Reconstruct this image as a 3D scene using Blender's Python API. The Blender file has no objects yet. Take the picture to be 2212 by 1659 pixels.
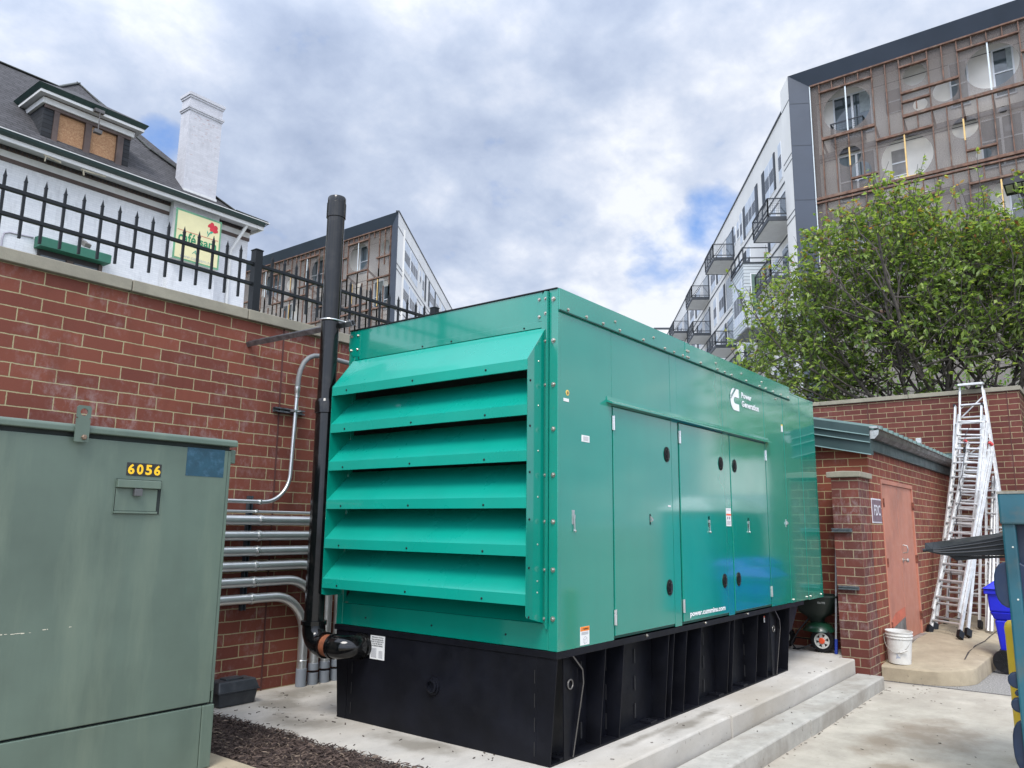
import bpy, bmesh, math, random
from math import radians, sin, cos, pi
from mathutils import Vector, Matrix, noise, geometry

sc = bpy.context.scene
col = sc.collection
random.seed(7)

# ---------------------------------------------------------------- camera
CAM = Vector((-4.10045, -2.80818, 1.4))
RX = Vector((0.611375, -0.791251, 0.011934))
RY = Vector((0.147663, 0.099252, -0.984045))
RZ = Vector((0.777442, 0.603382, 0.177519))
cd = bpy.data.cameras.new('camera')
cam = bpy.data.objects.new('camera', cd)
col.objects.link(cam)
up, back = -RY, -RZ
cam.matrix_world = Matrix(((RX.x, up.x, back.x, CAM.x), (RX.y, up.y, back.y, CAM.y),
                           (RX.z, up.z, back.z, CAM.z), (0, 0, 0, 1)))
cd.sensor_width = 36.0
cd.lens = 3075.0 / 4032.0 * 36.0
cd.clip_start = 0.05
cd.clip_end = 5000
sc.camera = cam

# ---------------------------------------------------------------- view, sun, sky
sc.view_settings.view_transform = 'Standard'
sc.view_settings.look = 'None'
sc.view_settings.gamma = 1
sc.view_settings.exposure = 0.95
sc.cycles.use_denoising = True
sc.cycles.max_bounces = 8
sc.cycles.transparent_max_bounces = 24
sc.cycles.sample_clamp_indirect = 6

SUN_EL, SUN_AZ = radians(54), radians(208)      # azimuth of the sun seen from the scene, from +X towards +Y
sdir = Vector((cos(SUN_EL) * cos(SUN_AZ), cos(SUN_EL) * sin(SUN_AZ), sin(SUN_EL)))
sl = bpy.data.lights.new('sun', 'SUN')
sl.energy = 1.5
sl.angle = radians(22)
sl.color = (1.0, 0.96, 0.90)
so = bpy.data.objects.new('sun', sl)
col.objects.link(so)
so.rotation_euler = sdir.to_track_quat('Z', 'Y').to_euler()

w = bpy.data.worlds.new('World')
sc.world = w
w.use_nodes = True
nt = w.node_tree
nt.nodes.clear()


def N(t, typ, **kw):
    n = t.nodes.new(typ)
    for k, v in kw.items():
        if k.startswith('i_'):
            n.inputs[k[2:].replace('_', ' ')].default_value = v
        else:
            setattr(n, k, v)
    return n


def lk(t, a, b):
    t.links.new(a, b)


def ramp(t, fac, stops, interp='LINEAR'):
    r = N(t, 'ShaderNodeValToRGB')
    r.color_ramp.interpolation = interp
    e = r.color_ramp.elements
    while len(e) < len(stops):
        e.new(0.5)
    for el, (p, c) in zip(e, stops):
        el.position = p
        el.color = (c, c, c, 1) if isinstance(c, (int, float)) else (*c, 1)
    lk(t, fac, r.inputs[0])
    return r.outputs[0]


def mixc(t, fac, a, b, mode='MIX'):
    m = N(t, 'ShaderNodeMix', data_type='RGBA', blend_type=mode)
    for sock, v in ((m.inputs[0], fac), (m.inputs[6], a), (m.inputs[7], b)):
        if isinstance(v, (int, float)):
            sock.default_value = v
        elif isinstance(v, tuple):
            sock.default_value = (*v, 1) if len(v) == 3 else v
        else:
            lk(t, v, sock)
    return m.outputs[2]


def mth(t, op, a, b=None, c=None):
    m = N(t, 'ShaderNodeMath', operation=op)
    for i, v in enumerate((a, b, c)):
        if v is None:
            continue
        if isinstance(v, (int, float)):
            m.inputs[i].default_value = v
        else:
            lk(t, v, m.inputs[i])
    return m.outputs[0]


def vm(t, op, a, b=None):
    m = N(t, 'ShaderNodeVectorMath', operation=op)
    for i, v in enumerate((a, b)):
        if v is None:
            continue
        if isinstance(v, (tuple, Vector)):
            m.inputs[i].default_value = tuple(v)
        else:
            lk(t, v, m.inputs[i])
    return m


# overcast sky: Nishita blue behind two layers of broken cloud
out = N(nt, 'ShaderNodeOutputWorld')
bg = N(nt, 'ShaderNodeBackground')
bg.inputs[1].default_value = 0.1
lk(nt, bg.outputs[0], out.inputs[0])
sky = N(nt, 'ShaderNodeTexSky', sky_type='NISHITA')
sky.sun_disc = False
sky.sun_elevation = SUN_EL
sky.sun_rotation = radians(90) - SUN_AZ
sky.air_density = 1.0
tc = N(nt, 'ShaderNodeTexCoord')
dirv = vm(nt, 'NORMALIZE', tc.outputs['Generated']).outputs[0]
sep = N(nt, 'ShaderNodeSeparateXYZ')
lk(nt, dirv, sep.inputs[0])
den = mth(nt, 'ADD', mth(nt, 'MAXIMUM', sep.outputs[2], 0.0), 0.42)
cmb = N(nt, 'ShaderNodeCombineXYZ')
lk(nt, mth(nt, 'DIVIDE', sep.outputs[0], den), cmb.inputs[0])
lk(nt, mth(nt, 'DIVIDE', sep.outputs[1], den), cmb.inputs[1])


def cloudn(scale, detail, rough, off, dist=0.0):
    mp = vm(nt, 'ADD', cmb.outputs[0], off).outputs[0]
    n = N(nt, 'ShaderNodeTexNoise', noise_dimensions='3D')
    n.inputs['Scale'].default_value = scale
    n.inputs['Detail'].default_value = detail
    n.inputs['Roughness'].default_value = rough
    n.inputs['Distortion'].default_value = dist
    lk(nt, mp, n.inputs['Vector'])
    return n.outputs[0]


big = cloudn(2.2, 4, 0.5, (3.1, 7.3, 0.0), 0.2)
mid = cloudn(6.2, 9, 0.54, (11.0, 2.0, 4.0), 0.12)
fine = cloudn(17.0, 8, 0.6, (1.0, 9.0, 2.0), 0.2)


def lobe(px, py, lo, hi):      # soft spot round a sky direction
    v = (RX * px + RY * py + RZ).normalized()
    d = vm(nt, 'DOT_PRODUCT', dirv, v)
    r = N(nt, 'ShaderNodeMapRange', interpolation_type='SMOOTHSTEP')
    r.inputs[1].default_value = cos(radians(hi))
    r.inputs[2].default_value = cos(radians(lo))
    lk(nt, d.outputs['Value'], r.inputs[0])
    return r.outputs[0]


def sp(x, y):                  # a bearing in the sky from image pixels, as tangents from the view axis
    return ((x - 1106) / 1687.0, (y - 829.5) / 1687.0)


# cloud tone: grey undersides, bright edges
tone = mth(nt, 'ADD', mth(nt, 'MULTIPLY', big, 0.42), mth(nt, 'MULTIPLY', mid, 0.66))
tone = mth(nt, 'ADD', tone, mth(nt, 'MULTIPLY', mth(nt, 'SUBTRACT', fine, 0.5), 0.22))
tone = mth(nt, 'SUBTRACT', tone, mth(nt, 'MULTIPLY', lobe(*sp(850, 200), 1, 22), 0.07))
tone = mth(nt, 'SUBTRACT', tone, mth(nt, 'MULTIPLY', lobe(*sp(560, 480), 1, 9), 0.05))
tone = mth(nt, 'ADD', tone, mth(nt, 'MULTIPLY', lobe(*sp(1620, 60), 2, 24), 0.07))
tone = mth(nt, 'ADD', tone, mth(nt, 'MULTIPLY', lobe(*sp(1480, 600), 1, 9), 0.09))
cc = ramp(nt, tone, [(0.33, (2.2, 2.65, 3.6)), (0.42, (2.6, 3.05, 4.0)), (0.50, (3.05, 3.5, 4.4)), (0.585, (3.75, 4.1, 4.85)), (0.68, (4.9, 5.1, 5.5))])
# gaps of blue
gap = mth(nt, 'MULTIPLY', lobe(*sp(1548, 480), 0.2, 3.2), 0.30)
gap = mth(nt, 'ADD', gap, mth(nt, 'MULTIPLY', lobe(*sp(352, 318), 0.3, 2.6), 0.20))
gap = mth(nt, 'ADD', gap, mth(nt, 'MULTIPLY', lobe(*sp(1425, 560), 0.5, 4.0), 0.20))
gap = mth(nt, 'ADD', gap, mth(nt, 'MULTIPLY', mth(nt, 'SUBTRACT', 0.5, mid), 1.1))
gapm = ramp(nt, gap, [(0.16, 0.0), (0.42, 0.9)])
bluec = mixc(nt, 0.55, sky.outputs[0], (0.7, 1.9, 5.0))
# the cloud deck is brightest round the hidden sun, high behind the viewer
sund = vm(nt, 'DOT_PRODUCT', dirv, sdir).outputs['Value']
glow = N(nt, 'ShaderNodeMapRange', interpolation_type='SMOOTHSTEP')
glow.inputs[1].default_value = cos(radians(98))
glow.inputs[2].default_value = cos(radians(15))
glow.inputs[3].default_value = 1.0
glow.inputs[4].default_value = 2.9
lk(nt, sund, glow.inputs[0])
gv = N(nt, 'ShaderNodeCombineXYZ')
for q_ in range(3):
    lk(nt, glow.outputs[0], gv.inputs[q_])
lk(nt, vm(nt, 'MULTIPLY', mixc(nt, gapm, cc, bluec), gv.outputs[0]).outputs[0], bg.inputs[0])

# ---------------------------------------------------------------- materials
MATS = {}


def newmat(name):
    m = bpy.data.materials.new(name)
    m.use_nodes = True
    t = m.node_tree
    b = t.nodes['Principled BSDF']
    return m, t, b


def pos(t):
    return N(t, 'ShaderNodeNewGeometry').outputs['Position']


def noisen(t, vec, scale, detail=4, rough=0.55, stretch=None, dist=0.0):
    if stretch:
        vec = vm(t, 'MULTIPLY', vec, stretch).outputs[0]
    n = N(t, 'ShaderNodeTexNoise')
    n.inputs['Scale'].default_value = scale
    n.inputs['Detail'].default_value = detail
    n.inputs['Roughness'].default_value = rough
    n.inputs['Distortion'].default_value = dist
    lk(t, vec, n.inputs['Vector'])
    return n.outputs[0]


def bumpn(t, b, h, strength, dist=0.01):
    bp = N(t, 'ShaderNodeBump')
    bp.inputs['Strength'].default_value = strength
    bp.inputs['Distance'].default_value = dist
    lk(t, h, bp.inputs['Height'])
    lk(t, bp.outputs[0], b.inputs['Normal'])
    return bp


def pm(name, c, rough=0.5, metal=0.0, var=0.12, vs=3.0, bump=0.0, bs=60.0, streak=0.0, coat=0.0,
       dirt=None, dirts=1.5, dirtamt=0.4, rv=0.1, wav=0.0, spec=0.5, dst=None, cior=1.5, crough=0.05):
    if name in MATS:
        return MATS[name]
    m, t, b = newmat(name)
    p = pos(t)
    n1 = noisen(t, p, vs, 6)
    lo = tuple(max(0, x * (1 - var * 1.6)) for x in c)
    hi = tuple(min(1, x * (1 + var * 1.6)) for x in c)
    cc_ = ramp(t, n1, [(0.28, lo), (0.72, hi)])
    if streak:
        s = noisen(t, p, 7, 3, 0.5, stretch=(1, 1, 0.08))
        cc_ = mixc(t, ramp(t, s, [(0.5, 0.0), (0.75, streak)]), cc_, tuple(min(1, x * 0.62) for x in c))
    if dirt:
        d = noisen(t, p, dirts, 7, 0.65, stretch=dst)
        cc_ = mixc(t, ramp(t, d, [(0.5, 0.0), (0.68, dirtamt)]), cc_, dirt)
    lk(t, cc_, b.inputs['Base Color'])
    r_ = noisen(t, p, vs * 2.3, 4)
    lk(t, ramp(t, r_, [(0.3, max(0.02, rough - rv)), (0.7, min(1, rough + rv))]), b.inputs['Roughness'])
    b.inputs['Metallic'].default_value = metal
    b.inputs['Coat Weight'].default_value = coat
    b.inputs['Coat Roughness'].default_value = crough
    b.inputs['Coat IOR'].default_value = cior
    b.inputs['Specular IOR Level'].default_value = spec
    if bump:
        bumpn(t, b, noisen(t, p, bs, 5, 0.6), bump, 0.01)
    elif wav:
        bumpn(t, b, noisen(t, p, 2.2, 2, 0.4), wav, 0.05)
    MATS[name] = m
    return m


def brickmat(name, c1, c2, mortar, bw=0.303, rh=0.0995, ms=0.0055, du=0.0, dv=0.0, eff=0.25, bump=0.6,
             dark=None, lowdark=None, rough=0.85, off=0.5):
    m, t, b = newmat(name)
    g = N(t, 'ShaderNodeNewGeometry')
    s = N(t, 'ShaderNodeSeparateXYZ')
    lk(t, g.outputs['Position'], s.inputs[0])
    sn = N(t, 'ShaderNodeSeparateXYZ')
    lk(t, g.outputs['Normal'], sn.inputs[0])
    isx = mth(t, 'GREATER_THAN', mth(t, 'ABSOLUTE', sn.outputs[0]), 0.6)
    u = mth(t, 'ADD', mth(t, 'MULTIPLY', s.outputs[0], mth(t, 'SUBTRACT', 1.0, isx)), mth(t, 'MULTIPLY', s.outputs[1], isx))
    wob = noisen(t, g.outputs['Position'], 9, 2)
    chip = noisen(t, g.outputs['Position'], 55, 3, 0.6)
    v2 = mth(t, 'ADD', s.outputs[2], mth(t, 'ADD', mth(t, 'MULTIPLY', mth(t, 'SUBTRACT', wob, 0.5), 0.010 * rh / 0.1), mth(t, 'MULTIPLY', mth(t, 'SUBTRACT', chip, 0.5), 0.007 * rh / 0.1)))
    u = mth(t, 'ADD', u, mth(t, 'MULTIPLY', mth(t, 'SUBTRACT', chip, 0.5), 0.008 * rh / 0.1))
    c = N(t, 'ShaderNodeCombineXYZ')
    lk(t, mth(t, 'ADD', u, 50 * bw + du), c.inputs[0])
    lk(t, mth(t, 'ADD', v2, 50 * rh + dv), c.inputs[1])

    def bt(a, bb, mo, bias=0.0):
        k = N(t, 'ShaderNodeTexBrick')
        k.offset = off
        k.inputs['Color1'].default_value = (*a, 1)
        k.inputs['Color2'].default_value = (*bb, 1)
        k.inputs['Mortar'].default_value = (*mo, 1)
        k.inputs['Scale'].default_value = 1.0
        k.inputs['Mortar Size'].default_value = ms
        k.inputs['Mortar Smooth'].default_value = 0.25
        k.inputs['Bias'].default_value = bias
        k.inputs['Brick Width'].default_value = bw
        k.inputs['Row Height'].default_value = rh
        lk(t, c.outputs[0], k.inputs['Vector'])
        return k
    k = bt(c1, c2, mortar)
    p = g.outputs['Position']
    colr = k.outputs['Color']
    grain = noisen(t, p, 120, 4, 0.7)
    colr = mixc(t, 0.35, colr, ramp(t, grain, [(0.3, 0.55), (0.7, 1.0)]), 'MULTIPLY')
    blot = noisen(t, p, 2.1, 7, 0.7)
    patch = noisen(t, p, 18, 6, 0.75, stretch=(1, 1, 0.6))
    e = mth(t, 'MULTIPLY', ramp(t, blot, [(0.47, 0.0), (0.66, 1.0)]), ramp(t, patch, [(0.47, 0.0), (0.72, eff)]))
    colr = mixc(t, e, colr, (0.50, 0.44, 0.44))
    st = noisen(t, p, 6, 5, 0.6, stretch=(1, 1, 0.25))
    colr = mixc(t, ramp(t, st, [(0.52, 0.0), (0.8, 0.45)]), colr, tuple(x * 0.45 for x in c1))
    lk(t, colr, b.inputs['Base Color'])
    b.inputs['Roughness'].default_value = rough
    b.inputs['Specular IOR Level'].default_value = 0.25
    h = mth(t, 'ADD', mth(t, 'MULTIPLY', mth(t, 'SUBTRACT', 1.0, k.outputs['Fac']), 1.0), mth(t, 'MULTIPLY', grain, 0.12))
    bumpn(t, b, h, bump, 0.008)
    MATS[name] = m
    return m


def shinglemat(name, c, bw, rh, axis='XZ'):
    m, t, b = newmat(name)
    p = pos(t)
    s = N(t, 'ShaderNodeSeparateXYZ')
    lk(t, p, s.inputs[0])
    c_ = N(t, 'ShaderNodeCombineXYZ')
    if axis == 'XZ':
        lk(t, mth(t, 'ADD', s.outputs[0], mth(t, 'MULTIPLY', s.outputs[1], 0.3)), c_.inputs[0])
        lk(t, s.outputs[2], c_.inputs[1])
    elif axis == 'YZ':
        lk(t, s.outputs[1], c_.inputs[0])
        lk(t, s.outputs[2], c_.inputs[1])
    k = N(t, 'ShaderNodeTexBrick')
    k.offset = 0.37
    k.inputs['Color1'].default_value = (*tuple(x * 0.8 for x in c), 1)
    k.inputs['Color2'].default_value = (*tuple(x * 1.25 for x in c), 1)
    k.inputs['Mortar'].default_value = (*tuple(x * 0.35 for x in c), 1)
    k.inputs['Scale'].default_value = 1
    k.inputs['Mortar Size'].default_value = 0.012
    k.inputs['Brick Width'].default_value = bw
    k.inputs['Row Height'].default_value = rh
    lk(t, c_.outputs[0], k.inputs['Vector'])
    n = noisen(t, p, 1.2, 6, 0.6)
    lk(t, mixc(t, 0.5, k.outputs['Color'], ramp(t, n, [(0.3, 0.6), (0.7, 1.0)]), 'MULTIPLY'), b.inputs['Base Color'])
    b.inputs['Roughness'].default_value = 0.9
    bumpn(t, b, mth(t, 'SUBTRACT', 1.0, k.outputs['Fac']), 0.5, 0.02)
    MATS[name] = m
    return m


# ---------------------------------------------------------------- mesh building
class MB:
    def __init__(s):
        s.v, s.f = [], []

    def add(s, vs, fs):
        o = len(s.v)
        s.v += [tuple(x) for x in vs]
        s.f += [tuple(i + o for i in f) for f in fs]
        return s

    def box(s, x0, x1, y0, y1, z0, z1):
        x0, x1 = sorted((x0, x1)); y0, y1 = sorted((y0, y1)); z0, z1 = sorted((z0, z1))
        return s.add([(x0, y0, z0), (x1, y0, z0), (x1, y1, z0), (x0, y1, z0), (x0, y0, z1), (x1, y0, z1), (x1, y1, z1), (x0, y1, z1)],
                     [(0, 3, 2, 1), (4, 5, 6, 7), (0, 1, 5, 4), (1, 2, 6, 5), (2, 3, 7, 6), (3, 0, 4, 7)])

    def poly(s, *p):
        return s.add(p, [tuple(range(len(p)))])

    def prism(s, pts, axis, a0, a1):
        """polygon pts in the two other axes (order x<y<z), swept along axis"""
        def mk(p, a):
            q = list(p)
            q.insert(axis, a)
            return tuple(q)
        n = len(pts)
        vs = [mk(p, a0) for p in pts] + [mk(p, a1) for p in pts]
        fs = [tuple(range(n)), tuple(reversed(range(n, 2 * n)))]
        fs += [((i + 1) % n, i, i + n, (i + 1) % n + n) for i in range(n)]
        return s.add(vs, fs)

    def hexa(s, a, b):
        """two quads (4 points each) joined"""
        return s.add(list(a) + list(b), [(0, 1, 2, 3), (7, 6, 5, 4), (1, 0, 4, 5), (2, 1, 5, 6), (3, 2, 6, 7), (0, 3, 7, 4)])

    def tube(s, pts, r, n=12, cap=True):
        pts = [Vector(p) for p in pts]
        rs = r if isinstance(r, (list, tuple)) else [r] * len(pts)
        t0 = (pts[1] - pts[0]).normalized()
        ref = Vector((0, 0, 1)) if abs(t0.z) < 0.9 else Vector((1, 0, 0))
        a = t0.cross(ref).normalized()
        vs = []
        prev = t0
        for i, p in enumerate(pts):
            if i == 0:
                t = t0
            elif i == len(pts) - 1:
                t = (pts[-1] - pts[-2]).normalized()
            else:
                t = ((pts[i + 1] - p).normalized() + (p - pts[i - 1]).normalized()).normalized()
            q = prev.rotation_difference(t)
            a = (q @ a).normalized()
            a = (a - t * a.dot(t)).normalized()
            bb = t.cross(a)
            prev = t
            for k in range(n):
                an = 2 * pi * k / n
                vs.append(p + (a * cos(an) + bb * sin(an)) * rs[i])
        fs = []
        m = len(pts)
        for i in range(m - 1):
            for k in range(n):
                k2 = (k + 1) % n
                fs.append((i * n + k, i * n + k2, (i + 1) * n + k2, (i + 1) * n + k))
        if cap:
            fs.append(tuple(reversed(range(n))))
            fs.append(tuple(range((m - 1) * n, m * n)))
        return s.add(vs, fs)

    def cyl(s, p, q, r, n=16):
        return s.tube([p, q], r, n)

    def bar(s, p, q, w_, h_, upv=(0, 0, 1)):
        """rectangular bar from p to q; w_ across, h_ along upv"""
        p, q = Vector(p), Vector(q)
        t = (q - p).normalized()
        a = t.cross(Vector(upv)).normalized()
        b = a.cross(t)
        a *= w_ / 2
        b *= h_ / 2
        return s.hexa([p - a - b, p + a - b, p + a + b, p - a + b], [q - a - b, q + a - b, q + a + b, q - a + b])

    def lathe(s, prof, origin, axis=2, n=24, cap=True):
        """profile [(r, h)] about an axis"""
        vs = []
        o = Vector(origin)
        for r, h in prof:
            for k in range(n):
                a = 2 * pi * k / n
                c = [r * cos(a), r * sin(a)]
                c.insert(axis, h)
                vs.append(o + Vector(c))
        fs = []
        m = len(prof)
        for i in range(m - 1):
            for k in range(n):
                k2 = (k + 1) % n
                fs.append((i * n + k, i * n + k2, (i + 1) * n + k2, (i + 1) * n + k))
        if cap:
            fs += [tuple(reversed(range(n))), tuple(range((m - 1) * n, m * n))]
        return s.add(vs, fs)

    def xf(s, M, start=0):
        for i in range(start, len(s.v)):
            s.v[i] = tuple(M @ Vector(s.v[i]))
        return s


WL = {}


def build(name, mb, mat, parent=None, smooth=False, bevel=0.0, loc=None, recalc=True, seg=2):
    """ONE mesh object; a child shares its thing's origin"""
    if parent is not None:
        L = WL[parent.name]
    elif loc is not None:
        L = Vector(loc)
    else:
        xs, ys, zs = zip(*mb.v)
        L = Vector(((min(xs) + max(xs)) / 2, (min(ys) + max(ys)) / 2, min(zs)))
    me = bpy.data.meshes.new(name)
    me.from_pydata([(v[0] - L.x, v[1] - L.y, v[2] - L.z) for v in mb.v], [], mb.f)
    if recalc:
        bm = bmesh.new()
        bm.from_mesh(me)
        bmesh.ops.recalc_face_normals(bm, faces=bm.faces)
        bm.to_mesh(me)
        bm.free()
    if smooth:
        for p in me.polygons:
            p.use_smooth = True
    me.materials.append(mat)
    o = bpy.data.objects.new(name, me)
    col.objects.link(o)
    if smooth:
        md = o.modifiers.new('edges', 'EDGE_SPLIT')
        md.split_angle = radians(35)
    if bevel:
        md = o.modifiers.new('bevel', 'BEVEL')
        md.width = bevel
        md.segments = seg
        md.limit_method = 'ANGLE'
        md.harden_normals = False
    if parent is not None:
        o.parent = parent
    else:
        o.location = L
    WL[o.name] = L
    return o


def tag(o, label=None, cat=None, group=None, kind=None):
    if label: o['label'] = label
    if cat: o['category'] = cat
    if group: o['group'] = group
    if kind: o['kind'] = kind
    return o


def thing(name, label, cat, loc, group=None):
    o = bpy.data.objects.new(name, None)
    o.empty_display_size = 0.1
    col.objects.link(o)
    o.location = loc
    WL[o.name] = Vector(loc)
    return tag(o, label, cat, group)


def copytree(o, parent=None):
    c = o.copy()
    col.objects.link(c)
    c.parent = parent
    WL[c.name] = WL[o.name]
    for ch in list(o.children):
        copytree(ch, c)
    return c


def text(name, s, parent, mat, origin, u, v, width, height, bold=0.0, shear=0.0, n_off=0.003, spacing=1.0, thick=0.0):
    """lettering fitted to a width x height box whose lower left corner is origin"""
    cu = bpy.data.curves.new(name, 'FONT')
    cu.body = s
    cu.size = 1
    cu.offset = bold
    cu.shear = shear
    cu.space_character = spacing
    cu.resolution_u = 3
    to = bpy.data.objects.new(name + '_tmp', cu)
    col.objects.link(to)
    dg = bpy.context.evaluated_depsgraph_get()
    me = bpy.data.meshes.new_from_object(to.evaluated_get(dg))
    bpy.data.objects.remove(to)
    xs = [q.co.x for q in me.vertices]
    ys = [q.co.y for q in me.vertices]
    x0, x1, y0, y1 = min(xs), max(xs), min(ys), max(ys)
    u, v, o = Vector(u).normalized(), Vector(v).normalized(), Vector(origin)
    nn = u.cross(v)
    mb = MB()
    mb.v = [tuple(o + u * ((q.co.x - x0) / (x1 - x0) * width) + v * ((q.co.y - y0) / (y1 - y0) * height) + nn * n_off) for q in me.vertices]
    mb.f = [tuple(p.vertices) for p in me.polygons]
    bpy.data.meshes.remove(me)
    return build(name, mb, mat, parent, recalc=False)


def card(name, parent, mat, o, u, v, w_, h_, th=0.002):
    """thin printed label standing th proud of its surface, o = lower left corner"""
    u, v, o = Vector(u).normalized(), Vector(v).normalized(), Vector(o)
    n_ = u.cross(v) * th
    a = [o, o + u * w_, o + u * w_ + v * h_, o + v * h_]
    return build(name, MB().hexa(a, [p + n_ for p in a]), mat, parent)


XP, ZP, YM = (1, 0, 0), (0, 0, 1), (0, -1, 0)
black_ink = pm('black ink', (0.02, 0.02, 0.02), 0.6, var=0.05)
grey_ink = pm('grey ink', (0.22, 0.22, 0.24), 0.6, var=0.05)
white_ink = pm('white vinyl', (0.80, 0.80, 0.80), 0.45, var=0.02)
# ---------------------------------------------------------------- ground, pads, steps
def concretemat(name, c, stain=(0.30, 0.25, 0.19), wet=(0.16, 0.15, 0.14), s1=0.9, s2=3.0, amt=0.55, wetspots=(), bump=0.25, streaky=False):
    m, t, b = newmat(name)
    p = pos(t)
    big_ = noisen(t, p, s1, 8, 0.62, stretch=(0.6, 1, 1), dist=0.4)
    mid_ = noisen(t, p, s2, 8, 0.65, stretch=(0.5, 1, 1) if streaky else None)
    gr = noisen(t, p, 140, 3, 0.7)
    cc_ = ramp(t, mid_, [(0.3, tuple(x * 0.80 for x in c)), (0.7, tuple(min(1, x * 1.12) for x in c))])
    cc_ = mixc(t, ramp(t, big_, [(0.46, 0.0), (0.66, amt)]), cc_, stain)
    cc_ = mixc(t, 0.3, cc_, ramp(t, gr, [(0.3, 0.7), (0.7, 1.0)]), 'MULTIPLY')
    fs = noisen(t, p, 26, 2, 0.5)
    cc_ = mixc(t, ramp(t, fs, [(0.70, 0.0), (0.74, 0.5)]), cc_, (0.12, 0.10, 0.08))
    if wetspots:
        s = N(t, 'ShaderNodeSeparateXYZ')
        lk(t, p, s.inputs[0])
        nz = noisen(t, p, 3.2, 6, 0.65)
        wm = 0.0
        for (x, y, rx, ry) in wetspots:
            dx = mth(t, 'POWER', mth(t, 'DIVIDE', mth(t, 'SUBTRACT', s.outputs[0], x), rx), 2)
            dy = mth(t, 'POWER', mth(t, 'DIVIDE', mth(t, 'SUBTRACT', s.outputs[1], y), ry), 2)
            d = mth(t, 'ADD', mth(t, 'ADD', dx, dy), mth(t, 'MULTIPLY', mth(t, 'SUBTRACT', nz, 0.5), 3.2))
            k = mth(t, 'SUBTRACT', 1.0, mth(t, 'SMOOTH_MIN', 1.0, mth(t, 'MAXIMUM', d, 0.0), 0.5))
            wm = k if isinstance(wm, float) else mth(t, 'MAXIMUM', wm, k)
        wm = mth(t, 'MULTIPLY', wm, 0.75)
        cc_ = mixc(t, wm, cc_, wet)
        lk(t, mth(t, 'SUBTRACT', 0.9, mth(t, 'MULTIPLY', wm, 0.25)), b.inputs['Roughness'])
    else:
        b.inputs['Roughness'].default_value = 0.9
    b.inputs['Specular IOR Level'].default_value = 0.3
    lk(t, cc_, b.inputs['Base Color'])
    bumpn(t, b, mth(t, 'ADD', gr, mth(t, 'MULTIPLY', mid_, 1.5)), bump, 0.006)
    MATS[name] = m
    return m


m_pad = concretemat('pad concrete', (0.51, 0.48, 0.43), stain=(0.38, 0.33, 0.26), amt=0.6, streaky=True,
                    wetspots=((-0.15, 1.05, 0.16, 0.45), (0.0, 2.6, 0.2, 0.35), (1.45, -0.12, 0.5, 0.07), (1.9, -0.1, 0.35, 0.06), (1.05, -0.05, 0.5, 0.05), (0.35, 2.9, 0.5, 0.25), (-0.25, 2.1, 0.18, 0.4)), wet=(0.20, 0.18, 0.145))
m_yard = concretemat('yard concrete', (0.45, 0.41, 0.34), stain=(0.26, 0.225, 0.18), s1=0.8, s2=4.0, amt=0.6,
                     wetspots=((3.6, -1.35, 0.75, 0.42), (3.0, -1.05, 0.45, 0.22), (2.3, -1.3, 0.35, 0.2)), wet=(0.22, 0.17, 0.12))
m_tan = concretemat('tan concrete', (0.40, 0.335, 0.235), stain=(0.24, 0.19, 0.13), s1=1.3, s2=6.0, amt=0.5, wet=(0.14, 0.11, 0.08),
                    wetspots=((9.8, -0.7, 0.9, 0.3),))
m_asphalt = pm('asphalt aggregate', (0.26, 0.25, 0.23), 0.95, var=0.35, vs=60, bump=0.9, bs=90, spec=0.2)
m_curb = concretemat('riser concrete', (0.44, 0.42, 0.375), stain=(0.25, 0.22, 0.18), s1=2.0, s2=9.0, amt=0.65)
m_cap = concretemat('cast stone', (0.29, 0.265, 0.205), stain=(0.22, 0.20, 0.16), s1=2.0, s2=5.0, amt=0.6)

GZ = -0.305
# the whole lower ground
tag(build('ground', MB().poly((-900, -900, GZ - 0.012), (900, -900, GZ - 0.012), (900, 900, GZ - 0.012), (-900, 900, GZ - 0.012)), m_asphalt), kind='structure')
yard = MB().poly((-12, -14, GZ), (6.05, -14, GZ), (5.93, -0.3, GZ), (-12, -0.3, GZ))
tag(build('yard_slab', yard, m_yard), kind='structure')


def slabgrid(x0, x1, y0, y1, z, nx, ny, amp, edge_amp=0.004):
    """slab whose top is very slightly uneven"""
    mb = MB()
    vs = []
    for j in range(ny + 1):
        for i in range(nx + 1):
            x = x0 + (x1 - x0) * i / nx
            y = y0 + (y1 - y0) * j / ny
            e = (noise.noise(Vector((x * 3.1, y * 3.1, 5))) * edge_amp) if (j == 0) else 0
            vs.append((x, y + e * 2, z + noise.noise(Vector((x * 1.7, y * 1.7, 1))) * amp))
    n = nx + 1
    return mb.add(vs, [(j * n + i, j * n + i + 1, (j + 1) * n + i + 1, (j + 1) * n + i) for j in range(ny) for i in range(nx)])


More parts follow.
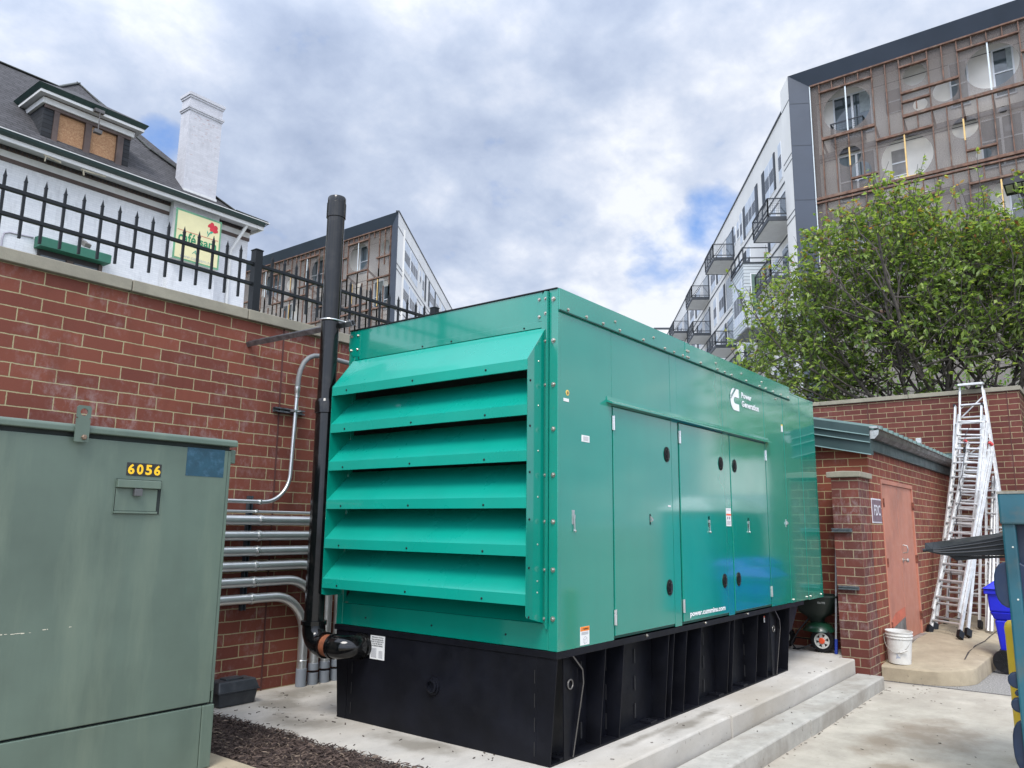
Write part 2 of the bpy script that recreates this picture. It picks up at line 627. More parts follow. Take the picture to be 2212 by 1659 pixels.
def step_block(name, x0, x1, y0, y1, z0, z1, mat):
    """poured block with worn, slightly wavy front arris (front faces -Y)"""
    n = 150
    mb = MB()
    vs = []
    for i in range(n + 1):
        x = x0 + (x1 - x0) * i / n
        a = noise.noise(Vector((x * 1.3, y0, 3))) * 0.010 + noise.noise(Vector((x * 9, y0, 7))) * 0.003
        chip = max(0, noise.noise(Vector((x * 5, y0 + 4, 2))) - 0.35) * 0.03
        vs += [(x, y0 + a, z0), (x, y0 + a * 0.9, z1 - 0.013 - chip), (x, y0 + a + 0.005, z1 - 0.004), (x, y0 + a + 0.016 + chip, z1), (x, y1, z1), (x, y1, z0)]
    fs = []
    for i in range(n):
        o = i * 6
        for k in range(5):
            fs.append((o + k, o + 6 + k, o + 7 + k, o + 1 + k))
    fs.append((0, 1, 2, 3, 4, 5))
    fs.append(tuple(n * 6 + k for k in (5, 4, 3, 2, 1, 0)))
    mb.add(vs, fs)
    o = build(name, mb, mat)
    tag(o, kind='structure')
    return o


step_block('generator_pad', -0.55, 1.97, -0.262, 3.20, GZ - 0.01, -0.025, m_pad)
step_block('generator_pad', 1.978, 5.45, -0.275, 3.20, GZ - 0.01, -0.025, m_pad)
step_block('step', -0.55, 2.905, -0.565, -0.30, GZ - 0.01, -0.168, m_curb)
step_block('step', 2.911, 5.43, -0.572, -0.30, GZ - 0.01, -0.172, m_curb)
tag(build('generator_pad', MB().box(5.452, 6.1, -0.10, 3.2, GZ - 0.01, -0.027), m_pad), kind='structure')

# raised walk by the shed door with a rounded kerb, rising gently to the door
wk = MB()
cx_, cy_, rr = 6.72, -0.72, 0.62
outl = [(6.06, -0.405)]
outl += [(6.06, -0.60)]
for k in range(13):
    a = pi + (pi / 2) * k / 12
    outl.append((6.62 + 0.56 * cos(a), -0.75 + 0.56 * sin(a) * 1.0))
outl += [(7.2, -1.325), (7.8, -1.34), (9.2, -1.36), (11.75, -1.40)]
outl = [outl[0], outl[1]] + [(x, y) for x, y in outl[2:]]
top_in = []


def wz(x, y):
    return -0.150 + 0.125 * min(1, max(0, (x - 6.15) / 1.7)) * min(1, max(0, (y + 1.40) / 0.8)) ** 0.7


ring = outl
m_ = len(ring)
vs, fs = [], []
lay = [(0.0, GZ - 0.01, 0), (0.0, -0.022, 1), (0.012, -0.006, 1), (0.035, 0.0, 1)]
for (ins, dz, ab) in lay:
    for (x, y) in ring:
        dx, dy = 9.0 - x, -0.405 - y
        L_ = math.hypot(dx, dy) or 1
        xx, yy = x + dx / L_ * ins, y + (dy / L_ * ins if y < -0.41 else 0)
        vs.append((xx, yy, (wz(xx, yy) + dz) if ab else dz))
for q in range(3):
    for i in range(m_ - 1):
        a = q * m_ + i
        fs.append((a, a + 1, a + 1 + m_, a + m_))
# top surface as strips from the kerb to the wall
base = 3 * m_
rows = 10
idx = [[base + i for i in range(m_)]]
for r in range(1, rows + 1):
    rowi = []
    for i in range(m_):
        x, y, z = vs[base + i]
        tt = r / rows
        xt = x if x > 6.3 else 6.06 + (x - 6.06)
        yy = y + (-0.402 - y) * tt
        xx = x
        vs.append((xx, yy, wz(xx, yy)))
        rowi.append(len(vs) - 1)
    idx.append(rowi)
for r in range(rows):
    for i in range(m_ - 1):
        fs.append((idx[r][i], idx[r][i + 1], idx[r + 1][i + 1], idx[r + 1][i]))
wk.add(vs, fs)
tag(build('raised_walk', wk, m_tan, smooth=True), kind='structure')
# dark control joint across the walk and the edge strip against the yard slab
jt = MB()
jp = [(6.95, -1.13), (7.5, -1.10), (8.1, -1.10), (8.7, -1.13), (9.3, -1.12), (11.7, -1.12)]
for (a, b_) in zip(jp[:-1], jp[1:]):
    jt.poly((a[0], a[1] - 0.006, wz(*a) + 0.004), (b_[0], b_[1] - 0.010, wz(*b_) + 0.004), (b_[0], b_[1] + 0.010, wz(*b_) + 0.004), (a[0], a[1] + 0.006, wz(*a) + 0.004))
tag(build('walk_joint', jt, pm('joint dirt', (0.05, 0.04, 0.035), 0.95)), kind='structure')
jt = MB().poly((5.925, -0.42, GZ + 0.004), (5.955, -0.42, GZ + 0.004), (6.075, -14, GZ + 0.004), (6.03, -14, GZ + 0.004))
tag(build('slab_joint', jt, pm('joint dirt', (0.05, 0.04, 0.035), 0.95)), kind='structure')

# upper terrace behind the retaining walls
m_soil = pm('terrace turf', (0.07, 0.09, 0.035), 0.95, var=0.4, vs=12, bump=0.8, bs=30)
tag(build('terrace', MB().box(-60, 400, 3.52, 400, GZ - 0.2, 3.0).box(12.1, 400, -3.0, 3.5, GZ - 0.2, 3.35), m_soil), kind='structure')

# mulch bed
m_mulch = pm('shredded bark', (0.045, 0.032, 0.026), 0.95, var=0.5, vs=35, bump=1.0, bs=60)
mul = MB()
mul.add(*(lambda g: (g.v, g.f))(slabgrid(-1.16, -0.57, -1.2, 3.15, -0.03, 24, 120, 0.012)))
rnd = random.Random(3)
for k in range(9500):
    y = rnd.uniform(-0.6, 3.1)
    x = rnd.uniform(-1.16, -0.535 + 0.03 * noise.noise(Vector((0, y * 3, 0))))
    z = -0.03 + rnd.uniform(0.0, 0.028) + noise.noise(Vector((x * 1.7, y * 1.7, 1))) * 0.012
    l, w_ = rnd.uniform(0.016, 0.065), rnd.uniform(0.004, 0.013)
    a, e = rnd.uniform(0, 2 * pi), rnd.uniform(-0.5, 0.5)
    d = Vector((cos(a) * cos(e), sin(a) * cos(e), sin(e))) * l * 0.5
    s_ = Vector((-sin(a), cos(a), rnd.uniform(-0.6, 0.6))).normalized() * w_ * 0.5
    c_ = Vector((x, y, z))
    hgt = Vector((0, 0, rnd.uniform(0.002, 0.007)))
    o_ = len(mul.v)
    mul.v += [tuple(c_ - d - s_), tuple(c_ + d - s_ * 0.4), tuple(c_ + d + s_ * 0.4), tuple(c_ - d + s_), tuple(c_ + hgt)]
    mul.f += [(o_, o_ + 1, o_ + 4), (o_ + 1, o_ + 2, o_ + 4), (o_ + 2, o_ + 3, o_ + 4), (o_ + 3, o_, o_ + 4)]
mc, t_, b_ = newmat('bark chips')
g_ = N(t_, 'ShaderNodeNewGeometry')
lk(t_, ramp(t_, g_.outputs['Random Per Island'], [(0.0, (0.018, 0.011, 0.009)), (0.5, (0.050, 0.032, 0.026)), (0.88, (0.10, 0.068, 0.052)), (1.0, (0.22, 0.165, 0.12))]), b_.inputs['Base Color'])
b_.inputs['Roughness'].default_value = 0.9
tag(build('bark_mulch', mul, mc, recalc=False), 'dark shredded bark mulch bed between the transformer slab and the pad', 'mulch', kind='stuff')
tag(build('transformer_slab', MB().box(-4.2, -1.17, -0.4, 3.1, GZ, 0.006), m_tan, bevel=0.01), kind='structure')

# ---------------------------------------------------------------- left retaining wall, coping, fence
BR = brickmat('wall brick', (0.215, 0.066, 0.042), (0.150, 0.045, 0.032), (0.36, 0.30, 0.17), du=0.067, dv=0.022, eff=0.38, ms=0.005)
BR2 = brickmat('back wall brick', (0.155, 0.050, 0.038), (0.105, 0.034, 0.028), (0.37, 0.31, 0.18), du=0.05, dv=0.01, eff=0.12)
BR3 = brickmat('shed brick', (0.26, 0.075, 0.045), (0.17, 0.047, 0.032), (0.46, 0.37, 0.20), bw=0.303, du=0.02, dv=0.03, eff=0.30)
BR4 = brickmat('pillar brick', (0.19, 0.055, 0.04), (0.105, 0.038, 0.032), (0.34, 0.28, 0.18), bw=0.205, rh=0.0995, du=0.09, dv=0.03, eff=0.45)
t = thing('retaining_wall', 'long red brick retaining wall with stone coping behind the grey pipes', 'wall', (2, 3.35, GZ))
build('brickwork', MB().box(-14, 11.79, 3.20, 3.52, GZ, 3.163), BR, t)
cop = MB()
x = -14.2
ce = [x + 0.0]
e_ = [-14.2, -9.5, -7.6, -5.3, -3.3, -1.276, -0.237, 1.35, 2.9, 4.5, 6.1, 7.7, 9.3, 10.9, 11.79]
for a, b_ in zip(e_[:-1], e_[1:]):
    cop.prism([(3.155, 3.166), (3.565, 3.166), (3.565, 3.262), (3.36, 3.274), (3.155, 3.258)], 0, a + 0.004, b_ - 0.004)
build('coping', cop, m_cap, t, bevel=0.006)
build('expansion_joint', MB().box(0.168, 0.182, 3.194, 3.21, GZ, 3.163), pm('joint sealant', (0.085, 0.03, 0.025), 0.8), t)

m_iron = pm('black powder coat', (0.009, 0.011, 0.013), 0.45, var=0.1, spec=0.25)
t = thing('iron_fence', 'black spiked iron fence standing on the left wall coping', 'fence', (0, 3.35, 3.27))
fx0, fx1 = -5.0, 7.2
for zc in (3.752, 3.561):
    build('rail', MB().box(fx0, fx1, 3.334, 3.366, zc - 0.015, zc + 0.015), m_iron, t, bevel=0.003)
posts = [-4.89, -2.482, -0.067, 2.336, 4.75, 7.16]
for px in posts:
    mb = MB().box(px - 0.038, px + 0.038, 3.312, 3.388, 3.268, 3.885)
    mb.add([(px - 0.043, 3.307, 3.885), (px + 0.043, 3.307, 3.885), (px + 0.043, 3.393, 3.885), (px - 0.043, 3.393, 3.885),
            (px - 0.043, 3.307, 3.895), (px + 0.043, 3.307, 3.895), (px + 0.043, 3.393, 3.895), (px - 0.043, 3.393, 3.895), (px, 3.35, 3.915)],
           [(3, 2, 1, 0), (0, 1, 5, 4), (1, 2, 6, 5), (2, 3, 7, 6), (3, 0, 4, 7), (4, 5, 8), (5, 6, 8), (6, 7, 8), (7, 4, 8)])
    build('post', mb, m_iron, t, bevel=0.002)
pk0 = None
xs_ = []
for a, b_ in zip(posts[:-1], posts[1:]):
    n_ = 15
    xs_ += [a + 0.08 + 0.09 + (b_ - a - 0.34) * k / n_ for k in range(n_ + 1)]
for px in xs_:
    if pk0 is None:
        px0 = px
        h_ = 0.0095
        mb = MB().box(px - h_, px + h_, 3.35 - h_, 3.35 + h_, 3.408, 3.845)
        mb.add([(px - h_, 3.35 - h_, 3.845), (px + h_, 3.35 - h_, 3.845), (px + h_, 3.35 + h_, 3.845), (px - h_, 3.35 + h_, 3.845), (px, 3.35, 3.902)],
               [(0, 1, 4), (1, 2, 4), (2, 3, 4), (3, 0, 4)])
        mb.box(px - 0.011, px + 0.011, 3.339, 3.361, 3.838, 3.848)
        pk0 = build('picket', mb, m_iron, t)
    else:
        c_ = pk0.copy()
        col.objects.link(c_)
        c_.location = (px - px0, 0, 0)

# ---------------------------------------------------------------- back wall
t = thing('boundary_wall', 'tall brick wall with stone coping behind the shed and ladders', 'wall', (11.95, 0.8, GZ))
build('brickwork', MB().box(11.8, 12.12, -1.58, 3.2, GZ, 3.80).box(12.12, 16, -1.58, -1.28, GZ, 3.80), BR2, t)
cop = MB()
for a, b_ in ((-1.61, 0.155), (0.163, 1.75), (1.758, 3.2)):
    cop.box(11.76, 12.16, a, b_, 3.805, 3.88)
cop.box(12.165, 16, -1.61, -1.25, 3.805, 3.88)
build('coping', cop, m_cap, t, bevel=0.006)
build('expansion_joint', MB().box(11.794, 11.81, -1.40, -1.387, GZ, 3.8).box(11.794, 11.81, 0.88, 0.893, GZ, 3.8), pm('joint sealant', (0.085, 0.03, 0.025), 0.8), t)

# ---------------------------------------------------------------- shed
SY = -0.402
t = thing('brick_shed', 'low red brick shed with salmon double doors and green metal roof', 'shed', (8.9, 0.8, GZ))
wall = MB()
wall.prism([(SY, GZ), (3.0, GZ), (3.0, 3.0), (SY, 2.36)], 0, 6.09, 6.25)
wall.box(6.25, 6.63, SY, SY + 0.15, GZ, 2.36).box(8.50, 11.79, SY, SY + 0.15, GZ, 2.36).box(6.63, 8.50, SY, SY + 0.15, 2.03, 2.36).box(6.63, 8.50, SY, SY + 0.15, GZ, -0.045)
build('wall', wall, BR3, t)
m_roof = pm('green roof sheet', (0.085, 0.15, 0.135), 0.45, var=0.1, coat=0.1, streak=0.3)
m_roofd = pm('green fascia sheet', (0.028, 0.055, 0.055), 0.5, var=0.1, coat=0.1, streak=0.3)
sl_ = 0.215
rf = MB()
ry0, ry1 = -0.52, 3.1


def rz(y):
    return 2.60 + (y + 0.52) * sl_


rf.hexa([(5.97, ry0, rz(ry0) - 0.02), (11.78, ry0, rz(ry0) - 0.02), (11.78, ry1, rz(ry1) - 0.02), (5.97, ry1, rz(ry1) - 0.02)],
        [(5.97, ry0, rz(ry0)), (11.78, ry0, rz(ry0)), (11.78, ry1, rz(ry1)), (5.97, ry1, rz(ry1))])
k = 6.15
while k < 11.7:
    rf.hexa([(k, ry0 - 0.05, rz(ry0)), (k + 0.09, ry0 - 0.05, rz(ry0)), (k + 0.09, ry1, rz(ry1)), (k, ry1, rz(ry1))],
            [(k + 0.015, ry0 - 0.05, rz(ry0) + 0.045), (k + 0.075, ry0 - 0.05, rz(ry0) + 0.045), (k + 0.075, ry1, rz(ry1) + 0.045), (k + 0.015, ry1, rz(ry1) + 0.045)])
    k += 0.29
rf.box(11.70, 11.79, -0.5, 3.0, 2.62, 2.75)
build('roof', rf, m_roof, t)
# stepped rake trim on the gable end
tr = MB()
for (za, zb, xo) in ((0.0, -0.105, 5.925), (-0.108, -0.19, 5.945), (-0.193, -0.335, 5.965)):
    pts = [(-0.475, rz(-0.475) + zb + 0.01), (3.0, rz(3.0) + zb + 0.01), (3.0, rz(3.0) + za + 0.01), (-0.475, rz(-0.475) + za + 0.01)]
    tr.prism(pts, 0, xo, 6.085)
    tr_e = (tr_e if 'tr_e' in globals() else MB())
    ye = [(-0.477, rz(-0.477) + zb + 0.004), (3.0, rz(3.0) + zb + 0.004), (3.0, rz(3.0) + zb + 0.016), (-0.477, rz(-0.477) + zb + 0.016)]
    tr_e.prism(ye, 0, xo - 0.014, xo - 0.0005)
build('rake_trim', tr, m_roofd, t)
build('trim_edge', tr_e, pm('trim edge', (0.20, 0.30, 0.29), 0.45), t)
build('fascia', MB().box(6.09, 11.78, SY - 0.055, SY - 0.005, 2.345, 2.47).box(6.09, 11.78, SY - 0.09, SY - 0.004, 2.472, 2.50), m_roofd, t)
gt = MB()
prof = [(-0.43, 2.475), (-0.52, 2.475), (-0.565, 2.52), (-0.575, 2.575), (-0.59, 2.58), (-0.59, 2.59), (-0.57, 2.588), (-0.558, 2.53), (-0.515, 2.487), (-0.43, 2.487)]
gt.prism(prof, 0, 5.99, 11.5)
build('gutter', gt, pm('bronze gutter', (0.075, 0.066, 0.058), 0.35, metal=0.5, var=0.2), t)
gc = MB().prism([(-0.43, 2.475), (-0.52, 2.475), (-0.565, 2.52), (-0.575, 2.575), (-0.43, 2.575)], 0, 5.975, 5.99)
gc.box(5.97, 6.12, -0.56, -0.44, 2.60, 2.625)
build('gutter_end', gc, pm('weathered aluminium', (0.45, 0.46, 0.46), 0.5, metal=0.4, dirt=(0.05, 0.05, 0.05), dirtamt=0.8, dirts=14), t)
vp_ = MB().box(11.02, 11.10, -0.13, -0.05, 2.70, 2.98)
build('roof_vent', vp_, pm('patchy galvanised', (0.55, 0.56, 0.55), 0.4, metal=0.4, dirt=(0.25, 0.25, 0.24), dirts=20), t, bevel=0.004)
m_door = pm('salmon paint', (0.46, 0.185, 0.12), 0.45, var=0.06, vs=2, dirt=(0.22, 0.10, 0.08), dirts=1.8, dirtamt=0.35, streak=0.15)
fr = MB().box(6.632, 6.67, SY - 0.012, SY + 0.05, -0.045, 2.028).box(8.45, 8.498, SY - 0.012, SY + 0.05, -0.045, 2.028).box(6.67, 8.45, SY - 0.012, SY + 0.05, 1.975, 2.028)
build('door_frame', fr, m_door, t, bevel=0.003)
m_gap_shade = pm('gap black', (0.004, 0.004, 0.004), 0.8)
m_rust = pm('rusty steel', (0.16, 0.05, 0.03), 0.8, var=0.4, vs=20)
for (a, b_, hx) in ((6.675, 7.555, 6.675), (7.572, 8.445, 8.445)):
    d = build('door', MB().box(a, b_, SY + 0.008, SY + 0.05, -0.02, 1.972), m_door, t, bevel=0.003)
    for hz in (0.22, 0.99, 1.73):
        s_ = 1 if hx < 7 else -1
        build('hinge', MB().box(hx - 0.012 - s_ * 0.01, hx + 0.012 - s_ * 0.01, SY - 0.028, SY + 0.007, hz - 0.055, hz + 0.055), m_rust, d)
    if hx > 8:
        build('handle', MB().tube([(7.66, SY + 0.0, 1.09), (7.66, SY - 0.05, 1.10), (7.66, SY - 0.06, 1.14), (7.66, SY - 0.05, 1.185), (7.66, SY, 1.195)], 0.009, 8), pm('brushed steel', (0.5, 0.47, 0.43), 0.35, metal=0.9), d, smooth=True)
        build('knob', MB().lathe([(0.033, 0), (0.033, -0.006), (0.012, -0.01), (0.012, -0.035), (0.028, -0.045), (0.03, -0.06), (0.02, -0.072), (0.001, -0.074)], (7.645, SY + 0.008, 0.995), axis=1, n=16), pm('brushed steel', (0.5, 0.47, 0.43), 0.35, metal=0.9), d, smooth=True)
    else:
        pts = [(6.70, SY + 0.0045, -0.015), (7.54, SY + 0.0045, -0.015), (7.54, SY + 0.0045, 0.275), (7.45, SY + 0.0045, 0.262), (7.2, SY + 0.0045, 0.225), (6.70, SY + 0.0045, 0.17)]
        build('kick_plate', MB().hexa([pts[0], pts[1], pts[2], pts[5]], [(p[0], SY + 0.0075, p[2]) for p in (pts[0], pts[1], pts[2], pts[5])]), pm('scuffed steel', (0.17, 0.16, 0.15), 0.55, metal=0.3, var=0.4, vs=9), d)
        pts = [(6.69, SY + 0.005, 0.172), (7.55, SY + 0.005, 0.277), (7.55, SY + 0.005, 0.40), (7.0, SY + 0.005, 0.36), (6.69, SY + 0.005, 0.26)]
        build('primer_patch', MB().poly(*pts), pm('orange primer', (0.50, 0.13, 0.075), 0.6, var=0.15, vs=6), d)
build('door_gap', MB().box(7.556, 7.571, SY + 0.012, SY + 0.05, -0.02, 1.972), m_gap_shade, t)  # dark strip standing in for the shade between the door leaves
build('threshold', MB().box(6.66, 8.49, SY - 0.06, SY + 0.01, -0.05, -0.022), pm('threshold aluminium', (0.35, 0.33, 0.30), 0.5, metal=0.5, var=0.3), t)

t = thing('brick_pillar', 'short brick pillar with a stone cap at the end of the pad', 'pillar', (5.85, -0.25, GZ))
build('shaft', MB().box(5.6, 6.085, -0.395, -0.095, GZ, 1.995), BR4, t)
build('cap', MB().prism([(-0.435, 1.998), (-0.05, 1.998), (-0.05, 2.062), (-0.24, 2.072), (-0.435, 2.062)], 0, 5.56, 6.11), m_cap, t, bevel=0.008)
m_strut = pm('galvanised strut', (0.20, 0.21, 0.22), 0.45, metal=0.8, var=0.25, vs=20)


def strut(name, label, p, q, face, w_=0.041, group=None, cat='strut channel'):
    """slotted C channel, open side towards `face`"""
    p, q, fv = Vector(p), Vector(q), Vector(face).normalized()
    tt = (q - p).normalized()
    sd = tt.cross(fv).normalized()
    mb = MB()
    h_ = w_ / 2
    for off, a, b__ in ((-fv * h_, w_, 0.004), (sd * (h_ - 0.002), 0.004, w_), (-sd * (h_ - 0.002), 0.004, w_)):
        mb.bar(p + off, q + off, a, b__, upv=tuple(fv))
    for sgn in (1, -1):
        mb.bar(p + fv * (h_ - 0.002) + sd * sgn * (h_ - 0.006), q + fv * (h_ - 0.002) + sd * sgn * (h_ - 0.006), 0.009, 0.004, upv=tuple(fv))
    o = build(name, mb, m_strut)
    tag(o, label, cat, group)
    return o


strut('strut_channel', 'steel channel fixed high on the brick pillar front', (5.577, -0.075, 1.385), (5.577, -0.30, 1.385), (-1, 0, 0), group='channels on the brick pillar')
strut('strut_channel', 'steel channel fixed low on the brick pillar front', (5.577, -0.11, 0.735), (5.577, -0.335, 0.735), (-1, 0, 0), group='channels on the brick pillar')

# FDC sign
sg = thing('fdc_sign', 'small brown FDC sign with white lettering beside the salmon doors', 'sign', (6.34, SY, 1.48))
m_sgw = pm('sign white', (0.62, 0.60, 0.62), 0.5, var=0.06, vs=12)
build('border', MB().box(6.105, 6.575, SY - 0.006, SY - 0.001, 1.475, 1.772), m_sgw, sg, bevel=0.002)
build('face', MB().box(6.122, 6.558, SY - 0.009, SY - 0.0065, 1.492, 1.755), pm('sign brown', (0.17, 0.11, 0.13), 0.5, var=0.12, vs=10), sg)
text('lettering', 'FDC', sg, m_sgw, (6.19, SY - 0.009, 1.565), XP, ZP, 0.31, 0.13, bold=0.02, n_off=0.003)
# ---------------------------------------------------------------- generator
G1 = (0.0015, 0.212, 0.152)
m_g = pm('green enamel', G1, 0.14, var=0.05, vs=1.2, coat=1.0, rv=0.04, wav=0.07, spec=0.3, streak=0.10, cior=1.68, crough=0.07)
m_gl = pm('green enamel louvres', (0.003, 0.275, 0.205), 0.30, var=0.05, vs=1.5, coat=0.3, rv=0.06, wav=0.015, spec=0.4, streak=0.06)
m_gd = pm('green gap', (0.003, 0.06, 0.045), 0.6)
m_blk = pm('black tank paint', (0.0045, 0.005, 0.008), 0.5, var=0.3, vs=4, rv=0.08, wav=0.03, spec=0.2, dirt=(0.012, 0.012, 0.014), dirts=6, dirtamt=0.2)
m_zinc = pm('zinc bolt', (0.42, 0.40, 0.36), 0.3, metal=0.9, var=0.2, vs=40)
m_rubber = pm('black plastic', (0.008, 0.008, 0.009), 0.4, var=0.1, spec=0.3)
m_slv = pm('hinge steel', (0.62, 0.63, 0.62), 0.3, metal=0.85, var=0.1)
gen = thing('generator', 'large green diesel generator in a louvred steel enclosure', 'generator', (2.6, 1.03, -0.025))
W = 2.05
body = MB().box(0.46, 4.50, 0.008, W - 0.004, 0.65, 2.925).box(4.50, 5.345, 0.008, W - 0.004, 0.65, 2.865)
build('enclosure', body, m_gd, gen)
T = 0.0


def panel(name, x0, x1, z0, z1, y=0.0, th=0.006, mat=None, bevel=0.0015):
    return build(name, MB().box(x0 + 0.0015, x1 - 0.0015, y, y + th, z0 + 0.0015, z1 - 0.0015), mat or m_g, gen, bevel=bevel)


panel('side_panel', 0.0, 0.676, 0.641, 2.80, y=-0.002, th=0.03)
for (a, b_) in ((0.678, 1.60), (1.72, 2.645), (2.776, 3.706)):
    panel('upper_panel', a, b_, 2.243, 2.80)
for (a, b_) in ((1.60, 1.72), (2.645, 2.776)):
    panel('mullion', a, b_, 0.643, 2.80, y=-0.001)
panel('side_panel', 3.706, 4.275, 0.643, 2.80, y=-0.002)
panel('side_panel', 4.279, 4.832, 0.640, 2.872, y=-0.004)
panel('side_panel', 4.836, 5.352, 0.634, 2.879, y=-0.006)
build('roof', MB().box(0.02, 1.90, -0.010, W, 2.925, 2.945).box(1.9, 4.51, -0.010, W, 2.92, 2.938).box(4.51, 5.36, -0.008, W, 2.862, 2.880), m_g, gen, bevel=0.003)
build('top_rail', MB().box(0.0, 1.872, -0.014, 0.003, 2.797, 2.942).box(1.95, 4.505, -0.013, 0.003, 2.797, 2.936).box(1.872, 1.95, -0.018, 0.003, 2.790, 2.938), m_g, gen, bevel=0.002)
build('rail_lip', MB().box(0.0, 4.505, -0.019, 0.0, 2.788, 2.7965), m_gd, gen)
build('drip_rail', MB().prism([(0.0, 2.302), (-0.006, 2.302), (-0.009, 2.278), (-0.052, 2.256), (-0.052, 2.246), (-0.006, 2.262), (0.0, 2.262)], 0, 0.602, 3.80), m_g, gen)
build('rear_panel', MB().box(5.35, 5.358, 0.0, W, 0.64, 2.875), m_g, gen)
build('far_side_panel', MB().box(0.0, 5.35, W - 0.006, W, 0.64, 2.87), m_g, gen)
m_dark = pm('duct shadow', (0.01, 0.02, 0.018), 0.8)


def latch(parent, x, ztop, clip=False):
    z = ztop
    mb = MB()
    if clip:
        mb.box(x - 0.016, x + 0.004, -0.006, 0.0, z - 0.08, z)
        mb.prism([(-0.004, z - 0.015), (-0.022, z - 0.035), (-0.022, z - 0.048), (-0.004, z - 0.06)], 0, x - 0.008, x + 0.016)
    else:
        mb.box(x - 0.014, x + 0.014, -0.006, 0.0, z - 0.09, z)
        mb.box(x - 0.011, x + 0.011, -0.014, -0.0065, z - 0.055, z - 0.03)
        mb.bar((x + 0.002, -0.011, z - 0.05), (x + 0.004, -0.013, z - 0.128), 0.009, 0.005, upv=(0, 1, 0))
        mb.tube([(x + 0.003, -0.008, z - 0.128), (x + 0.003, -0.022, z - 0.134)], 0.008, 10)
    return build('door_latch', mb, m_slv, parent)


def door(x0, x1, z0, z1, hs, hx, lx, clip):
    d = build('door', MB().box(x0 + 0.005, x1 - 0.005, -0.006, 0.006, z0 + 0.004, z1 - 0.004), m_g, gen, bevel=0.002)
    for hz in (2.12, 0.79):
        mb = MB().tube([(hs, -0.012, hz - 0.051), (hs, -0.012, hz + 0.051)], 0.007, 10)
        mb.box(hs - 0.018, hs + 0.018, -0.0095, -0.0062, hz - 0.05, hz + 0.05)
        build('hinge', mb, m_slv, d)
    for hz in (1.96, 0.944):
        mb = MB()
        n_ = 28
        ring = [(hx + 0.048 * cos(2 * pi * k / n_), hz + 0.060 * sin(2 * pi * k / n_)) for k in range(n_)]
        mb.prism(ring, 1, -0.0115, -0.006)
        ring = [(hx + 0.040 * cos(2 * pi * k / n_), hz + 0.052 * sin(2 * pi * k / n_)) for k in range(n_)]
        mb.prism(ring, 1, -0.0145, -0.0115)
        mb.prism([(hx - 0.005 + 0.009 * cos(a * pi / 6), hz + (0.038 if 0 < a < 6 else -0.038) + 0.009 * sin(a * pi / 6)) for a in range(12)], 1, -0.022, -0.0145)
        mb.box(hx - 0.035, hx + 0.03, -0.019, -0.0145, hz - 0.006, hz + 0.006)
        build('handle', mb, m_rubber, d)
        mb = MB()
        for (u_, v_) in ((-0.022, 0.0), (-0.014, 0.036), (-0.014, -0.036), (0.02, 0.03), (0.02, -0.03)):
            mb.tube([(hx + u_, -0.0145, hz + v_), (hx + u_, -0.0165, hz + v_)], 0.0035, 8)
        build('handle_screws', mb, m_zinc, d)
    latch(d, lx, 1.492, clip)
    return d


door(0.682, 1.592, 0.665, 2.241, 0.688, 1.505, 1.218, True)
d2 = door(1.734, 2.640, 0.667, 2.238, 1.744, 2.558, 2.270, False)
door(2.780, 3.685, 0.665, 2.240, 3.693, 2.872, 3.160, False)
latch(gen, 0.172, 1.499)
latch(gen, 4.222, 1.492, True)

# front end: corner post, flange, header, lower panel
build('corner_post', MB().box(-0.004, 0.03, -0.003, 0.066, 0.642, 2.938), m_g, gen, bevel=0.002)
fl = MB().prism([(0.068, 0.765), (0.100, 0.80), (0.122, 0.825), (0.122, 2.905), (0.10, 2.935), (0.068, 2.93)], 0, -0.012, -0.004)
fl.box(-0.030, -0.012, 0.066, 0.072, 0.775, 2.925)
build('corner_flange', fl, m_g, gen)
build('far_post', MB().box(-0.004, 0.03, 1.982, W, 0.642, 2.938), m_g, gen, bevel=0.002)
build('gusset_plate', MB().prism([(1.925, 2.72), (1.995, 2.72), (2.05, 2.775), (2.05, 2.90), (2.0, 2.935), (1.98, 2.915), (1.925, 2.915)], 0, -0.010, -0.0045), m_g, gen)
build('gusset_plate', MB().prism([(0.123, 2.735), (0.155, 2.735), (0.155, 2.915), (0.123, 2.915)], 0, -0.009, -0.0045), m_g, gen)
hd = MB().box(-0.004, 0.02, 0.123, 1.980, 2.688, 2.936).box(-0.0075, -0.004, 0.125, 1.978, 2.690, 2.735)
build('header_panel', hd, m_g, gen, bevel=0.0015)
build('roof_edge', MB().box(-0.012, 0.02, 0.0, W, 2.938, 2.946), m_rubber, gen)
build('lower_panel', MB().box(-0.002, 0.03, 0.068, W, 0.644, 0.800), m_g, gen, bevel=0.0015)
build('lower_panel', MB().hexa([(0.0, 0.125, 0.802), (0.0, 1.98, 0.802), (0.02, 1.98, 0.802), (0.02, 0.125, 0.802)], [(0.10, 0.125, 0.93), (0.10, 1.98, 0.93), (0.12, 1.98, 0.93), (0.12, 0.125, 0.93)]), m_g, gen)
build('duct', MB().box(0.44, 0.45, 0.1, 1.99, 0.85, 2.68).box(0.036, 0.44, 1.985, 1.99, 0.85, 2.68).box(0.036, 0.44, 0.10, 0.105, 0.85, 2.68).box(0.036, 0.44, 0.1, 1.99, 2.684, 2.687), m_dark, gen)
HX = -0.2
lz = [2.441 - 0.2906 * k for k in range(6)]
tk = 0.003
lv0 = None
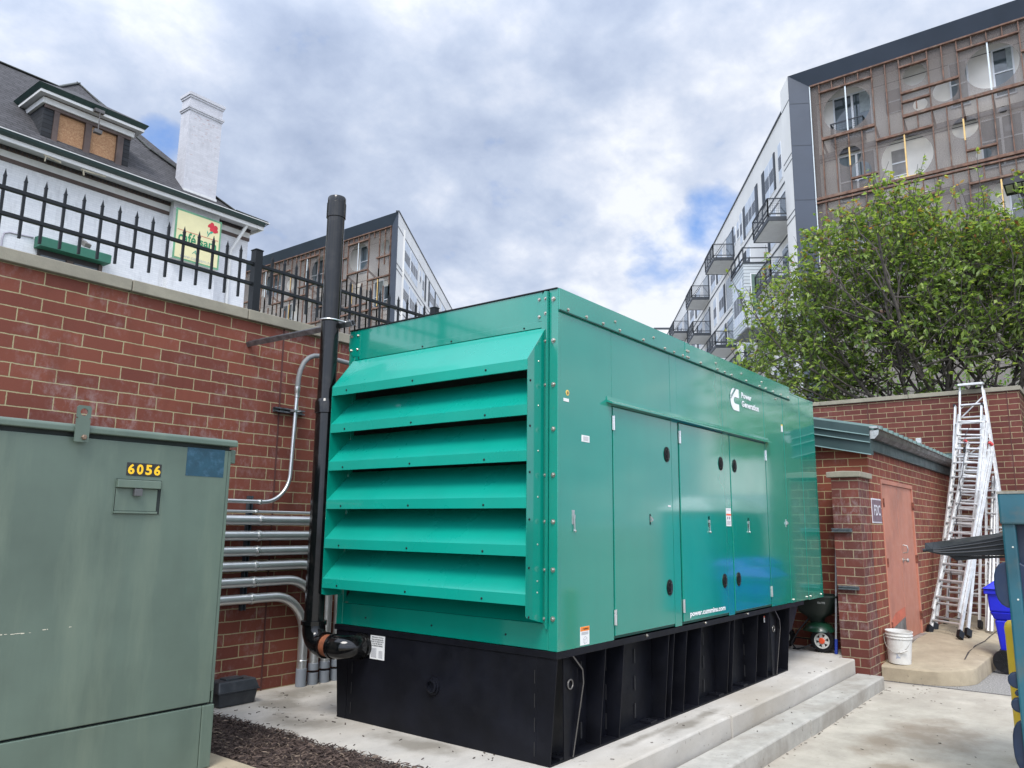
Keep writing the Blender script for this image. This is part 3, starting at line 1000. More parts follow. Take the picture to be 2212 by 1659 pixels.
for k, z in enumerate(lz):
    if k == 0:
        pr = [(HX, z), (-0.004, 2.686), (-0.004, 2.682), (HX + tk, z - 0.004), (HX + tk, z - 0.064), (HX + 0.018, z - 0.064), (HX + 0.018, z - 0.067), (HX, z - 0.067)]
        nm = 'hood'
    else:
        pr = [(HX, z), (0.035, z + 0.225), (0.035, z + 0.221), (HX + tk, z - 0.004), (HX + tk, z - 0.064), (HX + 0.018, z - 0.064), (HX + 0.018, z - 0.067), (HX, z - 0.067)]
        nm = 'louvre'
    mb = MB().prism([(a, b_) for a, b_ in pr], 1, 0.096, 1.994)
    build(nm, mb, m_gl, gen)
    sc_ = MB()
    for yy in (0.44, 1.12, 1.83):
        sc_.lathe([(0.0075, 0), (0.007, -0.004), (0.003, -0.006)], (HX, yy, z - 0.045 if k else z - 0.035), axis=0, n=10)
    build('louvre_screws', sc_, m_rubber, gen)
side = [(-0.004, 2.686), (HX - 0.002, 2.446), (HX - 0.002, 0.862), (HX + 0.01, 0.848), (-0.004, 0.802)]
build('hood_side', MB().prism(side, 1, 0.092, 0.0955), m_g, gen)
build('hood_side', MB().prism([(-0.004, 2.686), (HX - 0.002, 2.446), (HX - 0.002, 0.875), (HX + 0.05, 0.862), (-0.004, 0.862)], 1, 1.9945, 1.998), m_g, gen)
sc_ = MB()
for z in lz:
    zz = z - 0.135
    sc_.lathe([(0.0075, 0), (0.007, -0.004), (0.003, -0.006)], (HX + 0.025, 0.092, zz), axis=1, n=10)
build('hood_screws', sc_, m_rubber, gen)
sc_ = MB()
for k in range(7):
    sc_.lathe([(0.006, 0), (0.004, -0.004)], (-0.085, 0.092, 2.445 - 0.2906 * k if k < 6 else 1.06), axis=1, n=8)
build('hood_rivets', sc_, m_zinc, gen)
sc_ = MB()
for (y, z) in ((0.27, 2.705), (1.22, 2.705), (1.93, 2.705), (0.93, 2.705), (0.4, 0.71), (1.05, 0.71), (1.72, 0.71)):
    sc_.lathe([(0.007, 0), (0.006, -0.004)], (-0.0075 if z > 1 else -0.002, y, z), axis=0, n=10)
build('panel_screws', sc_, m_rubber, gen)

# hex bolts with washers
bb_ = MB().lathe([(0.013, 0), (0.013, -0.003)], (0, 0, 0), axis=1, n=14).lathe([(0.0095, -0.003), (0.0095, -0.010), (0.007, -0.0125)], (0, 0, 0), axis=1, n=6)
bolt0 = None


def bolt(x, y, z, face='y', s=1.0):
    global bolt0
    if bolt0 is None:
        L = WL[gen.name]
        bolt0 = build('bolt', MB().add([tuple(Vector(v) + L) for v in bb_.v], bb_.f), m_zinc, gen)
        o = bolt0
    else:
        o = bolt0.copy()
        col.objects.link(o)
    L = WL[gen.name]
    o.location = (x - L.x, y - L.y, z - L.z)
    o.rotation_euler = (0, 0, -pi / 2 if face == 'x' else 0)
    o.scale = (s, s, s)


for x in (0.098, 0.325, 0.545, 0.779, 1.141, 1.500, 1.665, 1.829, 2.185, 2.542, 2.707, 2.870, 3.234, 3.593, 3.767, 3.983, 4.219, 4.445):
    bolt(x, -0.013, 2.814)
for x in (0.714, 1.310, 2.509, 3.110, 3.655):
    bolt(x, -0.013, 2.865, s=0.9)
for x in (1.895, 1.93):
    for z in (2.812, 2.866):
        bolt(x, -0.018, z, s=0.9)
bolt(4.072, -0.004, 2.747)
for z in (2.872, 2.590, 2.298, 2.009, 1.715, 1.423, 1.128, 0.834):
    bolt(-0.004, 0.031, z, 'x', 1.25)
for z in (2.883, 2.782, 2.592, 2.300, 1.716, 1.423, 1.126, 0.832):
    bolt(-0.012, 0.091, z, 'x', 0.85)
for (y, z) in ((1.945, 2.89), (1.945, 2.775), (2.02, 2.89), (2.02, 2.775), (0.143, 2.885), (0.143, 2.765)):
    bolt(-0.010, y, z, 'x', 0.9)
for x in (4.33, 4.76, 4.89, 5.27):
    bolt(x, -0.005, 0.672, s=0.9)
for x in (1.13, 2.14, 3.06):
    bolt(x, -0.004, 0.628, s=0.9)

# printed labels and lettering
m_lab = pm('label white', (0.72, 0.72, 0.70), 0.5, var=0.03)
m_org = pm('label orange', (0.80, 0.22, 0.02), 0.5, var=0.03)
yS = -0.002
c_ = card('warning_label', gen, m_lab, (0.252, yS, 0.652), XP, ZP, 0.106, 0.113)
card('warning_header', gen, m_org, (0.252, yS - 0.002, 0.738), XP, ZP, 0.106, 0.027, 0.0006)
text('warning_text', 'WARNING', gen, black_ink, (0.283, yS - 0.003, 0.745), XP, ZP, 0.062, 0.012, bold=0.02, n_off=0.001)
mb = MB().poly((0.264, yS - 0.0035, 0.746), (0.278, yS - 0.0035, 0.746), (0.271, yS - 0.0035, 0.757))
for k in range(3):
    mb.poly((0.262, yS - 0.0028, 0.728 - k * 0.006), (0.345, yS - 0.0028, 0.728 - k * 0.006), (0.345, yS - 0.0028, 0.7305 - k * 0.006), (0.262, yS - 0.0028, 0.7305 - k * 0.006))
for (a, b_) in (((0.285, 0.69), (0.31, 0.705)), ((0.31, 0.705), (0.33, 0.693)), ((0.33, 0.693), (0.33, 0.668)), ((0.33, 0.668), (0.30, 0.66)), ((0.30, 0.66), (0.285, 0.672)), ((0.285, 0.672), (0.285, 0.69)), ((0.285, 0.69), (0.303, 0.683)), ((0.303, 0.683), (0.33, 0.693)), ((0.303, 0.683), (0.30, 0.66))):
    mb.bar((a[0], yS - 0.0028, a[1]), (b_[0], yS - 0.0028, b_[1]), 0.0015, 0.0004, upv=(0, 1, 0))
build('warning_marks', mb, grey_ink, gen, recalc=False)
text('web_address', 'power.cummins.com', gen, white_ink, (1.85, -0.006, 0.688), XP, ZP, 0.70, 0.052, bold=0.035, n_off=0.002)
text('lettering', 'Power', gen, white_ink, (3.122, 0.0, 2.632), XP, ZP, 0.262, 0.056, bold=0.035)
text('lettering', 'Generation', gen, white_ink, (3.123, 0.0, 2.548), XP, ZP, 0.452, 0.060, bold=0.035)
# C-shaped emblem with a script band across it
lg = MB()
ox, oz, ow, oh = 2.845, 2.490, 0.215, 0.210


def P2(u, v):
    return (ox + u * ow, -0.0035, oz + v * oh)


outer, inner = [], []
for k in range(17):
    a = radians(90 + 180 * k / 16)
    outer.append(P2(0.46 + 0.46 * cos(a), 0.5 + 0.5 * sin(a)))
    inner.append(P2(0.60 + 0.22 * cos(a), 0.46 + 0.15 * sin(a)))
for k in range(16):
    lg.poly(outer[k], inner[k], inner[k + 1], outer[k + 1])
lg.poly(P2(0.46, 1), P2(0.98, 1.0), P2(0.98, 0.61), P2(0.60, 0.61))
lg.poly(P2(0.46, 0), P2(0.60, 0.31), P2(0.98, 0.31), P2(0.98, 0.0))
build('emblem', lg, white_ink, gen, recalc=False)
dv_ = Vector((0.78, 0, 0.62)).normalized()
pv = Vector((-0.62, 0, 0.78)).normalized()
o_ = Vector(P2(0.02, 0.44)) + Vector((0, -0.001, 0))
text('emblem_script', 'Cummins', gen, pm('script green', (0.01, 0.16, 0.12), 0.4), o_, dv_, pv, 0.19, 0.035, bold=0.02, n_off=0.0015)
card('data_plate', gen, m_lab, (0.277, yS, 1.952), XP, ZP, 0.096, 0.044)
mb = MB()
for k in range(5):
    mb.poly((0.295, yS - 0.0028, 1.985 - k * 0.006), (0.36, yS - 0.0028, 1.985 - k * 0.006), (0.36, yS - 0.0028, 1.987 - k * 0.006), (0.295, yS - 0.0028, 1.987 - k * 0.006))
build('plate_print', mb, grey_ink, gen, recalc=False)
build('gold_seal', MB().lathe([(0.019, 0), (0.019, -0.002), (0.001, -0.0025)], (0.108, yS, 2.256), axis=1, n=20), pm('seal gold', (0.75, 0.52, 0.12), 0.4, var=0.05), gen)
build('gold_seal', MB().lathe([(0.0105, 0), (0.0105, -0.0035), (0.001, -0.004)], (0.108, yS, 2.256), axis=1, n=16), pm('seal brown', (0.25, 0.16, 0.06), 0.4, var=0.05), gen)
card('small_label', gen, m_lab, (0.062, yS, 2.196), XP, ZP, 0.062, 0.021)
card('small_label', gen, m_lab, (1.51, -0.006, 1.553), XP, ZP, 0.045, 0.012)
card('hazard_label', gen, m_lab, (2.652, -0.001, 1.412), XP, ZP, 0.108, 0.158)
card('hazard_header', gen, pm('label red', (0.75, 0.10, 0.03), 0.5), (2.652, -0.003, 1.505), XP, ZP, 0.108, 0.016, 0.0006)
mb = MB()
for k in range(9):
    z = 1.455 - k * 0.005 if k < 7 else 1.55 + (k - 7) * 0.008
    mb.poly((2.662, -0.0035, z), (2.748, -0.0035, z), (2.748, -0.0035, z + 0.0018), (2.662, -0.0035, z + 0.0018))
mb.box(2.670, 2.692, -0.0036, -0.0032, 1.472, 1.495).box(2.712, 2.735, -0.0036, -0.0032, 1.472, 1.495)
build('hazard_print', mb, grey_ink, gen, recalc=False)
card('vent_tag', gen, m_lab, (4.203, -0.004, 2.413), XP, ZP, 0.05, 0.075)
card('vent_tag_top', gen, pm('label yellow', (0.80, 0.55, 0.03), 0.5), (4.203, -0.006, 2.478), XP, ZP, 0.05, 0.014, 0.0006)

# base fuel tank and its ribs
tank = build('fuel_tank', MB().box(0.0, 4.225, 0.155, 1.895, -0.024, 0.60), m_blk, gen, bevel=0.004)
sk = MB().box(-0.008, 4.66, -0.002, 0.06, 0.598, 0.640).box(-0.008, 4.66, 0.0, W, 0.628, 0.640).box(-0.010, 0.02, 0.0, W + 0.01, 0.600, 0.639).box(0.0, 4.66, 1.99, W, 0.598, 0.64)
build('skid_rail', sk, m_blk, gen, bevel=0.002)
build('side_flange', MB().box(0.0, 4.225, 0.052, 0.154, -0.0245, -0.012).box(0.0, 4.225, 1.896, 1.995, -0.0245, -0.012), m_blk, tank)
for x in (0.0, 0.568, 0.814, 1.491, 1.582, 1.803, 2.076, 2.66, 2.76, 3.326, 3.623, 4.217):
    mb = MB().prism([(0.154, 0.597), (0.002, 0.597), (0.052, -0.012), (0.154, -0.012)], 0, x, x + 0.008)
    build('rib', mb, m_blk, tank)
for x in (0.0, 1.2, 2.4, 4.217):
    build('rib', MB().prism([(1.896, 0.597), (2.045, 0.597), (1.992, -0.012), (1.896, -0.012)], 0, x, x + 0.008), m_blk, tank)
for x in (0.5, 0.82, 1.225, 1.81, 2.42, 2.99, 3.33, 3.63):
    for k in range(3):
        build('stitch_weld', MB().box(x - 0.012, x + 0.002, 0.146, 0.1545, 0.03 + k * 0.19, 0.13 + k * 0.19), pm('dull weld', (0.018, 0.018, 0.02), 0.6), tank)
for k in range(4):
    for y in (0.165, 1.842):
        build('stitch_weld', MB().box(-0.004, -0.0005, y, y + 0.004, 0.02 + k * 0.14, 0.10 + k * 0.14), pm('bare weld', (0.022, 0.022, 0.022), 0.5), tank)
for (bx) in (0.24, 3.87):
    n_ = 18
    mb = MB()
    rg = [(bx - 0.03 + 0.028 * cos(2 * pi * k / n_), 0.045 + 0.0, 0.42 + 0.028 * sin(2 * pi * k / n_)) for k in range(n_ + 1)]
    mb.tube(rg, 0.005, 8, cap=False)
    build('lifting_eye', mb, pm('worn steel', (0.16, 0.15, 0.14), 0.4, metal=0.6), tank)
    mb = MB()
    pts = [Vector((bx - 0.05, 0.03, 0.598)), Vector((bx + 0.065, 0.03, 0.50)), Vector((bx + 0.075, 0.03, 0.42)), Vector((bx - 0.01, 0.055, -0.01))]
    for a, b_ in zip(pts[:-1], pts[1:]):
        mb.bar(a, b_, 0.012, 0.030, upv=(0, 1, 0))
    mb.prism([(bx - 0.05, 0.598), (bx + 0.065, 0.50), (bx + 0.072, 0.42), (bx - 0.012, -0.012), (bx - 0.09, -0.012), (bx - 0.10, 0.598)], 1, 0.052, 0.058)
    build('lifting_bracket', mb, m_blk, tank)
    mb = MB()
    for a, b_ in zip(pts[:-1], pts[1:]):
        mb.bar(a - Vector((0, 0.0165, 0)), b_ - Vector((0, 0.0165, 0)), 0.010, 0.002, upv=(0, 1, 0))
    build('bracket_edge', mb, pm('worn edge', (0.13, 0.12, 0.11), 0.4, metal=0.5), tank)
for x in (0.16, 1.33, 2.55, 3.1):
    build('anchor_foot', MB().box(x - 0.05, x + 0.05, 0.056, 0.150, -0.0115, 0.004).lathe([(0.014, 0.004), (0.014, 0.014)], (x, 0.10, 0), n=8), m_blk, tank)
build('drain_bung', MB().lathe([(0.058, 0), (0.058, -0.012), (0.046, -0.014), (0.046, -0.03), (0.034, -0.032), (0.030, -0.012), (0.001, -0.010)], (0, 1.018, 0.318), axis=0, n=28), m_blk, tank, smooth=True)
pl = card('vent_notice', tank, m_lab, (-0.0005, 1.657, 0.428), YM, ZP, 0.150, 0.165, 0.003)
zz = 0.575
for i, ln in enumerate(('EMERGENCY VENT(S)', 'SHALL BE INSTALLED', 'PRIOR TO USE.DO NOT', 'PLUG OR USE FOR', 'ALTERNATE PIPING.')):
    wd = (0.122, 0.126, 0.130, 0.105, 0.115)[i]
    text('notice_text', ln, pl, black_ink, (-0.0035, 1.582 + wd / 2, zz - i * 0.0145), YM, ZP, wd, 0.0095, bold=0.03, n_off=0.001)
mb = MB()
for k in range(9):
    z = 0.500 - k * 0.0075
    mb.box(-0.0045, -0.004, 1.590, 1.645, z, z + 0.003)
    if k > 1:
        mb.box(-0.0045, -0.004, 1.525, 1.565, z, z + 0.003)
build('notice_print', mb, grey_ink, pl)
card('tank_label', tank, m_lab, (3.60, 0.050, 0.50), XP, ZP, 0.13, 0.06)
card('tank_label_top', tank, pm('label red', (0.75, 0.10, 0.03), 0.5), (3.60, 0.048, 0.545), XP, ZP, 0.13, 0.015, 0.0008)
build('skid_gusset', MB().prism([(4.225, 0.597), (4.65, 0.597), (4.65, 0.58), (4.42, 0.36), (4.225, 0.30)], 1, 0.06, 0.072), m_blk, gen)

# ---------------------------------------------------------------- black vent stack
vx, vy = -0.168, 2.108
vp = thing('vent_stack', 'tall glossy black vent pipe rising from the generator fuel tank', 'pipe', (vx, vy, 0.45))
m_vp = pm('gloss black pipe', (0.003, 0.0035, 0.004), 0.14, var=0.2, vs=3, coat=0.0, spec=0.45, rv=0.06, wav=0.05, dirt=(0.05, 0.045, 0.04), dirts=9, dirtamt=0.25)


def arc(c, r, a0, a1, pl_, n=10):
    o = []
    for k in range(n + 1):
        a = radians(a0 + (a1 - a0) * k / n)
        u_, v_ = r * cos(a), r * sin(a)
        if pl_ == 'xy': o.append((c[0] + u_, c[1] + v_, c[2]))
        if pl_ == 'yz': o.append((c[0], c[1] + u_, c[2] + v_))
        if pl_ == 'xz': o.append((c[0] + u_, c[1], c[2] + v_))
    return o


build('lower_pipe', MB().cyl((vx, vy, 0.66), (vx, vy, 2.26), 0.075, 32), m_vp, vp, smooth=True)
build('upper_pipe', MB().cyl((vx, vy, 2.30), (vx, vy, 3.96), 0.0715, 32), m_vp, vp, smooth=True)
build('coupling', MB().lathe([(0.077, 2.245), (0.085, 2.25), (0.085, 2.335), (0.083, 2.34), (0.076, 2.36)], (vx, vy, 0), n=32), m_vp, vp, smooth=True)
build('top_cap', MB().lathe([(0.0715, 3.874), (0.079, 3.878), (0.079, 4.0), (0.0745, 4.004), (0.0745, 4.048), (0.070, 4.058), (0.03, 4.062), (0.001, 4.062)], (vx, vy, 0), n=10 * 3), m_vp, vp, smooth=True)
zc = 0.508
e1 = [(0.0, 1.735, zc), (-0.055, 1.735, zc)] + [(p[0], p[1], zc) for p in [(vx + 0.105 * 1.06 * (cos(radians(a))) , 1.735 + 0.115 + 0.115 * sin(radians(a)), 0) for a in range(-90, 1, 10)]]
e1 = [(0.0, 1.735, zc), (-0.05, 1.735, zc)]
for k in range(0, 11):
    a = radians(90 * k / 10)
    e1.append((-0.055 - 0.113 * sin(a), 1.848 - 0.113 * cos(a), zc))
e1.append((vx, 1.880, zc))
build('elbow', MB().tube(e1, 0.083, 28), m_vp, vp, smooth=True)
build('flange_ring', MB().lathe([(0.094, 0.0), (0.094, -0.028), (0.084, -0.03)], (0, 1.735, zc), axis=0, n=32).lathe([(0.090, -0.018), (0.090, 0.004)], (vx, 1.874, zc), axis=1, n=28), m_vp, vp, smooth=True)
build('nipple', MB().cyl((vx, 1.87, zc), (vx, 1.985, zc), 0.078, 28), pm('rust band', (0.20, 0.062, 0.025), 0.75, var=0.3, vs=20), vp, smooth=True)
e2 = [(vx, 1.955, zc), (vx, 1.99, zc)]
for k in range(0, 11):
    a = radians(90 * k / 10)
    e2.append((vx, 1.99 + 0.115 * sin(a), zc + 0.115 - 0.115 * cos(a)))
e2.append((vx, vy, 0.655))
build('elbow', MB().tube(e2, 0.086, 28), m_vp, vp, smooth=True)
build('elbow_collar', MB().lathe([(0.086, 0.640), (0.096, 0.643), (0.096, 0.672), (0.078, 0.676)], (vx, vy, 0), n=32).lathe([(0.094, -0.012), (0.094, 0.016), (0.086, 0.018)], (vx, 1.962, zc), axis=1, n=28), m_vp, vp, smooth=True)
strut('support_arm', 'grey steel channel bracing the black vent pipe to the wall', (-0.19, 3.2, 2.955), (-0.068, 1.95, 2.985), (-0.6, 0, 1), group=None, cat='bracket')
cl = MB()
pts = [(-0.075, vy - 0.085, 3.0)]
for k in range(13):
    a = radians(-80 + (-200) * k / 12)
    pts.append((vx + 0.086 * cos(a), vy + 0.086 * sin(a), 3.0 + 0.004 * k / 12))
pts.append((-0.075, vy + 0.085, 3.0))
cl.tube(pts, 0.006, 8)
cl.bar((-0.07, vy - 0.12, 3.0), (-0.07, vy + 0.12, 3.0), 0.035, 0.006, upv=(1, 0, 0))
cl.tube([(-0.075, vy - 0.085, 3.0), (-0.045, vy - 0.085, 3.0)], 0.01, 6)
tag(build('pipe_clamp', cl, m_slv, smooth=False), 'shiny U-bolt clamp round the black vent pipe', 'clamp')

# ---------------------------------------------------------------- conduits on the left wall
m_emt = pm('galvanised conduit', (0.60, 0.62, 0.62), 0.33, metal=0.8, var=0.05, vs=5, rv=0.05)
m_pvc = pm('grey pvc', (0.21, 0.235, 0.27), 0.5, var=0.06)
CY = 3.10
cz = [1.413, 1.283, 1.154, 1.029, 0.897, 0.760]
xv = [1.155, 1.027, 0.899, 0.771, 0.643, 0.515]
ordn = ('topmost', 'second from top', 'third from top', 'fourth from top', 'fifth from top', 'lowest')
for i, (z, xd) in enumerate(zip(cz, xv)):
    Rb = 0.34
    pth = [(-2.9, CY, z), (-0.3, CY, z), (xd - Rb, CY, z)]
    for k in range(1, 13):
        a = radians(90 * k / 12)
        pth.append((xd - Rb + Rb * sin(a), CY, z - Rb + Rb * cos(a)))
    pth += [(xd, CY, 0.10)]
    cth = thing('conduit', '%s of the six thick steel conduits turning down by the wall' % ordn[i], 'conduit', (xd, CY, -0.025), 'thick steel conduits on the left wall')
    build('pipe', MB().tube(pth, 0.0415, 20), m_emt, cth, smooth=True)
    sx = -0.02 - 0.006 * i
    sp_ = MB()
    ring = [(sx, CY + 0.044 * cos(2 * pi * k / 20), z + 0.044 * sin(2 * pi * k / 20)) for k in range(21)]
    for a, b_ in zip(ring[:-1], ring[1:]):
        A, B = Vector(a), Vector(b_)
        c0 = Vector((sx, CY, z))
        oa, ob = (A - c0) * 0.02, (B - c0) * 0.02
        e = Vector((0.014, 0, 0))
        sp_.hexa([A - e, A + e, A + e + oa * 4, A - e + oa * 4], [B - e, B + e, B + e + ob * 4, B - e + ob * 4])
    sp_.box(sx - 0.014, sx + 0.014, CY - 0.058, CY - 0.040, z - 0.009, z + 0.006)
    sp_.tube([(sx - 0.012, CY - 0.052, z - 0.002), (sx + 0.018, CY - 0.052, z - 0.002)], 0.0045, 6)
    build('strap', sp_, m_slv, cth)
    z1 = 0.125 if i == 5 else 0.075
    build('pvc_sleeve', MB().lathe([(0.047, -0.025), (0.047, z1), (0.043, z1 + 0.001)], (xd, CY, 0), n=24), m_pvc, cth, smooth=True)
    if i < 5:
        build('pvc_collar', MB().lathe([(0.047, 0.098), (0.047, 0.155), (0.042, 0.157)], (xd, CY, 0), n=24), m_pvc, cth, smooth=True)
    else:
        build('collar', MB().lathe([(0.044, 0.19), (0.046, 0.195), (0.042, 0.20)], (xd, CY, 0), n=24), m_slv, cth, smooth=True)
# small rigid conduit that climbs the wall and turns behind the stack
pr_ = [(-2.9, 3.12, 1.571), (-0.2, 3.12, 1.571), (0.02, 3.12, 1.571)]
for k in range(1, 13):
    a = radians(90 * k / 12)
    pr_.append((0.02 + 0.265 * sin(a), 3.12, 1.571 + 0.265 - 0.265 * cos(a)))
pr_ += [(0.292, 3.12, 2.1), (0.305, 3.12, 2.58)]
ct = thing('riser_conduit', 'slim steel conduit climbing the brick wall left of the vent stack', 'conduit', (0.3, 3.12, 1.55))
build('pipe', MB().tube(pr_, 0.018, 14), m_emt, ct, smooth=True)
build('coupling', MB().lathe([(0.020, 2.53), (0.024, 2.535), (0.024, 2.585), (0.027, 2.59), (0.027, 2.63), (0.02, 2.635)], (0.305, 3.12, 0), n=16), m_slv, ct, smooth=True)
fx = [(0.305, 3.12, 2.63), (0.310, 3.12, 2.72), (0.328, 3.12, 2.80), (0.36, 3.12, 2.87), (0.41, 3.12, 2.925), (0.47, 3.12, 2.955), (0.54, 3.12, 2.965), (0.7, 3.12, 2.965), (0.95, 3.12, 2.955), (1.3, 3.12, 2.94)]
build('flexible_section', MB().tube(fx, 0.023, 14), pm('grey flexible conduit', (0.17, 0.18, 0.18), 0.5, var=0.1), ct, smooth=True)
build('strap', MB().box(0.005 - 0.03, 0.02 - 0.03, 3.095, 3.14, 1.548, 1.594).box(-0.03, -0.012, 3.085, 3.1, 1.56, 1.575), m_slv, ct)
ct = thing('thin_conduit', 'thinnest horizontal steel conduit just above the thick ones', 'conduit', (0, 3.12, 1.48))
build('pipe', MB().tube([(-2.9, 3.12, 1.491), (1.6, 3.12, 1.484)], 0.0115, 12), m_emt, ct, smooth=True)
build('strap', MB().box(-0.055, -0.04, 3.10, 3.14, 1.475, 1.507).box(-0.052, -0.038, 3.09, 3.1, 1.482, 1.494), m_slv, ct)
strut('strut_rack', 'dark upright steel channel carrying the conduits on the wall', (-0.075, 3.178, 0.66), (-0.075, 3.178, 1.62), (0, -1, 0))
strut('strut_channel', 'short level steel channel behind the slim climbing conduit', (0.11, 3.178, 2.405), (0.435, 3.178, 2.405), (0, -1, 0))
for o_ in (sc.objects['strut_rack'],):
    o_.data.materials[0] = pm('dark strut', (0.09, 0.11, 0.13), 0.45, metal=0.6)
tag(build('strut_clamp', MB().box(0.268, 0.33, 3.09, 3.155, 2.395, 2.412).tube([(0.318, 3.07, 2.40), (0.318, 3.16, 2.40)], 0.006, 8), m_slv), 'small clamp gripping the slim conduit on its channel', 'clamp')

# ---------------------------------------------------------------- transformer cabinet
m_tr = pm('grey green cabinet paint', (0.088, 0.124, 0.097), 0.5, var=0.10, vs=2.2, streak=0.25, rv=0.1, coat=0.05, dirt=(0.15, 0.19, 0.14), dirts=4.0, dirtamt=0.5, dst=(1, 1, 0.16))
m_trd = pm('cabinet seam', (0.012, 0.018, 0.016), 0.8)
tf = thing('transformer', 'dull green pad-mounted transformer cabinet numbered 6056', 'transformer', (-2.6, 2.2, 0.006))
TX0, TX1, TY = -4.1, -1.352, 1.5
build('cabinet_body', MB().box(TX0, TX1 - 0.02, TY + 0.03, 2.9, 0.01, 1.80), m_trd, tf)
build('front_panel', MB().box(TX0, TX1 - 0.055 + 0.031, TY, TY + 0.03, 0.366, 1.826), m_tr, tf, bevel=0.004)
build('front_edge', MB().box(TX1 - 0.021, TX1, TY + 0.006, 2.9, 0.425, 1.826).box(TX1 - 0.012, TX1 + 0.0, TY + 0.006, TY + 0.06, 0.36, 0.425), m_tr, tf, bevel=0.003)
build('sill_panel', MB().box(TX0, TX1 - 0.073, TY - 0.004, TY + 0.03, 0.012, 0.353), m_tr, tf, bevel=0.004)
build('corner_panel', MB().box(TX1 - 0.070, TX1 + 0.004, TY - 0.006, 2.9, 0.012, 0.353), m_tr, tf, bevel=0.004)
lid = MB().prism([(TY - 0.022, 1.852), (TY - 0.022, 1.880), (TY - 0.012, 1.893), (2.93, 1.925), (2.93, 1.852)], 0, TX0, TX1 + 0.024)
build('lid', lid, m_tr, tf, bevel=0.005)
build('lid_gap', MB().box(TX0, TX1 - 0.01, TY + 0.014, 2.9, 1.80, 1.852), m_trd, tf)
# lifting tab with a hole
n_ = 20
tab = MB()
cxh, czh, rh_ = -2.2595, 1.957, 0.020
ring = [(cxh + rh_ * cos(2 * pi * k / n_), czh + rh_ * sin(2 * pi * k / n_)) for k in range(n_)]
rect = []
for k in range(n_):
    a = 2 * pi * k / n_
    c_, s_ = cos(a), sin(a)
    f_ = min(0.0355 / abs(c_) if abs(c_) > 1e-6 else 9, 0.035 / abs(s_) if abs(s_) > 1e-6 else 9)
    rect.append((cxh + c_ * f_, czh + s_ * f_))
y0, y1 = TY - 0.036, TY - 0.026
vs = [(p[0], y0, p[1]) for p in ring] + [(p[0], y0, p[1]) for p in rect] + [(p[0], y1, p[1]) for p in ring] + [(p[0], y1, p[1]) for p in rect]
fs = []
for k in range(n_):
    k2 = (k + 1) % n_
    fs += [(k, k2, n_ + k2, n_ + k), (2 * n_ + k2, 2 * n_ + k, 3 * n_ + k, 3 * n_ + k2), (k2, k, 2 * n_ + k, 2 * n_ + k2), (n_ + k, n_ + k2, 3 * n_ + k2, 3 * n_ + k)]
tab.add(vs, fs)
tab.box(cxh - 0.0355, cxh + 0.0355, y0, y1, 1.80, czh - 0.035)
build('lifting_tab', tab, m_tr, tf)
build('tab_bolt', MB().lathe([(0.014, 0), (0.014, -0.012), (0.010, -0.016)], (-2.25, y0, 1.825), axis=1, n=6), pm('rusty bolt', (0.20, 0.14, 0.10), 0.6, metal=0.4), tf)
# latch recess
rx0, rx1, rz0, rz1 = -2.048, -1.782, 1.432, 1.622
rc = MB()
rc.box(rx0, rx0 + 0.004, TY - 0.004, TY + 0.0, rz0, rz1).box(rx1 - 0.004, rx1, TY - 0.004, TY, rz0, rz1)
build('latch_frame', rc, m_tr, tf)
build('latch_recess', MB().box(rx0 + 0.004, rx1 - 0.004, TY - 0.0025, TY - 0.0005, rz0 + 0.002, rz1), m_trd, tf)
build('latch_plate', MB().box(rx0 + 0.008, rx1 - 0.026, TY - 0.007, TY - 0.0028, rz0 + 0.018, rz1 - 0.05), m_tr, tf, bevel=0.001)
build('latch_hood', MB().box(rx0 + 0.004, rx1 - 0.018, TY - 0.030, TY - 0.0028, rz1 - 0.048, rz1 - 0.004), m_tr, tf, bevel=0.004)
build('latch_lip', MB().box(rx0 + 0.004, rx1 - 0.02, TY - 0.014, TY - 0.003, rz0 + 0.004, rz0 + 0.016), m_tr, tf, bevel=0.002)
build('padlock', MB().box(-1.950, -1.906, TY - 0.034, TY - 0.010, 1.532, 1.570).tube([(-1.941, TY - 0.022, 1.565), (-1.941, TY - 0.022, 1.585), (-1.915, TY - 0.022, 1.585), (-1.915, TY - 0.022, 1.565)], 0.004, 8), pm('dull padlock', (0.12, 0.12, 0.12), 0.5, metal=0.6), tf, bevel=0.003)
for k, dgt in enumerate('6056'):
    x0 = -1.992 + k * 0.0495
    build('number_tile', MB().box(x0, x0 + 0.0485, TY - 0.0035, TY - 0.0005, 1.643, 1.714), black_ink, tf, bevel=0.001)
    text('digit', dgt, tf, pm('reflective yellow', (0.85, 0.50, 0.015), 0.45, var=0.03), (x0 + 0.006, TY - 0.0035, 1.650), XP, ZP, 0.037, 0.057, bold=0.035, n_off=0.0015)
card('blue_sticker', tf, pm('faded blue sticker', (0.013, 0.055, 0.085), 0.45, var=0.15, vs=15, dirt=(0.08, 0.17, 0.26), dirts=22, dirtamt=0.35), (-1.646, TY - 0.0002, 1.661), XP, ZP, 0.244, 0.166, 0.0015)
build('hinge_cover', MB().box(TX1 + 0.004, TX1 + 0.040, TY + 0.02, TY + 0.06, 1.752, 1.836), m_tr, tf, bevel=0.006)
sc_ = MB()
rnd = random.Random(5)
for (xa, xb, z) in ((-2.62, -2.36, 0.852), (-2.33, -2.30, 0.858), (-2.205, -2.198, 0.862)):
    x = xa
    while x < xb:
        l = rnd.uniform(0.004, 0.02)
        if rnd.random() < 0.75:
            hh = rnd.uniform(0.001, 0.003)
            zo = z + rnd.uniform(-0.0015, 0.0015)
            sc_.poly((x, TY - 0.0008, zo - hh), (x + l, TY - 0.0008, zo - hh * 0.6), (x + l, TY - 0.0008, zo + hh * 0.6), (x, TY - 0.0008, zo + hh))
        x += l
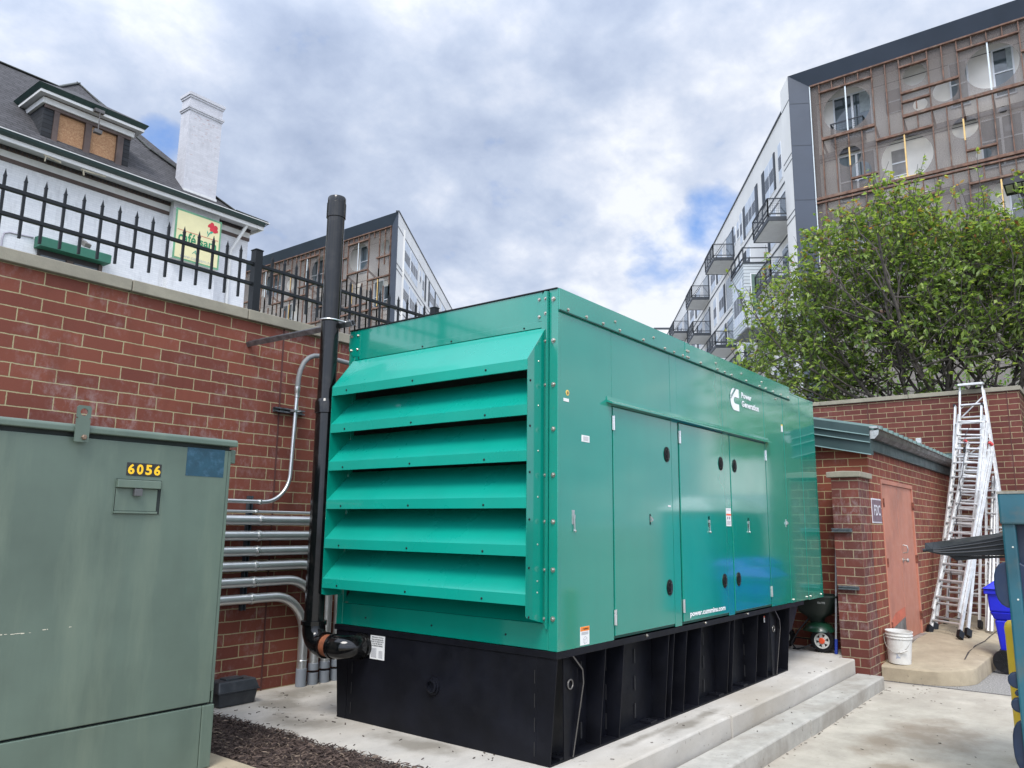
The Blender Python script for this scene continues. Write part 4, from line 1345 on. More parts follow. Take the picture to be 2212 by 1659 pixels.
build('paint_scratch', sc_, pm('bare scratch', (0.62, 0.58, 0.46), 0.6), tf, recalc=False)

# black toolbox
tb = thing('toolbox', 'small black plastic toolbox on the pad by the wall', 'toolbox', (-0.28, 2.93, -0.025))
m_tb = pm('dusty black plastic', (0.028, 0.032, 0.037), 0.5, var=0.2, vs=8, dirt=(0.10, 0.10, 0.10), dirts=7, dirtamt=0.35)
build('tub', MB().hexa([(-0.43, 2.86, -0.024), (-0.115, 2.86, -0.024), (-0.115, 3.03, -0.024), (-0.43, 3.03, -0.024)], [(-0.45, 2.845, 0.085), (-0.10, 2.845, 0.085), (-0.10, 3.045, 0.085), (-0.45, 3.045, 0.085)]), m_tb, tb, bevel=0.012)
build('lid', MB().hexa([(-0.46, 2.835, 0.087), (-0.09, 2.835, 0.087), (-0.09, 3.055, 0.087), (-0.46, 3.055, 0.087)], [(-0.44, 2.87, 0.165), (-0.11, 2.87, 0.165), (-0.11, 3.03, 0.165), (-0.44, 3.03, 0.165)]).box(-0.36, -0.20, 2.90, 3.0, 0.16, 0.180), m_tb, tb, bevel=0.014)
build('lid_rib', MB().box(-0.462, -0.088, 2.833, 3.057, 0.083, 0.093), m_tb, tb, bevel=0.003)
# ---------------------------------------------------------------- white house up on the terrace
m_wb = brickmat('painted brick', (0.70, 0.705, 0.72), (0.64, 0.65, 0.67), (0.46, 0.47, 0.50), bw=0.21, rh=0.068, ms=0.0022, eff=0.0, bump=0.25, rough=0.7)
m_wht = pm('white trim', (0.62, 0.62, 0.61), 0.6, var=0.06, vs=3, dirt=(0.25, 0.23, 0.20), dirts=3, dirtamt=0.3)
m_gut = pm('dark green gutter', (0.005, 0.024, 0.021), 0.35, var=0.1)
m_brn = pm('brown trim', (0.075, 0.05, 0.042), 0.6, var=0.15)
m_shg = shinglemat('grey shingles', (0.060, 0.058, 0.062), 0.30, 0.115)
m_shs = shinglemat('black shingles', (0.022, 0.024, 0.028), 0.26, 0.13, 'YZ')
m_soff = pm('soffit', (0.36, 0.36, 0.37), 0.7, var=0.05)
hs = thing('white_house', 'white painted brick house with dark hipped roof, dormer and tall chimney', 'house', (3, 24, 3.0))
build('wall', MB().box(-9, 10.83, 20.6, 20.9, 2.9, 11.60).box(10.55, 10.83, 20.9, 30.0, 2.9, 11.6).box(-9, 10.83, 29.8, 30.0, 2.9, 11.6), m_wb, hs)
build('chimney_breast', MB().box(7.90, 9.50, 20.3, 20.6, 2.9, 11.62), m_wb, hs)
build('soffit', MB().box(-9.5, 11.06, 20.04, 20.6, 11.50, 11.52).box(10.83, 11.06, 20.6, 30.4, 11.50, 11.52), m_soff, hs)
for (a, b_) in ((-9.0, 7.895), (9.505, 10.85)):
    fz = MB().box(a, b_, 20.52, 20.598, 11.385, 11.50)
    build('frieze', fz, m_brn, hs)
    dn = MB()
    x = a + 0.03
    while x < b_ - 0.06:
        dn.box(x, x + 0.055, 20.475, 20.519, 11.40, 11.47)
        x += 0.11
    dn.box(a, b_, 20.50, 20.519, 11.47, 11.499)
    build('dentil_band', dn, pm('dark dentils', (0.030, 0.026, 0.028), 0.6), hs)
    build('frieze_board', MB().box(a, b_, 20.555, 20.599, 11.195, 11.383), m_wht, hs)
    build('brown_band', MB().box(a, b_, 20.55, 20.599, 11.085, 11.192), m_brn, hs)
build('fascia', MB().box(-9.5, 10.99, 20.0, 20.04, 11.42, 11.535).box(10.99, 11.03, 20.0, 30.4, 11.42, 11.535), m_wht, hs)
gp = [(20.0, 11.537), (19.93, 11.545), (19.88, 11.60), (19.865, 11.665), (20.0, 11.665)]
gp2 = [(-9.5, 11.03), ]
build('gutter', MB().prism(gp, 0, -9.5, 11.0).hexa([(11.0, 19.93, 11.54), (11.03, 20.0, 11.54), (11.03, 30.4, 11.54), (11.0, 30.4, 11.54)], [(11.14, 19.865, 11.665), (11.17, 20.0, 11.665), (11.17, 30.4, 11.665), (11.14, 30.4, 11.665)]), m_gut, hs)
build('drip_edge', MB().box(-9.5, 11.16, 19.855, 19.99, 11.667, 11.69), m_wht, hs)
rfm = MB()
F_ = [(-9.6, 19.9, 11.69), (11.15, 19.9, 11.69), (9.9, 20.05, 11.76), (7.82, 22.0, 13.70), (6.45, 25.0, 16.62), (5.47, 24.05, 15.66), (-9.6, 24.05, 15.66)]
rfm.poly(*F_)
rfm.poly((11.15, 19.9, 11.69), (11.16, 30.0, 11.69), (8.3, 27.8, 13.6), (6.45, 25.0, 16.62), (7.82, 22.0, 13.70), (9.9, 20.05, 11.76))
rfm.poly((6.45, 25.0, 16.62), (8.3, 27.8, 13.6), (11.16, 30.0, 11.69), (-9.6, 30, 11.69), (-9.6, 24.05, 15.66), (5.47, 24.05, 15.66))
rfm.poly((-9.6, 19.9, 11.69), (-9.6, 24.05, 15.66), (-9.6, 30, 11.69))
build('roof', rfm, m_shg, hs)
rd_ = MB()
for a, b_ in (((5.47, 24.05, 15.68), (-9.6, 24.05, 15.68)), ((5.47, 24.05, 15.68), (6.45, 25.0, 16.64)), ((6.45, 25.0, 16.64), (7.82, 22.0, 13.73)), ((7.82, 22.0, 13.73), (9.9, 20.05, 11.79)), ((9.9, 20.05, 11.79), (11.1, 19.93, 11.71))):
    rd_.bar(a, b_, 0.16, 0.03)
build('ridge_cap', rd_, pm('ridge shingles', (0.05, 0.055, 0.05), 0.8, var=0.2), hs)
# chimney
m_wc = brickmat('weathered painted brick', (0.56, 0.56, 0.59), (0.50, 0.50, 0.53), (0.42, 0.42, 0.45), bw=0.21, rh=0.068, ms=0.0022, eff=0.0, bump=0.12, rough=0.8)
ch = build('chimney', MB().box(8.12, 9.30, 20.30, 20.82, 11.62, 15.34), m_wc, hs)
cp_ = MB()
for (z0, z1, e) in ((14.80, 14.86, 0.03), (14.86, 14.93, 0.055), (15.25, 15.32, 0.03), (15.32, 15.42, 0.06)):
    cp_.box(8.12 - e, 9.30 + e, 20.30 - e, 20.82 + e, z0, z1)
build('corbel_band', cp_, m_wc, ch)
build('flue_top', MB().box(8.3, 9.1, 20.42, 20.7, 15.42, 15.44), m_brn, ch)
rust = MB()
rnd = random.Random(9)
for k in range(46):
    x = 8.25 + rnd.random() ** 1 * 0.9
    z = 14.70 - rnd.random() ** 2 * 0.9 if rnd.random() < 0.75 else rnd.uniform(12.2, 14.0)
    l = rnd.uniform(0.03, 0.10)
    rust.poly((x, 20.2975, z), (x + l, 20.2975, z), (x + l, 20.2975, z + rnd.uniform(0.006, 0.014)), (x, 20.2975, z + 0.01))
build('bare_brick', rust, pm('exposed brick', (0.42, 0.25, 0.22), 0.8, var=0.25), ch, recalc=False)
build('flashing', MB().prism([(20.05, 11.70), (20.32, 11.72), (20.62, 12.05), (20.60, 12.10)], 0, 8.02, 8.10).box(8.12, 9.30, 20.23, 20.30, 11.78, 12.02), m_wht, ch)
def dbuild(name, mb, mat, parent, **k):
    # the dormer stands just behind the eave: whole dormer scaled forward about the camera
    return build(name, mb.xf(Matrix.Translation((-0.0951, -0.0651, 0.0325)) @ Matrix.Scale(0.9768, 4)), mat, parent, **k)


# dormer
dz0 = 12.05
dm = MB().box(4.06, 4.34, 20.9, 22.6, 11.9, 13.32).box(6.38, 6.60, 20.9, 22.6, 11.9, 13.32).box(4.34, 6.38, 22.3, 22.4, 12.0, 13.3)
dr = dbuild('dormer', dm, m_shs, hs)
fr = MB().box(4.341, 4.49, 20.86, 21.02, 11.9, 13.215).box(5.235, 5.415, 20.86, 21.02, 11.9, 13.215).box(6.19, 6.379, 20.86, 21.02, 11.9, 13.215).box(4.06, 6.60, 20.85, 21.0, 13.217, 13.315)
dbuild('window_frame', fr, m_brn, dr)
mo, t_, b_ = newmat('strand board')
p_ = pos(t_)
vn = N(t_, 'ShaderNodeTexVoronoi')
vn.inputs['Scale'].default_value = 9.0
wv = vm(t_, 'ADD', vm(t_, 'MULTIPLY', p_, (1.0, 1.0, 2.6)).outputs[0], (0, 0, 0)).outputs[0]
nz_ = N(t_, 'ShaderNodeTexNoise')
nz_.inputs['Scale'].default_value = 5.0
lk(t_, p_, nz_.inputs['Vector'])
lk(t_, vm(t_, 'ADD', wv, nz_.outputs['Color']).outputs[0], vn.inputs['Vector'])
s_ = N(t_, 'ShaderNodeSeparateXYZ')
lk(t_, vn.outputs['Color'], s_.inputs[0])
lk(t_, mixc(t_, 0.6, ramp(t_, s_.outputs[0], [(0.0, (0.24, 0.115, 0.055)), (0.5, (0.36, 0.19, 0.095)), (1.0, (0.50, 0.31, 0.17))]), ramp(t_, noisen(t_, p_, 30, 4), [(0.3, (0.25, 0.12, 0.06)), (0.7, (0.45, 0.27, 0.14))])), b_.inputs['Base Color'])
b_.inputs['Roughness'].default_value = 0.8
for (a, c__) in ((4.49, 5.235), (5.415, 6.19)):
    dbuild('window_board', MB().box(a, c__, 20.96, 20.98, 11.9, 13.21), mo, dr)
dbuild('frieze', MB().box(4.03, 6.66, 20.80, 20.86, 13.32, 13.49).box(3.98, 4.06, 20.82, 22.8, 13.32, 13.49).box(6.60, 6.66, 20.86, 22.8, 13.32, 13.49), m_wht, dr)
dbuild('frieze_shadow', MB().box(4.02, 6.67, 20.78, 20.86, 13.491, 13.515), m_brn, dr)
dbuild('soffit', MB().box(3.83, 6.84, 20.60, 23.0, 13.516, 13.53), m_soff, dr)
dbuild('fascia', MB().box(3.815, 6.855, 20.585, 20.61, 13.515, 13.60).box(3.815, 3.84, 20.61, 23.0, 13.515, 13.60).box(6.83, 6.855, 20.61, 23.0, 13.515, 13.60), m_wht, dr)
cr = MB()
lo = [(3.80, 20.57, 13.602), (6.87, 20.57, 13.602), (6.87, 23.1, 13.602), (3.80, 23.1, 13.602)]
hi_ = [(3.72, 20.49, 13.74), (6.95, 20.49, 13.74), (6.95, 23.2, 13.74), (3.72, 23.2, 13.74)]
cr.hexa(lo, hi_)
dbuild('crown_gutter', cr, m_gut, dr)
dbuild('dormer_roof', MB().add([(3.72, 20.49, 13.742), (6.95, 20.49, 13.742), (6.95, 24.2, 13.742), (3.72, 24.2, 13.742), (5.33, 22.2, 14.75), (5.33, 25.0, 14.75)], [(0, 1, 4), (1, 2, 5, 4), (3, 0, 4, 5), (2, 3, 5)]), m_shg, dr)
fl_ = MB().tube([(5.42, 20.45, 13.55), (5.42, 20.45, 13.42), (5.42, 20.45, 12.95)], 0.018, 8).box(5.27, 5.55, 20.43, 20.56, 13.50, 13.60).box(5.30, 5.52, 20.38, 20.52, 12.82, 12.93)
dbuild('hanging_lamp', fl_, pm('weathered lamp metal', (0.10, 0.095, 0.095), 0.6, metal=0.3, var=0.3), dr)
# awning window just above the wall
wn = build('window_frame', MB().box(4.24, 5.95, 20.50, 20.598, 7.4, 8.86), pm('dark window', (0.02, 0.016, 0.016), 0.5), hs)
m_glass = pm('dark glass', (0.05, 0.065, 0.075), 0.08, var=0.3, vs=0.8, coat=0.3)
build('window_pane', MB().box(4.30, 4.95, 20.485, 20.499, 7.4, 8.70).box(5.20, 5.85, 20.485, 20.499, 7.4, 8.70), m_glass, wn)
build('mullion', MB().box(4.99, 5.16, 20.46, 20.499, 7.4, 8.72), m_brn, wn)
build('mullion', MB().box(5.88, 5.98, 20.46, 20.499, 7.4, 8.83), m_brn, wn)
build('awning', MB().prism([(20.59, 8.862), (20.16, 8.862), (20.14, 9.10), (20.30, 9.17), (20.59, 9.19)], 0, 4.14, 6.07), pm('green awning', (0.025, 0.13, 0.085), 0.6, var=0.08), hs)
build('spotlight', MB().bar((5.33, 20.45, 9.38), (5.40, 20.2, 9.22), 0.20, 0.12).tube([(5.33, 20.58, 9.70), (5.33, 20.4, 9.40)], 0.018, 8), pm('grey lamp body', (0.13, 0.12, 0.11), 0.5), hs)
ds = MB().tube([(10.42, 20.08, 11.47), (10.40, 20.12, 11.38), (10.15, 20.54, 10.55), (10.15, 20.55, 10.40), (10.15, 20.55, 3.1)], 0.055, 12)
build('downspout', ds, m_wht, hs, smooth=True)
build('cable', MB().tube([(3.35, 20.58, 8.2), (3.35, 20.58, 8.9), (3.38, 20.58, 9.06), (3.5, 20.58, 9.12), (4.1, 20.58, 9.16)], 0.02, 8), pm('cable grey', (0.35, 0.33, 0.38), 0.6), hs)
build('torn_trim', MB().bar((3.9, 20.02, 11.40), (4.35, 20.0, 11.33), 0.03, 0.05).bar((4.9, 20.0, 11.34), (5.6, 20.02, 11.38), 0.03, 0.04).bar((4.95, 20.0, 11.36), (4.98, 19.98, 11.18), 0.05, 0.03, upv=(1, 0, 0)).bar((3.95, 20.0, 11.36), (3.93, 19.98, 11.2), 0.03, 0.03, upv=(1, 0, 0)), pm('bare timber', (0.30, 0.27, 0.20), 0.8, var=0.3), hs)

# cafe sign on the chimney breast
cs = thing('cafe_sign', 'cream cafe sign with a red rose on the white house wall', 'sign', (8.69, 20.2, 9.58))
build('box', MB().box(7.885, 9.485, 20.11, 20.299, 9.575, 11.235), pm('sign box', (0.60, 0.60, 0.58), 0.6), cs)
build('border', MB().box(7.88, 9.49, 20.102, 20.111, 9.57, 11.24), pm('sign green edge', (0.12, 0.30, 0.17), 0.6), cs)
build('face', MB().box(7.945, 9.43, 20.096, 20.103, 9.63, 11.175), pm('sign cream', (0.66, 0.61, 0.35), 0.55, var=0.03), cs)
m_sgr, m_red, m_sgrn = pm('sign green', (0.01, 0.22, 0.09), 0.5), pm('sign red', (0.50, 0.02, 0.035), 0.5), pm('stem green', (0.02, 0.30, 0.20), 0.5)
ys = 20.095
build('red_rule', MB().box(7.97, 8.30, ys - 0.003, ys, 10.537, 10.553).box(8.30, 9.40, ys - 0.003, ys, 10.537, 10.553), m_red, cs)
text('lettering', 'café', cs, m_sgr, (8.02, ys - 0.002, 10.13), XP, ZP, 0.60, 0.40, bold=0.018)
text('lettering', 'sam', cs, m_sgr, (8.745, ys - 0.002, 10.215), XP, ZP, 0.60, 0.185, bold=0.018)
text('lettering', 'A', cs, m_sgrn, (8.52, ys - 0.002, 9.87), XP, ZP, 0.15, 0.13, shear=0.3)
text('web_address', 'www.cafesam.net', cs, pm('faded print', (0.40, 0.42, 0.42), 0.6), (8.10, ys - 0.002, 9.67), XP, ZP, 1.2, 0.11)
rs = MB()
for (x, z, r) in ((9.18, 10.93, 0.12), (9.08, 10.99, 0.07), (9.27, 10.97, 0.085), (9.14, 11.05, 0.075), (9.24, 10.85, 0.08), (9.31, 10.86, 0.06), (9.03, 10.96, 0.045), (9.12, 10.86, 0.06)):
    rs.lathe([(r, -0.002), (r * 0.96, -0.008), (0.001, -0.009)], (x, ys, z), axis=1, n=7)
build('rose', rs, m_red, cs)
st_ = MB().poly((9.14, ys - 0.004, 10.84), (9.22, ys - 0.004, 10.82), (9.15, ys - 0.004, 10.74), (9.09, ys - 0.004, 10.72), (9.01, ys - 0.004, 10.58), (8.99, ys - 0.004, 10.58), (9.06, ys - 0.004, 10.74))
st_.poly((9.03, ys - 0.004, 10.62), (8.98, ys - 0.004, 10.72), (8.985, ys - 0.004, 10.80), (9.02, ys - 0.004, 10.74))
build('stem', st_, m_sgrn, cs, recalc=False)

# ---------------------------------------------------------------- apartment buildings across the street
SD = Vector((0.8330, 0.5533, 0))            # street direction
SN = Vector((-0.5533, 0.8330, 0))           # towards the street from the right-hand block
m_navy = pm('navy metal panel', (0.040, 0.052, 0.075), 0.45, var=0.08, vs=0.5, spec=0.4)
m_navd = pm('dark navy panel', (0.018, 0.026, 0.036), 0.5, var=0.08, vs=0.5)
m_stuc = pm('pale render', (0.70, 0.69, 0.665), 0.8, var=0.05, vs=0.4, streak=0.06)
m_beige = pm('beige board siding', (0.78, 0.75, 0.69), 0.8, var=0.08, vs=0.6)
m_ipe = pm('siding joint', (0.045, 0.04, 0.036), 0.8)
m_wf = pm('white window frame', (0.72, 0.74, 0.76), 0.5, var=0.03)
m_pane, t_, b_ = newmat('window glass')
p_ = pos(t_)
lk(t_, ramp(t_, noisen(t_, p_, 0.55, 3), [(0.35, (0.035, 0.05, 0.055)), (0.62, (0.12, 0.16, 0.18))]), b_.inputs['Base Color'])
b_.inputs['Roughness'].default_value = 0.06
b_.inputs['Specular IOR Level'].default_value = 0.8
b_.inputs['Coat Weight'].default_value = 0.3
m_panel = pm('pale blue spandrel', (0.50, 0.55, 0.62), 0.4, var=0.05)
m_rst = pm('weathered steel grid', (0.13, 0.068, 0.045), 0.75, var=0.35, vs=4, dirt=(0.22, 0.17, 0.13), dirts=3, dirtamt=0.6)
m_yel = pm('primed post', (0.62, 0.42, 0.16), 0.6, var=0.1)
m_sil = pm('pale metal post', (0.55, 0.60, 0.62), 0.4, var=0.05)
m_slab = pm('balcony soffit', (0.58, 0.58, 0.58), 0.8, var=0.04)
m_frm = pm('balcony steel', (0.022, 0.028, 0.036), 0.45, var=0.08)

# perforated screen: brown sheet of fine holes, seen as a half-transparent veil
m_scr = bpy.data.materials.new('perforated sheet')
m_scr.use_nodes = True
t_ = m_scr.node_tree
b_ = t_.nodes['Principled BSDF']
b_.inputs['Base Color'].default_value = (0.150, 0.130, 0.120, 1)
b_.inputs['Roughness'].default_value = 0.7
b_.inputs['Specular IOR Level'].default_value = 0.2
tr_ = N(t_, 'ShaderNodeBsdfTransparent')
mx_ = N(t_, 'ShaderNodeMixShader')
p_ = pos(t_)
nn_ = noisen(t_, p_, 40, 2)
lk(t_, ramp(t_, nn_, [(0.3, 0.60), (0.7, 0.76)]), mx_.inputs[0])
lk(t_, tr_.outputs[0], mx_.inputs[1])
lk(t_, b_.outputs[0], mx_.inputs[2])
lk(t_, mx_.outputs[0], t_.nodes['Material Output'].inputs[0])


def screen_mesh(y0, y1, z0, z1, circles, X):
    """sheet with round cut-outs (2D triangulation, discs removed)"""
    co = [Vector((y0, z0)), Vector((y1, z0)), Vector((y1, z1)), Vector((y0, z1))]
    ed = [(0, 1), (1, 2), (2, 3), (3, 0)]
    keep = []
    for (cy, cz_, r) in circles:
        n_ = 40
        r = min(r, cy - y0 - 0.03, y1 - cy - 0.03, cz_ - z0 - 0.03, z1 - cz_ - 0.03)
        if r <= 0.05:
            continue
        if any(math.hypot(cy - a, cz_ - b__) < r + c__ for a, b__, c__ in keep):
            continue
        keep.append((cy, cz_, r))
        o_ = len(co)
        co += [Vector((cy + r * cos(2 * pi * k / n_), cz_ + r * sin(2 * pi * k / n_))) for k in range(n_)]
        ed += [(o_ + k, o_ + (k + 1) % n_) for k in range(n_)]
    vs, es, fs, _, _, _ = geometry.delaunay_2d_cdt(co, ed, [], 1, 1e-5)
    mb = MB()
    ff = []
    for f in fs:
        c_ = sum((vs[i] for i in f), Vector((0, 0))) / len(f)
        if any((c_ - Vector((a, b__))).length < r * 0.995 for a, b__, r in keep):
            continue
        ff.append(tuple(f))
    mb.v = [(X, q[0], q[1]) for q in vs]
    mb.f = ff
    return mb


def front_window(parent, y0, y1, z0, z1, X, cols=2, rows=2, split=0.5):
    """window in the wall at X (faces -X); y0>y1"""
    fw = 0.07
    mb = MB().box(X - 0.05, X - 0.002, y1, y1 + fw, z0, z1).box(X - 0.05, X - 0.002, y0 - fw, y0, z0, z1)
    mb.box(X - 0.05, X - 0.002, y1 + fw, y0 - fw, z0, z0 + fw).box(X - 0.05, X - 0.002, y1 + fw, y0 - fw, z1 - fw, z1)
    for c in range(1, cols):
        yc = y1 + (y0 - y1) * c / cols
        mb.box(X - 0.055, X - 0.002, yc - 0.05, yc + 0.05, z0 + fw, z1 - fw)
    zs = z0 + (z1 - z0) * split
    if rows == 2:
        for c in range(cols):
            ya, yb = y1 + (y0 - y1) * c / cols + 0.05, y1 + (y0 - y1) * (c + 1) / cols - 0.05
            mb.box(X - 0.045, X - 0.002, ya, yb, zs - 0.03, zs + 0.03)
    f = build('window', mb, m_wf, parent)
    build('pane', MB().box(X - 0.012, X - 0.003, y1 + fw, y0 - fw, z0 + fw, z1 - fw), m_pane, f)
    rnd_ = random.Random(int(y0 * 100 + z0 * 10))
    cu = MB()
    if rnd_.random() < 0.7:
        w_ = (y0 - y1) / cols
        cu.box(X - 0.016, X - 0.0125, y1 + fw, y1 + fw + w_ * rnd_.uniform(0.2, 0.7), zs if rnd_.random() < 0.5 else z0 + fw, z1 - fw)
        build('curtain', cu, pm('curtain', (0.28, 0.32, 0.33), 0.8, var=0.15, vs=6), f)
    return f


def grid(parent, xg, V, spans, mids, posts_):
    """rusty steel grid: uprights in V, spans (ya, yb, z), short uprights; posts_ are bright"""
    mb = MB()
    for (y, za, zb) in V:
        mb.box(xg - 0.045, xg + 0.045, y - 0.022, y + 0.022, za, zb)
    build('grid_upright', mb, m_rst, parent)
    mb = MB()
    for (ya, yb, z, h) in spans:
        mb.box(xg - 0.09, xg + 0.09, yb, ya, z - h * 0.7, z + h * 0.7)
    build('grid_beam', mb, m_rst, parent)
    for (y, z) in mids:
        build('grid_bracket', MB().bar((xg + 0.05, y, z - 0.05), (xg + 0.9, y, z - 0.42), 0.07, 0.14), m_rst, parent)
    for (y, za, zb, mt) in posts_:
        build('bright_post', MB().box(xg - 0.055, xg - 0.02, y - 0.03, y + 0.03, za, zb), mt, parent)


XS, XW = 32.4, 33.4  # screen and wall positions below rescaled about the camera onto these two planes
ap = thing('apartment_building', 'tall apartment block on the right behind a rusty circle-cut screen', 'building', (34, 2, 3.0))
# portal frame: sloping reveal round the screen, and its outer faces
fo, fi = 23.38, 22.70
pr_ = MB()
pr_.add([(32.0, 8.2, fo), (32.0, -14, fo), (XS - 0.02, -14, fi), (XS - 0.02, 7.32, fi)], [(0, 1, 2, 3)])
pr_.add([(32.0, 8.2, 3.0), (32.0, 8.2, fo), (XS - 0.02, 7.32, fi), (XS - 0.02, 7.32, 3.0)], [(0, 1, 2, 3)])
pr_.add([(32.0, 8.2, fo), (32.0, -14, fo), (32.6, -14, fo), (32.6, 8.2, fo)], [(0, 1, 2, 3)])
build('portal_frame', pr_, m_navy, ap)
for z in (19.7, 16.9, 14.1, 11.3, 21.9):
    build('panel_joint', MB().poly((31.995, 8.19, z), (32.0 + 0.36, 7.33, z - 0.06), (32.36, 7.33, z - 0.08), (31.995, 8.19, z - 0.02)), m_navd, ap)
build('inner_reveal', MB().box(XS - 0.02, XW, 7.30, 7.36, 3.0, fi).box(XS - 0.02, XW, -14, 7.36, fi, fi + 0.05), pm('brown reveal', (0.05, 0.035, 0.032), 0.7), ap)
build('edge_trim', MB().box(XS - 0.07, XS - 0.02, 7.27, 7.31, 3.0, fi).box(XS - 0.07, XS - 0.02, -14, 7.31, fi - 0.04, fi), m_sil, ap)
build('front_wall', MB().box(XW, XW + 0.3, -14, 7.3, 3.0, 22.7), m_beige, ap)
sd_ = MB()
for zf in (22.15, 19.45, 19.05, 16.35, 16.05, 13.3, 12.9, 10.2, 9.8):
    sd_.box(XW - 0.006, XW - 0.001, -14, 7.3, zf, zf + 0.035)
build('siding_line', sd_, m_ipe, ap)
build('ledge', MB().box(XW - 0.16, XW - 0.007, -14, 7.3, 19.20, 19.36).box(XW - 0.16, XW - 0.007, -14, 7.3, 16.1, 16.26).box(XW - 0.16, XW - 0.007, -14, 7.3, 13.05, 13.2), pm('grey ledge', (0.20, 0.20, 0.22), 0.6), ap)
for (a, b_, c__, d__, cols, sp_) in ((6.52, 4.75, 19.99, 22.2, 2, 0.0), (6.46, 4.77, 16.77, 19.1, 2, 0.42), (1.5, 0.73, 19.99, 22.18, 1, 0.5), (-0.18, -1.0, 19.92, 22.2, 1, 0.5), (0.53, -1.09, 16.77, 19.06, 2, 0.55), (1.42, 0.32, 13.66, 15.91, 1, 0.5), (6.48, 4.78, 13.66, 15.89, 2, 0.42), (-0.3, -1.7, 13.66, 15.91, 2, 0.5), (-3.2, -4.9, 19.99, 22.2, 2, 0.5), (-3.2, -4.9, 16.8, 19.1, 2, 0.5), (6.48, 4.78, 10.6, 12.9, 2, 0.42), (1.42, 0.32, 10.6, 12.9, 1, 0.5)):
    front_window(ap, a, b_, c__, d__, XW, cols, 1 if sp_ == 0 else 2, sp_ or 0.5)
for (a, b_, c__, d__) in ((4.16, 3.53, 20.59, 21.75), (4.09, 3.52, 17.44, 18.71), (4.09, 3.52, 14.2, 15.5)):
    lv = build('vent_louvre', MB().box(XW - 0.03, XW - 0.002, b_, a, c__, d__), pm('grey louvre', (0.26, 0.25, 0.24), 0.6), ap)
    build('louvre_bar', MB().box(XW - 0.045, XW - 0.031, b_, a, (c__ + d__) / 2 - 0.03, (c__ + d__) / 2 + 0.03).box(XW - 0.045, XW - 0.031, b_, a, c__, c__ + 0.04), m_wf, lv)
bl = build('juliet_balcony', MB().box(XW - 0.48, XW - 0.03, 5.1, 6.6, 19.62, 19.70), m_frm, ap)
jb = MB()
for (a, b_) in (((XW - 0.46, 6.58), (XW - 0.46, 5.12)), ((XW - 0.46, 6.58), (XW - 0.04, 6.58)), ((XW - 0.46, 5.12), (XW - 0.04, 5.12))):
    for z in (20.68, 19.85):
        jb.bar((a[0], a[1], z), (b_[0], b_[1], z), 0.05, 0.05)
    for k in range(12):
        q = k / 11
        x, y = a[0] + (b_[0] - a[0]) * q, a[1] + (b_[1] - a[1]) * q
        jb.box(x - 0.008, x + 0.008, y - 0.008, y + 0.008, 19.7, 20.68)
    for k in range(8):
        z = 19.9 + 0.1 * k
        jb.bar((a[0], a[1], z), (b_[0], b_[1], z), 0.014, 0.014)
build('railing', jb, m_frm, bl)
build('air_conditioner', MB().box(XW - 0.35, XW - 0.03, 4.85, 5.5, 16.85, 17.35), pm('ac black', (0.03, 0.045, 0.045), 0.5), ap)
circR = [(5.68, 21.0, 1.07), (3.3, 17.83, 1.06), (2.72, 21.65, 0.49), (2.59, 20.17, 0.29), (1.57, 20.47, 0.49), (-0.24, 20.99, 1.0), (-0.47, 18.87, 0.16), (0.96, 18.54, 0.5), (0.38, 17.11, 0.29), (5.69, 18.60, 0.50), (5.25, 17.72, 0.46), (2.64, 15.56, 0.5), (5.89, 14.75, 0.9), (-0.63, 14.95, 0.96), (-2.2, 18.0, 0.9), (-2.6, 21.2, 0.6), (1.9, 13.0, 0.7), (4.4, 12.2, 1.0), (0.2, 12.2, 0.5)]
build('perforated_screen', screen_mesh(-5.9, 7.28, 4.0, 22.66, circR, XS + 0.05), m_scr, ap, recalc=False)
Vy = [6.86, 6.27, 5.67, 5.08, 4.49, 3.91, 3.32, 2.73, 2.16, 1.58, 0.99, 0.42, -0.15, -0.73, -1.32, -1.9, -2.5, -3.1, -3.7, -4.3, -4.9, -5.5]
zt = 22.66
ups = [(6.86, 9, zt), (6.27, 22.18, zt), (5.67, 9, zt), (5.08, 22.18, zt), (4.49, 9, zt), (3.91, 18.97, zt), (3.32, 9, zt), (2.73, 22.18, zt), (2.16, 9, zt), (1.58, 20.9, zt), (0.99, 9, zt), (0.42, 22.1, zt), (-0.15, 9, zt), (-0.73, 22.1, zt), (-1.32, 9, zt),
       (6.27, 16.6, 19.77), (5.08, 17.43, 19.77), (2.73, 18.97, 19.77), (2.73, 20.0, 20.5), (1.58, 16.75, 19.77), (0.42, 17.4, 19.77), (-0.73, 16.75, 19.77), (1.58, 9, 16.5), (3.91, 14.4, 16.5), (-1.9, 9, zt), (-2.5, 16.7, 19.8), (-3.1, 9, zt), (-3.7, 19.8, zt), (-4.3, 9, zt), (-4.9, 9, 19.7), (-5.5, 9, zt)]
for y in (6.27, 5.08, 3.91, 2.73, 0.42, -0.73):
    ups.append((y, 15.9, 16.7))
spn = [(7.27, -5.9, zt, 0.05), (6.86, 4.49, 22.18, 0.05), (3.32, 2.16, 22.18, 0.05), (0.99, -1.32, 22.12, 0.05), (3.32, 2.16, 20.90, 0.07), (3.32, 2.16, 20.45, 0.06), (6.86, 4.49, 19.76, 0.09), (4.49, 2.16, 18.97, 0.07), (3.32, -5.9, 19.77, 0.09), (2.16, 0.99, 20.9, 0.07),
       (7.27, -5.9, 16.80, 0.09), (7.27, -5.9, 16.60, 0.05), (5.67, 4.49, 17.43, 0.06), (0.99, -0.15, 17.40, 0.06), (4.49, 2.16, 15.85, 0.06), (0.99, -1.32, 15.9, 0.06), (7.27, -5.9, 13.85, 0.09), (4.49, 2.16, 14.4, 0.06), (7.27, -5.9, 10.9, 0.09), (-1.32, -4.3, 21.2, 0.06), (-1.9, -4.3, 18.2, 0.06)]
